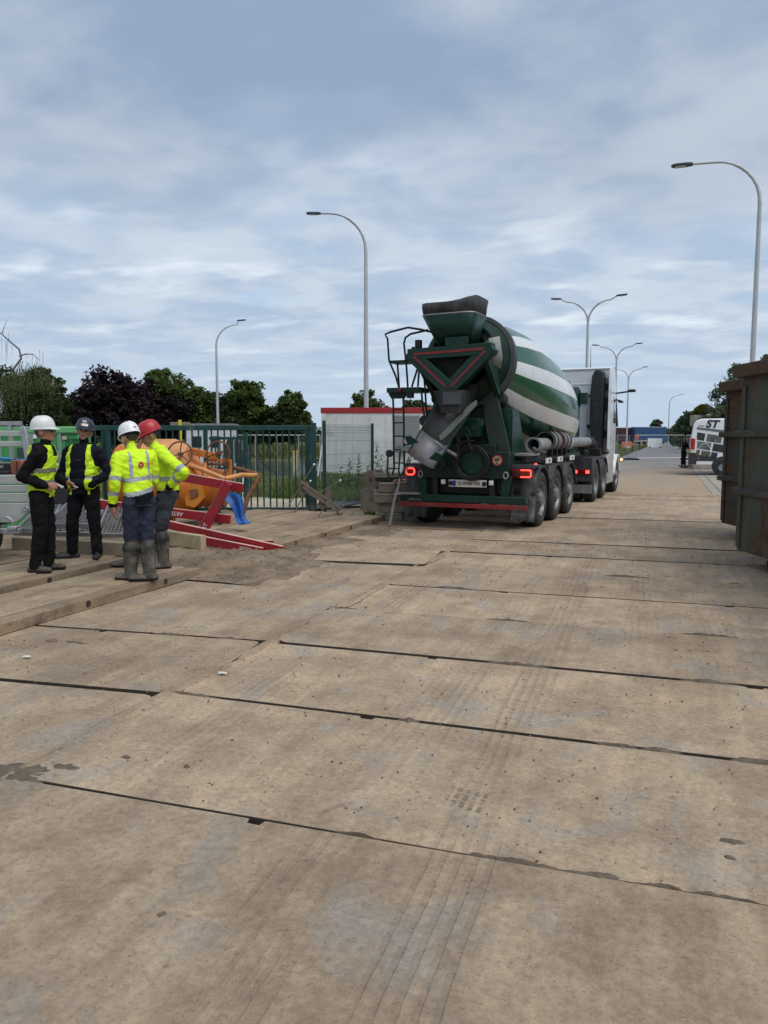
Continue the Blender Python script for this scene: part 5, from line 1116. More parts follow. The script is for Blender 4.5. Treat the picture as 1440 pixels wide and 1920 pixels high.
# ------------------------------------------------------------------ grey trailer and green container on the left
m_alu = M('trailer_alu', (.42, .435, .42), .42, metal=.35, var=.12, vs=3, dirt=.3, dcol=(.28, .27, .23), ds=3)
def flat_trailer():
    D = 9.3; o = AT(62, 818, D); t = thing('tipping_trailer', 'grey aluminium flatbed trailer with drop sides and ladder rack', 'trailer', (o.x, o.y, .19), YAW)
    Zp = lambda py: CAM_H+(HORIZON-py)/FPX*D-.19
    L_ = 3.2
    for k, (ya, yb) in enumerate(((890, 908), (909, 923), (924, 942))): MB().box((-L_/2-.03, .02, (Zp(ya)+Zp(yb))/2), (L_, .04, Zp(ya)-Zp(yb)-.004)).build('side_board', m_alu, t, bevel=.008)
    MB().prism([(-L_, Zp(943)), (0.0, Zp(943)), (.0, Zp(950)), (-.25, Zp(980)), (-L_, Zp(985))], (0, .0, 0), (1, 0, 0), (0, 0, 1), (0, .05, 0)).build('lower_panel', m_alu, t, bevel=.006)
    MB().bar((-.1, -.02, Zp(800)), (.0, -.02, Zp(945)), .065, .06, up=(0, 1, 0)).build('corner_stake', m_galv, t, bevel=.006)
    for py in (813, 832): MB().box((-L_/2-.08, .0, Zp(py)), (L_, .04, .065)).build('rack_board', m_alu, t, bevel=.006)
    MB().box((-L_/2-.6, 1.0, Zp(791)), (L_, .05, .05)).box((-L_/2-.6, 1.04, Zp(797)), (L_, .04, .03)).build('rear_rack_rail', m_galv, t)
    for x in (-.75, -1.7): MB().box((x, 1.0, Zp(850)), (.045, .045, Zp(791)-Zp(905))).build('rack_post', m_galv, t)
    MB().box((-L_/2-.45, .65, Zp(942)), (L_-.9, 1.2, .05)).build('bed', m_alu, t)
    h_ = MB().cyl((-.1, -.03, Zp(953)), (-.1, .02, Zp(953)), .045, n=16).build('tie_ring_plate', m_galv, t); h_.scale = (1.25, 1, .8); h_.location = (.02, 0, Zp(953)*.2)
    MB().tube([(-.105+.03*math.cos(R(a)), -.045, Zp(953)+.018*math.sin(R(a))) for a in range(0, 360, 30)], .01, 6, closed=True).build('tie_ring', m_galv, t)
    MB().tube([(-.33, -.1, Zp(968)), (-.29, -.1, Zp(970)), (-.245, -.1, Zp(977)), (-.26, -.1, Zp(988))], [.018, .02, .02, .016], 8).build('clamp_handle', m_galv, t)
    MB().box((-.25, -.08, Zp(989)), (.12, .1, .06)).build('clamp_block', m_galv, t, bevel=.015)
    MB().box((-.6, -.05, Zp(995)), (.85, .08, .07)).build('drawbar', m_galv, t, bevel=.01); MB().box((-.7, .3, Zp(1000)), (1.0, .06, .05)).build('axle_beam', m_galv, t)
    MB().box((-1.6, .4, Zp(985)), (2.0, .8, .08)).build('subframe', m_blk, t)
    w = MB().lathe([(-.09, .2), (-.09, .3), (-.07, .315), (.07, .315), (.09, .3), (.09, .2)], (-.72, -.1, .315), (0, 1, 0), 32).build('wheel', m_rub, t); MB().cyl((-.72, -.18, .315), (-.72, -.02, .315), .2, n=24).build('rim', m_rim, w)
    w = MB().lathe([(-.09, .2), (-.09, .3), (-.07, .315), (.07, .315), (.09, .3), (.09, .2)], (-1.6, 1.3, .315), (0, 1, 0), 24).build('wheel', m_rub, t); MB().cyl((-1.6, 1.22, .315), (-1.6, 1.38, .315), .2, n=20).build('rim', m_rim, w)
    return o
to = flat_trailer()
def on_trailer(px, py, D=9.6): return AT(px, py, D)
p = on_trailer(30, 890, 9.65); t = thing('orange_case', 'worn red-orange plastic case standing on the grey trailer', 'case', (p.x, p.y, p.z), YAW); m_case = M('case_red', (.42, .055, .03), .55, var=.25, vs=8, dirt=.25, dcol=(.2, .12, .08))
MB().prism([(-.06, 0), (.1, 0), (.075, .18), (-.075, .18)], (0, 0, 0), (1, 0, 0), (0, 0, 1), (0, .1, 0)).build('shell', m_case, t, bevel=.012); MB().box((.02, -.006, .09), (.012, .012, .16)).build('seam', M('case_dark', (.1, .02, .015), .6), t); MB().tube([(-.03, .05, .18), (-.03, .05, .205), (.03, .05, .205), (.03, .05, .18)], .008, 6).build('handle', MATS['case_dark'], t)
p = on_trailer(-6, 890, 9.7); t = thing('black_toolbox', 'black toolbox with white lettering on the grey trailer', 'toolbox', (p.x, p.y, p.z), YAW); MB().box((0, .1, .07), (.2, .2, .14)).build('box', m_blk, t, bevel=.01); MB().box((.06, .08, .03), (.2, .24, .035)).build('tray', M('tray_dark', (.05, .03, .03), .6), t, bevel=.006); letter('lettering', 'NT', .045, m_wht, t, (.06, -.003, .10), (PI/2, 0, 0), .001)
p = on_trailer(12, 891, 9.95); t = thing('white_board', 'white board propped on the trailer behind the red case', 'board', (p.x, p.y, p.z), YAW); MB().box((0, 0, .08), (.26, .02, .16)).build('panel', m_wht, t, bevel=.004); MB().box((.02, -.012, .1), (.05, .004, .02)).build('print', m_blk, t)
p = on_trailer(5, 866, 10.0); t = thing('hose_coil', 'bundle of blue hoses lying across the trailer', 'hose', (p.x, p.y, p.z), YAW); mbh = M('hose_blue', (.03, .22, .42), .45)
for k in range(4): MB().tube([(-.5+i*.09, .02*math.sin(i+k)+k*.025, .015+.035*math.sin(i*.35+k*.5)+.012*(k % 2)) for i in range(10)], .014, 6).build('hose', mbh, t)
def container():
    D = 13.6; o = AT(147, 818, D); t = thing('green_container', 'bright green container unit with black lettering behind the two men in vests', 'container', (o.x, o.y, 0), YAW); mg = M('container_green', (.055, .30, .085), .45, var=.1, vs=2, dirt=.15, dcol=(.1, .2, .08)); mg2 = M('container_green_light', (.12, .40, .15), .45, var=.1)
    Zp = lambda py: CAM_H+(HORIZON-py)/FPX*D; k = D/FPX; L_ = 3.4; zt = Zp(800)
    MB().box((-L_/2, .3, zt/2-.02), (L_, .6, zt-.1)).build('body', mg, t, bevel=.02)
    MB().box((-L_/2, .28, zt-.06), (L_+.03, .66, .12)).build('roof_edge', mg2, t, bevel=.02)
    for px in (112, 60, 0): MB().box(((px-147)*k, -.015, zt/2), (.07, .05, zt-.2)).build('frame_post', M('frame_grey_green', (.17, .27, .22), .5), t, bevel=.008)
    MB().box((-L_/2, -.01, Zp(812)), (L_, .03, .04)).build('frame_rail', MATS['frame_grey_green'], t)
    v = MB().box(((100-147)*k, -.02, Zp(849)), (.18, .02, .17)).build('vent', M('vent_dark', (.03, .06, .05), .6), t); 
    for i in range(4): MB().box(((100-147)*k, -.034, Zp(849)-.06+i*.04), (.17, .012, .012)).build('vent_slat', MATS['frame_grey_green'], v)
    v = MB().box(((40-147)*k, -.02, Zp(850)), (.14, .02, .2)).build('vent', MATS['vent_dark'], t)
    for z, w_ in ((826, 'MOBIEL'), (834, 'CHEMISCH'), (842, 'TOILET')): letter('lettering', w_, .085, M('ink_dark_green', (.01, .05, .02), .6), t, ((122-147)*k, -.004, Zp(z)), (PI/2, 0, 0), .003, .001, 0, 'LEFT')
    n_ = MB().box(((121-147)*k, -.01, Zp(824)+.03), (.075, .012, .06)).build('notice', M('notice_cream', (.6, .55, .42), .6), t); MB().box(((88-147)*k-.25, -.02, Zp(817)), (.16, .012, .1)).build('notice', m_wht, t)
    MB().box((-L_/2, .3, .06), (L_-.2, .5, .12)).build('skid', m_blk, t)
    MB().box((-L_/2-.6, -.022, Zp(823)), (1.4, .02, .16)).build('louvre', M('louvre_dark', (.02, .03, .03), .6), t)
container()
p = AHEAD*12.9+RIGHT*((112-720)/FPX*12.9); t = thing('notice_sheet', 'white printed sheet fixed to a dark board behind the smoking man', 'board', (p.x, p.y, .03), YAW)
kk = (Vector((p.x, p.y, 0)).dot(AHEAD))/FPX; Zq = lambda py: CAM_H+(HORIZON-py)*kk-.03
MB().box((.02, .04, Zq(910)), (.9, .04, Zq(868)-Zq(952))).build('backing', M('board_black', (.016, .018, .024), .6), t); MB().prism([(-.1, Zq(868)), (.05, Zq(868)), (.08, Zq(908)), (.03, Zq(916)), (-.1, Zq(905))], (0, .012, 0), (1, 0, 0), (0, 0, 1), (0, .008, 0)).build('sheet', m_wht, t); MB().box((-.03, .009, Zq(874)), (.045, .004, .025)).build('print', M('print_grey', (.3, .32, .35), .6), t)
# ------------------------------------------------------------------ gratings, beams and timber on the mats
m_grid = M('grating_grey', (.24, .25, .255), .5, metal=.4, var=.2); m_purple = M('purple_tape', (.19, .13, .42), .6, var=.15)
def grating(px, py, z, w, l, tilt, rz, label, purple=False):
    b = G(px, py, z); t = thing('grating_panel', label, 'grating', b, YAW+rz, 'metal gratings behind the men'); e = bpy.data.objects.new('grid', None)
    rot = Matrix.Rotation(tilt, 4, 'X'); mb = MB(); nx = max(4, int(w/.055)); ny = max(4, int(l/.055))
    for i in range(nx+1): mb.box((-w/2+w*i/nx, l/2, 0), (.006, l, .022))
    for j in range(ny+1): mb.box((0, l*j/ny, .001), (w, .006, .016))
    g = mb.build('grid', m_grid, t); g.rotation_euler = (tilt, 0, 0)
    for s in (-1, 1): f = MB().box((s*(w/2+.012), l/2, 0), (.022, l+.04, .07)).build('side_plate', M('side_plate_grey', (.2, .21, .235), .55, var=.15), t, bevel=.004); f.rotation_euler = (tilt, 0, 0)
    f = MB().box((0, -.012, 0), (w+.04, .02, .07)).build('edge_plate', MATS['side_plate_grey'], t, bevel=.004); f.rotation_euler = (tilt, 0, 0)
    if purple: f = MB().box((-w/2+.0, l*.4, .045), (.09, l*.6, .012)).build('purple_tape', m_purple, t); f.rotation_euler = (tilt, 0, 0)
grating(50, 1000, .22, .42, .8, R(28), R(-12), 'steel grating tilted behind the legs of the man with the cigarette'); grating(118, 1000, .24, .42, .9, R(22), R(10), 'steel grating with a purple strip between the two men in vests', True); grating(150, 1001, .22, .5, .55, R(24), R(-4), 'short steel grating lying behind the man in the navy helmet', True); grating(212, 1003, .22, .45, .8, R(26), R(6), 'steel grating behind the man in the yellow jacket'); grating(125, 985, .45, .62, .55, R(14), R(0), 'steel grating lying across the other gratings under the red board')
p = G(112, 966, .40); t = thing('red_board', 'bright red flat board resting on the gratings', 'board', p, YAW+R(-6)); MB().prism([(-.2, 0), (.16, .05), (.20, .22), (-.14, .2)], (0, 0, 0), (1, 0, 0), (0, 1, 0), (0, 0, .06)).build('board', M('bright_red', (.55, .06, .05), .45, var=.1), t, bevel=.008)
p = G(55, 965, .35); t = thing('red_bracket', 'orange-red bracket beside the trailer corner', 'bracket', p, YAW); MB().prism([(-.06, 0), (.08, 0), (.1, .14), (.02, .12)], (0, 0, -.12), (1, 0, 0), (0, 0, 1), (0, .05, 0)).build('plate', M('bracket_red', (.4, .05, .025), .6), t)
m_beam = M('raw_timber', (.42, .33, .215), .8, var=.18, vs=4, dirt=.3, dcol=(.25, .19, .12)); m_beamg = M('grey_timber', (.27, .225, .165), .85, var=.2, vs=4, dirt=.35, dcol=(.15, .12, .09), bump=.3)
def beam(name, a, b, w, h, mat, label, cat='beam', group=None, end=None):
    a = Vector(a); b = Vector(b); c = (a+b)/2; t = thing(name, label, cat, c, 0, group)
    o = MB().bar(a-c, b-c, w, h).build('timber', mat, t, bevel=.006)
    for p_, q_ in ((a, b), (b, a)):
        d = (p_-q_).normalized(); MB().bar(p_-c-d*.0, p_-c+d*.004, w*.96, h*.96).build('end_grain', end or mat, t)
    return t
beam('timber_beam', G(33, 1018, .27), G(262, 1030, .27), .2, .17, m_beamg, 'grey squared timber beam carrying the gratings behind the men')
beam('timber_beam', G(292, 1004, .22), G(381, 1017, .2), .1, .2, m_beam, 'pale new timber beam under the red painted beams')
# ------------------------------------------------------------------ red painted beams
m_redb = M('beam_red', (.30, .014, .022), .5, var=.2, vs=5, dirt=.2, dcol=(.16, .04, .035)); m_redge = M('beam_edge', (.62, .45, .36), .7)
FD = 12.2
def rbeam(p0, p1, d0, d1, h, label, text=None, tpos=.5, flip=False):
    a = AT(*p0, d0); b = AT(*p1, d1); c = (a+b)/2; t = thing('red_beam', label, 'beam', c, 0, 'red painted timber beams'); d = (b-a).normalized(); up = Vector((0, 0, 1)); n_ = d.cross(up).normalized(); 
    if n_.dot(AHEAD) > 0: n_ = -n_
    w_ = n_.cross(d); w_ = w_ if w_.z > 0 else -w_
    MB().bar(a-c, b-c, .07, h, up=w_).build('timber', m_redb, t, bevel=.004)
    MB().bar(a-c+w_*(h/2+.001), b-c+w_*(h/2+.001), .05, .006, up=w_).build('worn_edge', m_redge, t)
    e = MB().bar(b-c, b-c+d*.004, .066, h*.95, up=w_).build('end_grain', m_redb, t)
    if text:
        me = text_mesh(text, h*.62, M('stencil_white', (.6, .5, .5), .7), .001, .002)
        o = inst('stencil_lettering', me, t); pos = a+(b-a)*tpos-c+n_*.0375; x_ = d if d.dot(RIGHT) > 0 else -d; y_ = n_.cross(x_)
        if flip: x_ = -x_; y_ = -y_
        o.matrix_local = basis(x_, y_, n_, pos)
    return t
rbeam((300, 887), (455, 915), 12.45, 12.05, .135, 'red painted top beam of the leaning frame by the orange bucket')
rbeam((378, 1001), (428, 905), 12.0, 11.95, .145, 'red painted diagonal strut crossing the horizontal red beams', 'ART', .12)
rbeam((185, 945), (431, 974), 12.5, 12.15, .14, 'red painted horizontal beam with upside-down stencil', 'ARTES', .60, True)
rbeam((296, 979), (530, 1032), 12.0, 10.95, .12, 'long red painted beam with its end on the plate road')
rbeam((375, 1012), (492, 1035), 11.45, 11.0, .12, 'short red painted beam stencilled on its side, lying on the mud', 'ARTES', .75)
rbeam((470, 1021), (512, 1019), 11.3, 11.4, .1, 'stub of red beam with pale top poking out behind the long one')
rbeam((200, 890), (230, 893), 13.0, 13.0, .18, 'red beam end visible between the man in navy and the jacket wearer')
# ------------------------------------------------------------------ orange concrete bucket
m_or = M('bucket_orange', (.56, .165, .014), .5, var=.2, vs=3, dirt=.35, dcol=(.22, .08, .02), ds=4, rust=.22, rs=6); m_orp = M('bucket_orange_pale', (.60, .27, .10), .55, var=.15, vs=3, dirt=.2, dcol=(.35, .14, .05)); m_orust = M('bucket_rust', (.16, .07, .035), .8, var=.4, vs=9, rust=.3)
def bucket():
    D = 13.7; o = G(345, 975, .05); o = AHEAD*D+RIGHT*((345-720)/FPX*D); t = thing('concrete_bucket', 'orange steel concrete bucket lying on its side with handwheels and tube frame', 'concrete bucket', (o.x, o.y, .03), YAW)
    P = lambda px, py, dy=0.: ((px-345)/FPX*(D+dy), dy, CAM_H+(HORIZON-py)/FPX*(D+dy)-.03)
    k = D/FPX
    # main barrel, axis along the picture
    MB().lathe([(-1.32, .0), (-1.32, .62), (-.75, .70), (-.15, .62), (.22, .40), (.30, .36), (.66, .33), (.68, .27), (.68, 0)], (0, .45, .78), (1, 0, -.10), 36).build('barrel', m_or, t)
    MB().lathe([(0, .2), (0, .62), (.5, .50), (.75, .30), (.75, .0)], (-.62, .45, 1.02), (.72, -.15, .18), 30).build('upper_cone', m_orp, t)
    MB().lathe([(-.02, .60), (-.02, .66), (.03, .66), (.03, .60)], (-.62, .45, 1.02), (.72, -.15, .18), 34).build('cone_rim', m_orust, t)
    MB().lathe([(-.03, .34), (-.03, .385), (.03, .385), (.03, .34)], (.33, .45, .745), (1, 0, -.1), 30).build('neck_flange', m_or, t); MB().lathe([(-.02, .33), (-.02, .36), (.02, .36), (.02, .33)], (.64, .45, .715), (1, 0, -.1), 30).build('outlet_flange', m_orust, t)
    # hatch plate on the side
    h = MB().prism([(0, .0), (.16, -.04), (.34, .14), (.28, .42), (-.02, .44), (-.05, .3)], P(347, 948, -.02), (1, 0, 0), (0, 0, 1), (0, .12, 0)).build('hatch', M('hatch_orange', (.55, .20, .025), .5, var=.15), t, bevel=.008); MB().prism([(.1, .12), (.24, .18), (.22, .3), (.08, .28)], P(347, 948, -.045), (1, 0, 0), (0, 0, 1), (0, .02, 0)).build('hatch_opening', m_orust, h)
    # tube frame
    fr = [(P(352, 872, .1), P(380, 880, .0), P(425, 898, -.1)), (P(425, 876, .45), P(468, 888, .45), P(477, 895, .3), P(462, 930, .1), P(452, 962, .1)), (P(425, 897, -.1), P(450, 890, .1), P(472, 891, .4)), (P(380, 868, .2), P(380, 905, .1))]
    for i, q in enumerate(fr): MB().tube(q, .042, 10).build('frame_tube', m_orp if i != 1 else m_orust, t)
    for a, b in (((383, 863), (428, 863)), ((383, 870), (428, 870)), ((383, 863), (383, 900)), ((427, 863), (427, 905))): MB().bar(P(*a, .2), P(*b, .2), .05, .05).build('bracket_bar', m_or if a[1] == 863 else m_orust, t, bevel=.005)
    for px, py, r, dy in ((341, 851, .215, -.1), (406, 849, .205, .15)):
        c = Vector(P(px, py, dy)); w = MB().tube([tuple(c+Vector((math.cos(R(a))*r, math.sin(R(a))*.03, math.sin(R(a))*r))) for a in range(0, 360, 15)], .016, 7, closed=True).build('handwheel', m_orust, t)
        for a in (80, 200, 320, 20): MB().tube([tuple(c), tuple(c+Vector((math.cos(R(a))*r, 0, math.sin(R(a))*r)))], .011, 6).build('spoke', m_orust, w)
        MB().cyl(c-Vector((0, .05, 0)), c+Vector((0, .25, 0)), .03, n=10).build('hub', m_orust, w)
    MB().bar(P(352, 845, .2), P(402, 856, .2), .1, .12).build('lever_arm', m_or, t, bevel=.01)
    for a, b in (((320, 948), (312, 978)), ((358, 950), (366, 975)), ((262, 950), (255, 978)), ((400, 955), (404, 975))):
        MB().tube([P(*a, .3), (P(*b, .3)[0], .3, .0)], .035, 8).build('leg', m_orp if a[0] == 320 else m_blk, t)
    for dx in (-1.2, -.5, .25): MB().box((dx, .45, .1), (.12, .7, .2)).build('cradle', m_orust, t, bevel=.01)
bucket()
# blue tarpaulin hanging from the beams
def tarp():
    rows = [[(416, 930), (428, 922), (444, 925), (452, 931)], [(420, 940), (432, 930), (446, 932), (455, 940)], [(432, 946), (440, 940), (450, 942), (457, 950)], [(438, 960), (445, 956), (453, 957), (458, 964)], [(442, 975), (448, 972), (455, 973), (459, 976)], [(446, 985), (452, 984), (462, 983), (474, 981)]]
    v = []
    D = 12.9
    for j, r in enumerate(rows):
        for i, (px, py) in enumerate(r): p = AT(px, py, D-.0+(.08 if i % 2 else -.05)-(.12 if j == 5 else 0)); v.append(p)
    n = 4; me = MB().add(v, [(j*n+i, j*n+i+1, (j+1)*n+i+1, (j+1)*n+i) for j in range(5) for i in range(3)]).build('tarpaulin', M('tarp_blue', (.02, .10, .36), .5, var=.2, vs=5, dirt=.2, dcol=(.2, .2, .25)), smooth=70); tag(me, 'crumpled blue tarpaulin strip hanging off the red frame to the ground', 'tarpaulin')
    md = me.modifiers.new('sub', 'SUBSURF'); md.levels = 2; md.render_levels = 2; md = me.modifiers.new('s', 'SOLIDIFY'); md.thickness = .012
tarp()
# ------------------------------------------------------------------ scrap trestle, rubber sheet, beam stack
m_scrap = M('scrap_wood', (.17, .135, .10), .85, var=.3, vs=8, rust=.15)
def trestle():
    D = 15.3; o = AHEAD*D+RIGHT*((600-720)/FPX*D); t = thing('broken_trestle', 'broken wood and wire trestle tipped over in front of the gate post', 'trestle', (o.x, o.y, 0), 0); P = lambda px, py, d=0.: AT(px, py, D+d)-Vector((o.x, o.y, 0))
    for a, b, w_, h_ in (((564, 903), (640, 955), .035, .05), ((568, 913), (634, 959), .035, .05), ((575, 922), (612, 945), .03, .04)): MB().bar(P(*a), P(*b), w_, h_).build('rail', m_scrap, t, bevel=.004)
    for a, b, w_ in (((566, 930), (574, 903), .11), ((598, 952), (620, 920), .14), ((632, 962), (646, 972), .05)): MB().bar(P(*a, .05), P(*b, .05), w_, .03, up=AHEAD).build('cross_plate', m_scrap, t, bevel=.004)
    MB().box(P(653, 975), (.2, .12, .09), YAW).build('foot_block', m_scrap, t, bevel=.005)
    for a, b in (((589, 871), (541, 948)), ((582, 902), (552, 962)), ((612, 946), (590, 978)), ((648, 931), (632, 960)), ((638, 901), (598, 925)), ((645, 948), (628, 964)), ((662, 962), (650, 972))): MB().tube([P(*a, .02), P(*b, -.02)], .011, 5).build('wire_leg', m_scrap, t)
    for a in ((589, 871), (638, 901), (582, 902)): MB().sphere(P(*a), .025, 8, 6).build('white_cap', m_wht, t)
trestle()
s_ = [G(590, 961), G(640, 956), G(668, 950), G(693, 945), G(655, 942), G(600, 951)]
tag(MB().prism([(p.x, p.y) for p in s_], (0, 0, .05), (1, 0, 0), (0, 1, 0), (0, 0, .04)).build('rubber_sheet', M('black_sheet', (.022, .025, .03), .45, var=.3), bevel=.01), 'black rubber sheet lying at the foot of the mesh panel', 'rubber sheet')
m_az = M('old_beam', (.20, .17, .13), .85, var=.35, vs=5, dirt=.4, dcol=(.21, .175, .13), ds=4, bump=.5, bs=18)
def stack():
    D0 = 15.3; lab = 'squared old beam in the stack behind the mixer ladder'
    items = [(722, 755, 963, 980, 0, 'bottom beam of the stack, standing nearest the ladder foot'), (757, 800, 963, 980, .05, 'bottom beam of the stack half hidden behind the truck bumper'), (711, 782, 943, 962, .0, 'beam in the second layer of the stack above the ground'), (700, 738, 925, 944, -.05, 'short beam jutting out of the third layer of the stack'), (739, 790, 926, 944, .12, 'beam in the third layer of the stack behind the ladder'), (709, 742, 905, 925, 0, 'top beam of the stack with a strap end over it'), (743, 785, 903, 925, .1, 'top beam of the stack behind the tail light')]
    for i, (x0, x1, y0, y1, dd_, l_) in enumerate(items):
        k = D0/FPX; w = (x1-x0)*k; h = (y1-y0)*k*.97; c = AT((x0+x1)/2, (y0+y1)/2, D0); zc = max(h/2, c.z)
        t = thing('stacked_beam', l_, 'beam', (c.x, c.y, zc)+Vector((0, 0, 0)) if False else Vector((c.x, c.y, zc))+AHEAD*(.7+dd_), YAW+R(rnd.uniform(-3, 3)), 'old beams stacked beside the truck')
        MB().box((0, 0, 0), (w, 1.4, h)).build('timber', m_az, t, bevel=.025)
        MB().box((0, 0, h*.28), (w*1.004, 1.404, .008)).build('split', m_blk, t)
    c = AT(735, 890, D0+.5); t = thing('plank_pile', 'dark loose planks lying on top of the beam stack', 'planks', c, YAW+R(-2))
    for i in range(4): MB().box((rnd.uniform(-.05, .05), i*.14-.2, -.03+.035*(i % 2)), (.75, .12, .04), R(rnd.uniform(-4, 4))).build('plank', m_az, t, bevel=.006)
    MB().box((0, 0, -.09), (.68, .5, .07)).build('bearer', m_blk, t)
    c = AT(748, 903, 15.0); sm = MB(); sm.add([tuple(c+RIGHT*x+AHEAD*y+Vector((0, 0, z))) for x, y, z in ((-.12, .0, 0), (-.02, -.04, .05), (.1, -.03, .035), (.26, 0, .02), (.27, .2, .03), (.1, .2, .05), (-.1, .2, .02))], [(0, 1, 6), (1, 2, 5, 6), (2, 3, 4, 5)]); o = sm.build('strap', M('orange_strap', (.5, .13, .07), .7), smooth=0); tag(o, 'crumpled orange strap on top of the beam stack', 'strap'); o.modifiers.new('s', 'SOLIDIFY').thickness = .015
    c = AT(703, 899, 17.6); t = thing('cable_reel', 'old rusty cable reel lying behind the dark fence post', 'cable reel', (c.x, c.y, c.z), YAW+R(65))
    MB().cyl((-.2, 0, 0), (.2, 0, 0), .12, n=20).build('core', m_orust, t)
    for s in (-1, 1): MB().lathe([(0, .05), (0, .21), (.03, .21), (.03, .05)], (s*.2-.015, 0, 0), (1, 0, 0), 28).build('flange', m_scrap, t)
    MB().lathe([(0, .12), (0, .165), (.3, .165), (.3, .12)], (-.15, 0, 0), (1, 0, 0), 24).build('cable', m_blk, t)
    MB().box((0, 0, -.5), (.5, .5, c.z and .58)).build('pallet', m_az, t)
    c = AT(776, 935, 13.55); 
stack()
gl = AT(745, 934, 13.6)
t = thing('work_glove', 'dark knitted work glove lying on the truck step', 'glove', AT(772, 937, 13.35), YAW); MB().sphere((0, 0, .0), .045, 10, 7, (1.7, .8, .7)).build('palm', m_blk, t)
for i in range(4): MB().tube([(.06, -.03+i*.02, .0), (.12, -.035+i*.023, .005), (.15, -.035+i*.025, -.012)], .012, 6).build('finger', MATS['board_black'], t)
# ------------------------------------------------------------------ things beyond the gate
p = AT(338, 818, 24.); t = thing('yellow_post', 'bright yellow post standing behind the green gate', 'post', (p.x, p.y, 0), YAW); MB().box((0, 0, 1.1), (.09, .09, 2.2)).build('shaft', M('post_yellow', (.6, .5, .04), .5), t, bevel=.01); MB().box((0, .05, 2.06), (.62, .05, .16)).build('board', M('board_grey_brown', (.2, .19, .15), .7), t)
p = AT(352, 818, 42.); t = thing('site_hut', 'white flat-roofed hut partly hidden by the gate bars', 'hut', (p.x, p.y, 0), YAW); MB().box((1.1, 1., 1.15), (2.4, 2., 2.3)).build('wall', M('hut_white', (.6, .61, .62), .6), t, bevel=.02); MB().box((1.1, 1., 2.34), (2.6, 2.2, .1)).build('roof', m_pipe, t)
for x in (.5, 1.5): MB().box((x, -.02, 1.4), (.5, .03, .6)).build('window', MATS['dark_glass'], t)
p = AT(415, 818, 40.); t = thing('parked_machine', 'dark site machine parked between the gate and the pond', 'machine', (p.x, p.y, 0), YAW); MB().prism([(0, .3), (1.3, .3), (1.4, .8), (1.1, 1.0), (.9, 1.5), (.3, 1.55), (.1, 1.0)], (0, 0, 0), (1, 0, 0), (0, 0, 1), (0, 1.1, 0)).build('body', M('machine_dark', (.05, .03, .03), .5), t, bevel=.04)
for x in (.3, 1.1): MB().cyl((x, -.05, .3), (x, .2, .3), .3, n=18).build('wheel', m_rub, t)
a = AT(438, 816, 26.); b = AT(600, 816, 26.); t = thing('bank_railing', 'thin grey rail along the near bank of the pond', 'railing', (a.x, a.y, 0)); c_ = Vector((a.x, a.y, 0)); MB().tube([Vector((0, 0, a.z)), b-c_], .018, 6).build('rail', m_galv, t)
for k in range(5): q = (b-a)*(k/4); MB().tube([(q.x, q.y, 0), (q.x, q.y, a.z)], .018, 6).build('post', m_galv, t)
p = AT(453, 884, 20.5); beam('leaning_pole', (p.x, p.y, .03), AT(461, 812, 21.2), .035, .035, M('pole_white', (.55, .57, .58), .5), 'white pole leaning behind the green gate', 'pole')
p = AT(597, 890, 20.); beam('leaning_pole', AT(596, 893, 18.6), AT(604, 835, 18.9), .03, .03, MATS['pole_white'], 'white pole leaning behind the gate post', 'pole')
p = G(553, 880, -.06); t = thing('mooring_post', 'pale yellow mooring post standing in the pond', 'post', (p.x, p.y, -.1)); MB().cyl((0, 0, 0), (0, 0, .95), .13, n=12).build('shaft', M('mooring_cream', (.5, .47, .3), .6), t); MB().cyl((0, 0, .951), (0, 0, 1.02), .16, n=12).build('cap', MATS['post_yellow'], t)
def litter(px, py, s, label):
    c = G(px, py, .014); r = random.Random(px); v = [tuple(c+Vector((math.cos(a*PI/3)*s*r.uniform(.5, 1.3), math.sin(a*PI/3)*s*.5*r.uniform(.5, 1.3), r.uniform(0, s*.25)))) for a in range(6)]; tag(MB().add(v, [(0, 1, 2), (0, 2, 3), (0, 3, 5), (3, 4, 5)]).build('paper_scrap', M('paper_white', (.62, .61, .57), .7), smooth=0, fix=False), label, 'litter')
litter(50, 1232, .05, 'crumpled white paper scrap near the timber mat'); litter(418, 1263, .045, 'small white paper scrap lying on the middle plate')

# ------------------------------------------------------------------ people
import numpy as np
m_skin = M('skin', (.37, .185, .12), .55, var=.08, vs=20); m_hair = M('dark_hair', (.035, .022, .016), .7, var=.3, vs=60); m_navy = M('navy_cloth', (.005, .006, .013), .9, var=.35, vs=14, bump=.3, bs=40, dirt=.08, dcol=(.02, .018, .016), spec=.2); m_blackc = M('black_cloth', (.0045, .0045, .006), .9, var=.35, vs=14, bump=.3, bs=40, dirt=.1, dcol=(.02, .017, .014), spec=.2); m_jean = M('blue_jeans', (.012, .018, .042), .85, var=.3, vs=10, bump=.3, bs=50); m_greyj = M('grey_work_trousers', (.03, .034, .045), .85, var=.3, vs=10, bump=.3, dirt=.2, dcol=(.09, .08, .065)); m_hiv = M('hi_vis_yellow', (.60, .88, .012), .7, var=.10, vs=9, bump=.25, bs=22); m_hiv2 = M('hi_vis_vest', (.50, .74, .012), .7, var=.16, vs=12, bump=.3, bs=22); m_refl = M('reflective_grey', (.33, .35, .37), .45, var=.1, vs=14); m_reflv = M('reflective_dirty', (.20, .20, .17), .5, var=.15, vs=14)
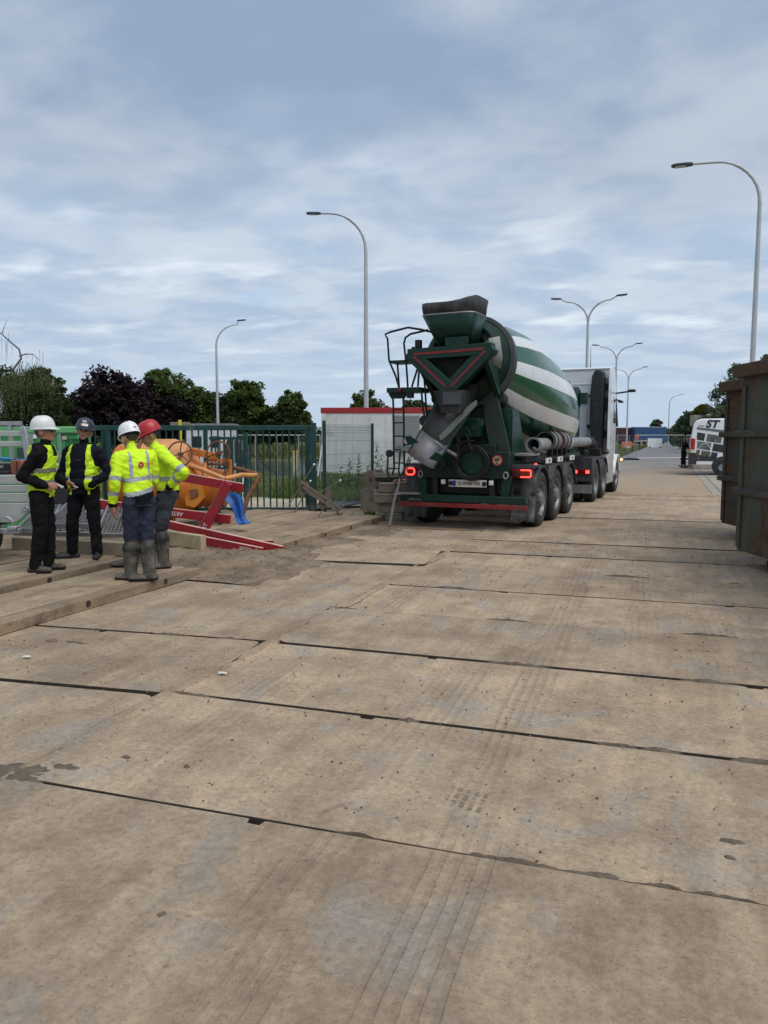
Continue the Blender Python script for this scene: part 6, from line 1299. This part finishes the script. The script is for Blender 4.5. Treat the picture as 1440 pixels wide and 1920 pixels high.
m_well = M('rubber_boot', (.018, .018, .016), .65, var=.3, vs=8, dirt=.5, dcol=(.15, .13, .105), ds=5, low=.45); m_shoe = M('work_shoe', (.055, .045, .037), .8, var=.3, vs=9, dirt=.45, dcol=(.16, .13, .10), ds=6); m_bshoe = M('black_shoe', (.014, .014, .016), .6, var=.3, vs=9, dirt=.2, dcol=(.1, .085, .07)); m_glass = M('sunglass', (.012, .010, .010), .15)
def capsule_mesh(mb, p, q, r0, r1, n=14):
    p = Vector(p); q = Vector(q); d = q-p; L_ = d.length; d = d/L_ if L_ > 1e-6 else Vector((0, 0, 1))
    prof = [(-r0*math.cos(R(a)), max(.0005, r0*math.sin(R(a)))) for a in (0, 30, 60, 90)]+[(L_+r1*math.sin(R(a)), max(.0005, r1*math.cos(R(a)))) for a in (0, 30, 60, 90)]
    x = d.cross(Vector((0, 0, 1))) if abs(d.z) < .9 else d.cross(Vector((0, 1, 0))); x.normalize(); y = d.cross(x); v = []; k = len(prof)
    for t, r in prof: v += [p+d*t+(x*math.cos(2*PI*i/n)+y*math.sin(2*PI*i/n))*r for i in range(n)]
    mb.add(v, [(j*n+i, j*n+(i+1) % n, (j+1)*n+(i+1) % n, (j+1)*n+i) for j in range(k-1) for i in range(n)]+[tuple(range(n))[::-1], tuple(range((k-1)*n, k*n))])
def person(label, base, front, scale, J, colour, vest=None, helmet=None, hand_l=None, hand_r=None, detail=.0105, seed=0, boots='shoe', head=(0, 0, 0), glasses=False, extra=None, bulk=1., hair=m_hair, jacket=False):
    """J: joints in the person's own frame (x to his right, y forwards, z up, 1.78 m tall)"""
    f = Vector(front); rz = math.atan2(f.y, f.x)-PI/2
    t = thing('person', label, 'person', base, rz); t.scale = (scale,)*3
    pr = []          # p, q, r0, r1, region
    add = lambda p, q, a, b, reg: pr.append((Vector(p), Vector(q), a, b, reg))
    rings = J.get('torso') or [((0, 0, .86), .155, .118), ((0, 0, .98), .165, .12), ((0, .005, 1.10), .160, .118), ((0, .005, 1.25), .178, .125), ((0, 0, 1.37), .188, .122), ((0, -.01, 1.445), .15, .10), ((0, -.012, 1.50), .085, .075)]
    rings = [(Vector(c), a*bulk*(1.03 if jacket and c[2] < 1.4 else 1), b*bulk*(1.1 if jacket and c[2] < 1.4 else 1)) for c, a, b in rings]
    mb = MB(); nr = 22; v = []
    for c, a, b in rings: v += [(c.x+math.cos(2*PI*i/nr)*a, c.y+math.sin(2*PI*i/nr)*b, c.z) for i in range(nr)]
    mb.add(v, [(j*nr+i, j*nr+(i+1) % nr, (j+1)*nr+(i+1) % nr, (j+1)*nr+i) for j in range(len(rings)-1) for i in range(nr)]+[tuple(range(nr))[::-1], tuple(range((len(rings)-1)*nr, len(rings)*nr))])
    for c, a, b in rings:
        for s in (-1, 1): pr.append((c-Vector((a-b, 0, 0)), c+Vector((a-b, 0, 0)), b, b, 'torso'))
    ntor = len(pr)
    sl, sr = Vector(J['shl']), Vector(J['shr'])
    fat = 1.18 if jacket else 1.08
    for s, side in (('l', -1), ('r', 1)):
        sh, el, wr = Vector(J['sh'+s]), Vector(J['el'+s]), Vector(J['wr'+s])
        add(sh, el, .066*fat, .055*fat, 'uarm'+s); add(el, wr, .055*fat, .043*fat, 'farm'+s); add(sh.lerp(Vector((0, 0, 1.40)), .5), sh, .075, .068*fat, 'torso'); nk = Vector(J.get('neck', (0, -.012, 1.49))); add(nk+Vector((side*.045, -.015, -.025)), sh+Vector((0, 0, .012)), .055, .056*fat, 'torso')
        hip, kn, an = Vector((side*.092, 0, .90)), Vector(J['kn'+s]), Vector(J['an'+s])
        add(hip, kn, .104*bulk**.5, .082, 'thigh'); add(kn, an, .081 if boots != 'wellie' else .072, .068 if boots != 'wellie' else .045, 'shin')
        toe = Vector(J['to'+s]); hl = an+(an-toe).normalized()*.05; hl.z = .045+J.get('lift'+s, 0)
        an2 = Vector((an.x, an.y, .05+an.z-.09))
        if boots == 'wellie':
            add(an+(kn-an)*.68, an+(kn-an)*.05, .092, .070, 'boot'); add(an, hl, .066, .052, 'boot'); add(hl, toe, .052, .044, 'boot'); add(an+(kn-an)*.70, an+(kn-an)*.74, .097, .095, 'boot')
        else:
            add(an+(kn-an)*.12, an2, .058, .052, 'boot'); add(hl, toe, .048, .042, 'boot')
        hd = (hand_l if s == 'l' else hand_r)
        if hd:            # palm, four bent fingers and a thumb
            d = Vector(hd['dir']).normalized(); up = Vector(hd['up']); up = (up-d*up.dot(d)).normalized(); sd_ = d.cross(up)      # up: back of the hand
            w0 = wr+d*.01; add(wr, w0+d*.03, .030, .034, 'hand')
            for k in (-1, 0, 1): add(w0+sd_*k*.024+d*.03, w0+sd_*k*.026+d*.088, .017, .014, 'hand')
            cv = hd.get('curl', .5)
            for k, ln in enumerate((.062, .074, .07, .054)):
                b0 = w0+sd_*(k-1.5)*.021+d*.088; d1 = (d-up*cv*.55).normalized(); d2 = (d-up*cv*1.6).normalized(); m1 = b0+d1*ln*.5
                add(b0, m1, .0105, .0098, 'hand'); add(m1, m1+d2*ln*.55, .0095, .008, 'hand')
            ts = hd.get('thumb', 1); tb = w0+sd_*ts*.034+d*.03; m1 = tb+(d+sd_*ts*.9-up*.3).normalized()*.04; add(tb, m1, .0135, .011, 'hand'); add(m1, m1+(d*1.1+sd_*ts*.1-up*.5).normalized()*.035, .0105, .0085, 'hand')
    # head
    nb = Vector(J.get('neck', (0, -.012, 1.49))); hy, hp_, hr = [R(a) for a in head]
    HM = Matrix.Translation(nb) @ Matrix.Rotation(hy, 4, 'Z') @ Matrix.Rotation(-hp_, 4, 'X') @ Matrix.Rotation(hr, 4, 'Y')
    h = lambda x, y, z: HM @ Vector((x, y, z))
    add(nb-Vector((0, 0, .03)), h(0, .012, .09), .062, .056, 'neck')
    add(h(0, -.012, .185), h(0, .018, .195), .092, .084, 'head'); add(h(0, .03, .105), h(0, .05, .15), .056, .062, 'head'); add(h(0, .072, .075), h(0, .06, .09), .03, .035, 'head'); add(h(-.032, .062, .16), h(.032, .062, .16), .03, .03, 'head')
    add(h(0, .098, .165), h(0, .118, .128), .011, .0155, 'head'); add(h(-.018, .098, .095), h(.018, .098, .095), .011, .011, 'head')
    for s in (-1, 1): add(h(s*.088, -.008, .125), h(s*.09, -.014, .165), .011, .016, 'head'); add(h(s*.035, .085, .172), h(s*.03, .088, .175), .016, .014, 'head')
    if extra:
        for e in extra: add(*e)
    for p, q, a, b, reg in pr[ntor:]: capsule_mesh(mb, p, q, a, b)
    ob = bpy.data.objects.new('tmp', mb.mesh('tmp', m_skin, 0)); C.objects.link(ob)
    rm = ob.modifiers.new('r', 'REMESH'); rm.mode = 'VOXEL'; rm.voxel_size = detail; rm.adaptivity = 0
    sm = ob.modifiers.new('s', 'SMOOTH'); sm.factor = .5; sm.iterations = 3
    dg = bpy.context.evaluated_depsgraph_get(); dg.update(); me = bpy.data.meshes.new_from_object(ob.evaluated_get(dg)); bpy.data.objects.remove(ob)
    nv = len(me.vertices); co = np.empty(nv*3); me.vertices.foreach_get('co', co); co = co.reshape(-1, 3)
    no = np.empty(nv*3); me.vertices.foreach_get('normal', no); no = no.reshape(-1, 3)
    Pp = np.array([p[0][:] for p in pr]); Q = np.array([p[1][:] for p in pr]); r0 = np.array([p[2] for p in pr]); r1 = np.array([p[3] for p in pr]); regs = [p[4] for p in pr]
    def classify(X):
        best = np.full(len(X), 1e9); bi = np.zeros(len(X), int); bt = np.zeros(len(X))
        for i in range(len(pr)):
            d = Q[i]-Pp[i]; L2 = max(1e-9, d@d); tt = np.clip(((X-Pp[i])@d)/L2, 0, 1); dist = np.linalg.norm(X-(Pp[i]+tt[:, None]*d), axis=1)-(r0[i]+(r1[i]-r0[i])*tt)
            b_ = dist < best; best[b_] = dist[b_]; bi[b_] = i; bt[b_] = tt[b_]
        return bi, bt
    vi, vt = classify(co)
    # folds in the cloth
    hard = np.array([regs[i] in ('head', 'hand', 'neck', 'boot') for i in vi])
    amp = np.where(hard, .0, .014)
    ff = np.array([mnoise.fractal(Vector((c[0]*8+seed, c[1]*8, c[2]*13+seed+c[0]*5)), .9, 2.1, 4) for c in co])
    co2 = co+no*(amp*ff)[:, None]; co2[:, 2] = np.maximum(co2[:, 2], .014)-.014; me.vertices.foreach_set('co', co2.ravel())
    nf = len(me.polygons); fc = np.empty(nf*3); me.polygons.foreach_get('center', fc); fc = fc.reshape(-1, 3); fi, ft = classify(fc)
    mats = []; mi = np.zeros(nf, int); hinv = HM.inverted()
    for k in range(nf):
        reg = regs[fi[k]]; c = fc[k]
        if reg == 'hand': m_ = m_skin
        elif reg in ('head', 'neck'):
            l = hinv @ Vector(c); m_ = m_skin
            if reg == 'head' and l.z > .09 and (l.y < -.045 or (abs(l.x) > .066 and l.y < .0 and l.z > .17) or l.z > .235): m_ = hair
            if reg == 'neck' and c[2] < nb.z+.035 and not (l.y > .02 and l.z > .05): m_ = colour('collar', c, ft[k])
        else: m_ = colour(reg, c, ft[k])
        if m_ not in mats: mats.append(m_)
        mi[k] = mats.index(m_)
    me.materials.clear(); [me.materials.append(m_) for m_ in mats]; me.polygons.foreach_set('material_index', mi.tolist()); me.shade_smooth(); me.name = 'body'
    body = bpy.data.objects.new('body', me); C.objects.link(body); body.parent = t
    if vest:
        mbv = MB(); vmap = {}; vm = []
        for k in range(nf):
            if regs[fi[k]] != 'torso': continue
            w = vest(fc[k])
            if w is None: continue
            if w not in vm: vm.append(w)
            idx = []
            for j in me.polygons[k].vertices:
                if j not in vmap: vmap[j] = len(mbv.v); mbv.v.append(tuple(co2[j]+no[j]*(.016+.006*ff[j])))
                idx.append(vmap[j])
            mbv.f.append(tuple(idx)); mbv.m.append(vm.index(w))
        vo = mbv.build('vest', vm, t, smooth=80, fix=False); sd_ = vo.modifiers.new('s', 'SOLIDIFY'); sd_.thickness = .006; sd_.offset = -1
    for s in (-1, 1):
        MB().sphere(h(s*.033, .0975, .166), .0135, 8, 6).build('eye', m_glass, t)
        MB().tube([tuple(h(s*.014, .1115, .186)), tuple(h(s*.034, .1105, .189)), tuple(h(s*.05, .098, .184))], .0075, 5).build('eyebrow', hair, t)
    MB().tube([tuple(h(-.022, .106, .094)), tuple(h(0, .111, .096)), tuple(h(.022, .106, .094))], .006, 5).build('mouth', M('lips', (.20, .07, .055), .6), t)
    if glasses:
        g = MB()
        for s in (-1, 1): g.box((s*.038, .108, .166), (.064, .022, .042)); g.box((s*.082, .05, .172), (.010, .11, .022))
        g.v = [tuple(h(*p)) for p in g.v]; g.build('sunglasses', m_glass, t, bevel=.004)
    if helmet:
        hm = helmet['mat']; k = MB(); n = 28; rows = []
        for a in range(0, 91, 9):
            row = []
            for i in range(n):
                th = 2*PI*i/n; ca, sa = math.cos(th), math.sin(th); rx, ry = .114, .139; cz = math.cos(R(a)); rz_ = .142*math.sin(R(a))**.9 if a else 0
                ridge = .006*max(0, 1-abs(ca)*5) if a > 20 else 0
                row.append((ca*rx*cz**.72, sa*ry*cz**.72-.006, .195+rz_+ridge))
            rows.append(row)
        k.add([p for r_ in rows for p in r_], [(j*n+i, j*n+(i+1) % n, (j+1)*n+(i+1) % n, (j+1)*n+i) for j in range(len(rows)-1) for i in range(n)])
        pk = helmet.get('peak', .055); rim = []
        for i in range(n):
            th = 2*PI*i/n; ca, sa = math.cos(th), math.sin(th); e = .012+max(0, sa)**2.5*pk
            e = .006+max(0, sa)**2.5*pk; rim.append(((ca*(.114+min(e, .014)), sa*(.139+e)-.006, .190-max(0, sa)**2*.014)))
        k.add([(x, y, .197) for x, y, _ in rows[0]]+rim+[(x, y, z-.008) for x, y, z in rim]+[(x*.97, y*.97, .185) for x, y, _ in rows[0]], [(j*n+i, j*n+(i+1) % n, (j+1)*n+(i+1) % n, (j+1)*n+i) for j in range(3) for i in range(n)])
        k.v = [tuple(h(*p)) for p in k.v]; hb = k.build('helmet', hm, t, smooth=40)
        st = MB().lathe([(0, .103), (.03, .105)], (0, 0, .172), (0, 0, 1), 24); st.v = [tuple(h(x, y*1.18, z)) for x, y, z in st.v]; st.build('headband', helmet.get('band', m_blk), hb)
        if helmet.get('strap'):
            q = MB(); [q.tube([tuple(h(s*.1, .0, .2)), tuple(h(s*.097, .012, .12)), tuple(h(s*.06, .05, .06))], .0035, 5) for s in (-1, 1)]; q.build('chin_strap', m_wht, hb)
        for dec in helmet.get('decals', []):
            x, z, w, hh, m_, kind = dec; tb = []
            def on(xx, zz):       # point on the dome, front (or back) side
                zz_ = zz; f_ = math.sqrt(max(0, 1-((zz-.195)/.148)**2))**.72; xr = min(.95, abs(xx)/(.114*f_)); sgn = -1 if kind == 'back' else 1
                return h(xx, sgn*((.139*f_)*math.sqrt(1-xr*xr)+.004)-.006, zz)
            if kind in ('front', 'back'):
                pts = [[on(x+w*(i/6-.5), z+hh*(j/2-.5)) for i in range(7)] for j in range(3)]; q = MB().add([p for r_ in pts for p in r_], [(j*7+i, j*7+i+1, (j+1)*7+i+1, (j+1)*7+i) for j in range(2) for i in range(6)]); q.build('helmet_sticker', m_, hb, smooth=60)
            else:
                for dz in (0, -.018): q = MB(); q.tube([on(x-w/2, z+dz+hh/2), on(x, z+dz-hh/2), on(x+w/2, z+dz+hh/2)], .006, 5); q.build('helmet_chevron', m_, hb)
    t['height_m'] = 1.83*scale
    return t, h
LEAN = lambda k: [((0, 0, .86), .155, .118), ((0, 0, .98), .165, .12), ((0, .02*k*10, 1.10), .160, .118), ((0, .055*k*10, 1.25), .178, .125), ((0, .085*k*10, 1.37), .188, .122), ((0, .10*k*10, 1.445), .15, .10), ((0, .105*k*10, 1.50), .085, .075)]
NA = (0, 0, 1)
# 1: white helmet, vest over black hoodie, cigarette in the hand
def col1(reg, c, tt):
    if reg in ('thigh', 'shin'): return m_blackc
    if reg == 'boot': return m_blk if c[2] < .03 else m_shoe
    return m_blackc if (reg != 'torso' or c[2] > .90) else m_blackc
def vest1(c):
    x, y, z = c
    if z < .885 or z > 1.475 or abs(x) > .185: return None
    if z > 1.22 and abs(x) > .10+.25*(1.48-z): return None
    if z > 1.36 and y > .02 and abs(x) < .045: return None
    return m_reflv if (1.03 < z < 1.085 or 1.165 < z < 1.22) else m_hiv2
f1_ = (RIGHT*1.0+AHEAD*.08); b1 = G(84, 1071, .185)
w1, h1 = person('man in white helmet and yellow vest holding a cigarette beside the trailer', b1, f1_, .955, dict(torso=LEAN(.06), neck=(0, .065, 1.485), shl=(-.185, .05, 1.41), shr=(.185, .04, 1.41), elr=(.235, -.13, 1.14), wrr=(.17, .10, 1.035), ell=(-.24, .02, 1.14), wrl=(-.13, .24, 1.055), knl=(-.10, .03, .49), knr=(.10, .0, .49), anl=(-.105, .015, .09), anr=(.10, -.07, .09), tol=(-.13, .165, .042), tor=(.12, .085, .042)), col1, vest1, dict(mat=M('helmet_white_worn', (.66, .67, .66), .35, var=.06, vs=12, dirt=.2, dcol=(.45, .44, .41), ds=14), band=m_wht, peak=.05), hand_l=dict(dir=(.25, .9, -.25), up=(-.6, .3, .7), curl=.9, thumb=1), hand_r=dict(dir=(-.7, .7, -.05), up=(.6, .5, .2), curl=.3), boots='shoe', head=(4, -3, 0), glasses=True, seed=1, extra=[((0, -.04, 1.47), (0, -.04, 1.40), .06, .07, 'torso'), ((-.07, -.01, 1.475), (.07, -.01, 1.475), .055, .055, 'torso')])
cg = MB().tube([(-.085, .335, 1.005), (-.055, .40, .985)], .0055, 6).build('cigarette', m_wht); cg.parent = None; cg.location = w1.location; cg.rotation_euler = w1.rotation_euler; cg.scale = w1.scale; tag(cg, 'white cigarette held in the fingers of the man by the trailer', 'cigarette')
# 2: navy helmet, open vest, hands in the hoodie pocket
def col2(reg, c, tt):
    if reg in ('thigh', 'shin'): return m_blackc
    return m_bshoe if reg == 'boot' else m_navy
def vest2(c):
    x, y, z = c
    if z < .84 or z > 1.47 or abs(x) > .20*1.12: return None
    if y > .03 and abs(x) < .095+.02*(1.4-z): return None
    if z > 1.2 and abs(x) > .13+.22*(1.47-z): return None
    return m_refl if (1.03 < z < 1.085) else m_hiv2
f2_ = (-AHEAD*.97-RIGHT*.10); b2 = G(163, 1046, .185)
w2, h2 = person('man in navy helmet and dark hoodie with an open yellow vest', b2, f2_, .955, dict(shl=(-.20, -.01, 1.40), shr=(.20, -.01, 1.40), ell=(-.325, -.04, 1.12), wrl=(-.15, .13, .985), elr=(.32, -.03, 1.11), wrr=(.15, .13, .975), knl=(-.15, .05, .49), knr=(.16, .04, .49), anl=(-.155, .02, .09), anr=(.185, .02, .09), tol=(-.20, .165, .042), tor=(.33, .13, .042)), col2, vest2, dict(mat=M('helmet_navy', (.020, .026, .050), .4, var=.2, vs=9, dirt=.12, dcol=(.2, .2, .22), ds=16), peak=.045, decals=[(0, .235, .10, .032, m_wht, 'front'), (0, .288, .045, .012, m_wht, 'chevron'), (.038, .235, .022, .033, m_tred, 'front')]), hand_l=dict(dir=(.9, -.15, -.2), up=(-.1, .9, .2), curl=.2), hand_r=dict(dir=(-.9, -.15, -.2), up=(.1, .9, .2), curl=.2), boots='shoe', head=(20, -5, -8), seed=2, bulk=1.2, hair=M('fair_hair', (.16, .09, .045), .7), extra=[((-.10, -.08, 1.455), (.10, -.08, 1.455), .06, .06, 'torso'), ((-.12, .11, 1.0), (.12, .11, 1.0), .075, .075, 'torso'), ((-.1, .09, 1.12), (.1, .09, 1.12), .08, .08, 'torso'), ((-.07, .05, 1.44), (.07, .05, 1.44), .05, .05, 'torso')])
lg = inst('chest_logo', text_mesh('VOE', .028, m_tred, .001), w2, (-.02, .168, 1.285), (PI/2, 0, PI))
# 3: white helmet, hi-vis jacket seen from the back
def jack(c, reg, tt, back=True):
    x, y, z = c
    if reg.startswith('uarm'): return m_refl if .80 < tt < .98 else m_hiv
    if reg.startswith('farm'): return m_navy if tt > .93 else (m_refl if .38 < tt < .58 else m_hiv)
    if reg == 'collar': return m_hiv
    return None
def col3(reg, c, tt):
    x, y, z = c
    if reg == 'collar' and abs(x) < .05 and y < .11: return m_blackc
    j = jack(c, reg, tt)
    if j: return j
    if reg == 'torso':
        s = x*.22
        if z < .865+s*.4: return m_jean
        if z < .985+s and y < .05: return m_navy
        if z < 1.035+s: return m_refl
        if 1.135+abs(x)*.0+s*.7 < z < 1.185+s*.7: return m_refl
        if z > 1.135 and y < .02 and .085 < abs(x) < .125: return m_refl
        return m_hiv
    return (m_blk if c[2] < .028 else m_well) if reg == 'boot' else m_jean
f3_ = (AHEAD*.74-RIGHT*.67); b3 = G(265, 1086, .125)
w3, h3 = person('man in white helmet and yellow jacket seen from behind', b3, f3_, .965, dict(torso=LEAN(.09), neck=(0, .12, 1.47), shl=(-.19, .06, 1.40), shr=(.19, .07, 1.41), ell=(-.265, .02, 1.13), wrl=(-.255, .12, .88), elr=(.25, .12, 1.14), wrr=(.17, .28, 1.04), knl=(-.085, .05, .49), knr=(.07, -.02, .49), anl=(-.11, .03, .09), anr=(.05, -.12, .09), tol=(-.20, .17, .044), tor=(-.12, -.02, .044)), col3, None, dict(mat=M('helmet_white', (.72, .74, .77), .3, var=.03), peak=.03, strap=True, decals=[(.0, .235, .03, .013, m_tred, 'back')]), hand_l=dict(dir=(.05, .25, -1), up=(-1, 0, 0), curl=.55, thumb=-1), hand_r=dict(dir=(-.3, .8, .1), up=(0, 0, 1), curl=.5), boots='wellie', head=(8, 20, 0), seed=3, jacket=True)
hl = MB().cyl((0, 0, 0), (0, .003, 0), .034, n=18).build('back_logo', M('logo_red', (.42, .03, .015), .6), w3); hl.location = (.0, -.091, 1.315); hl.rotation_euler = (0, 0, R(6))
MB().tube([(-.02, -.002, .008), (-.006, -.002, -.016), (.006, -.002, .008)], .004, 5).build('logo_mark', m_wht, hl)
inst('logo_lettering', text_mesh('VOEZATE', .03, M('logo_orange', (.6, .15, .02), .6), .001, .001), w3, (.10, -.081, 1.322), (PI/2, 0, R(18)))
# 4: red helmet, hi-vis jacket, hand on the hip
def col4(reg, c, tt):
    x, y, z = c
    j = jack(c, reg, tt)
    if j: return j
    if reg == 'torso':
        if z < .90: return m_greyj
        if z < .95: return m_navy
        return m_refl if (1.06 < z < 1.11 or (.09 < abs(x) < .125 and z > 1.11 and y < 0)) else m_hiv
    return (m_blk if c[2] < .028 else m_well) if reg == 'boot' else m_greyj
f4_ = (-RIGHT*.93-AHEAD*.30); b4 = G(319, 1062, .125)
w4, h4 = person('man in red helmet and yellow jacket with his hand on his hip', b4, f4_, .985, dict(torso=LEAN(.10), neck=(0, .12, 1.47), shl=(-.195, .07, 1.40), shr=(.19, .09, 1.40), ell=(-.375, -.17, 1.19), wrl=(-.225, -.01, 1.02), elr=(.26, .16, 1.14), wrr=(.18, .34, 1.05), knl=(-.10, .10, .50), knr=(.12, .32, .50), anl=(-.12, .08, .09), anr=(.15, .48, .09), tol=(-.15, .24, .044), tor=(.18, .66, .044)), col4, None, dict(mat=M('helmet_red', (.42, .018, .022), .35, var=.08), peak=.06), hand_l=dict(dir=(.6, .35, -.55), up=(-.5, -.2, -.5), curl=.3, thumb=-1), hand_r=dict(dir=(-.3, .8, .1), up=(0, 0, 1), curl=.5), boots='wellie', head=(-4, 24, 0), seed=4, jacket=True)
# 5: distant person in black by the van
def col5(reg, c, tt):
    if reg.startswith('farm'): return m_skin
    if reg == 'boot': return m_bshoe
    return m_blackc
b5 = G(1281, 877, 0)
person('person in black clothes leaning towards the open rear of the van', b5, (RIGHT*.95+AHEAD*.2), .94, dict(torso=[((0, -.03, .86), .155, .118), ((0, -.03, .98), .165, .12), ((0, .0, 1.10), .160, .118), ((0, .03, 1.25), .178, .125), ((0, .05, 1.37), .188, .122), ((0, .06, 1.445), .15, .10), ((0, .065, 1.50), .085, .075)], neck=(0, .075, 1.48), shl=(-.185, .05, 1.39), shr=(.185, .05, 1.39), ell=(-.2, .18, 1.15), wrl=(-.12, .36, 1.16), elr=(.21, .2, 1.14), wrr=(.12, .38, 1.14), knl=(-.10, .0, .49), knr=(.10, -.02, .49), anl=(-.10, -.03, .09), anr=(.10, .04, .09), tol=(-.11, .13, .042), tor=(.12, .19, .042)), col5, None, None, hand_l=dict(dir=(.2, .9, .2), up=(0, 0, 1), curl=.6), hand_r=dict(dir=(-.2, .9, .2), up=(0, 0, 1), curl=.6), head=(0, 22, 0), seed=5, detail=.014)
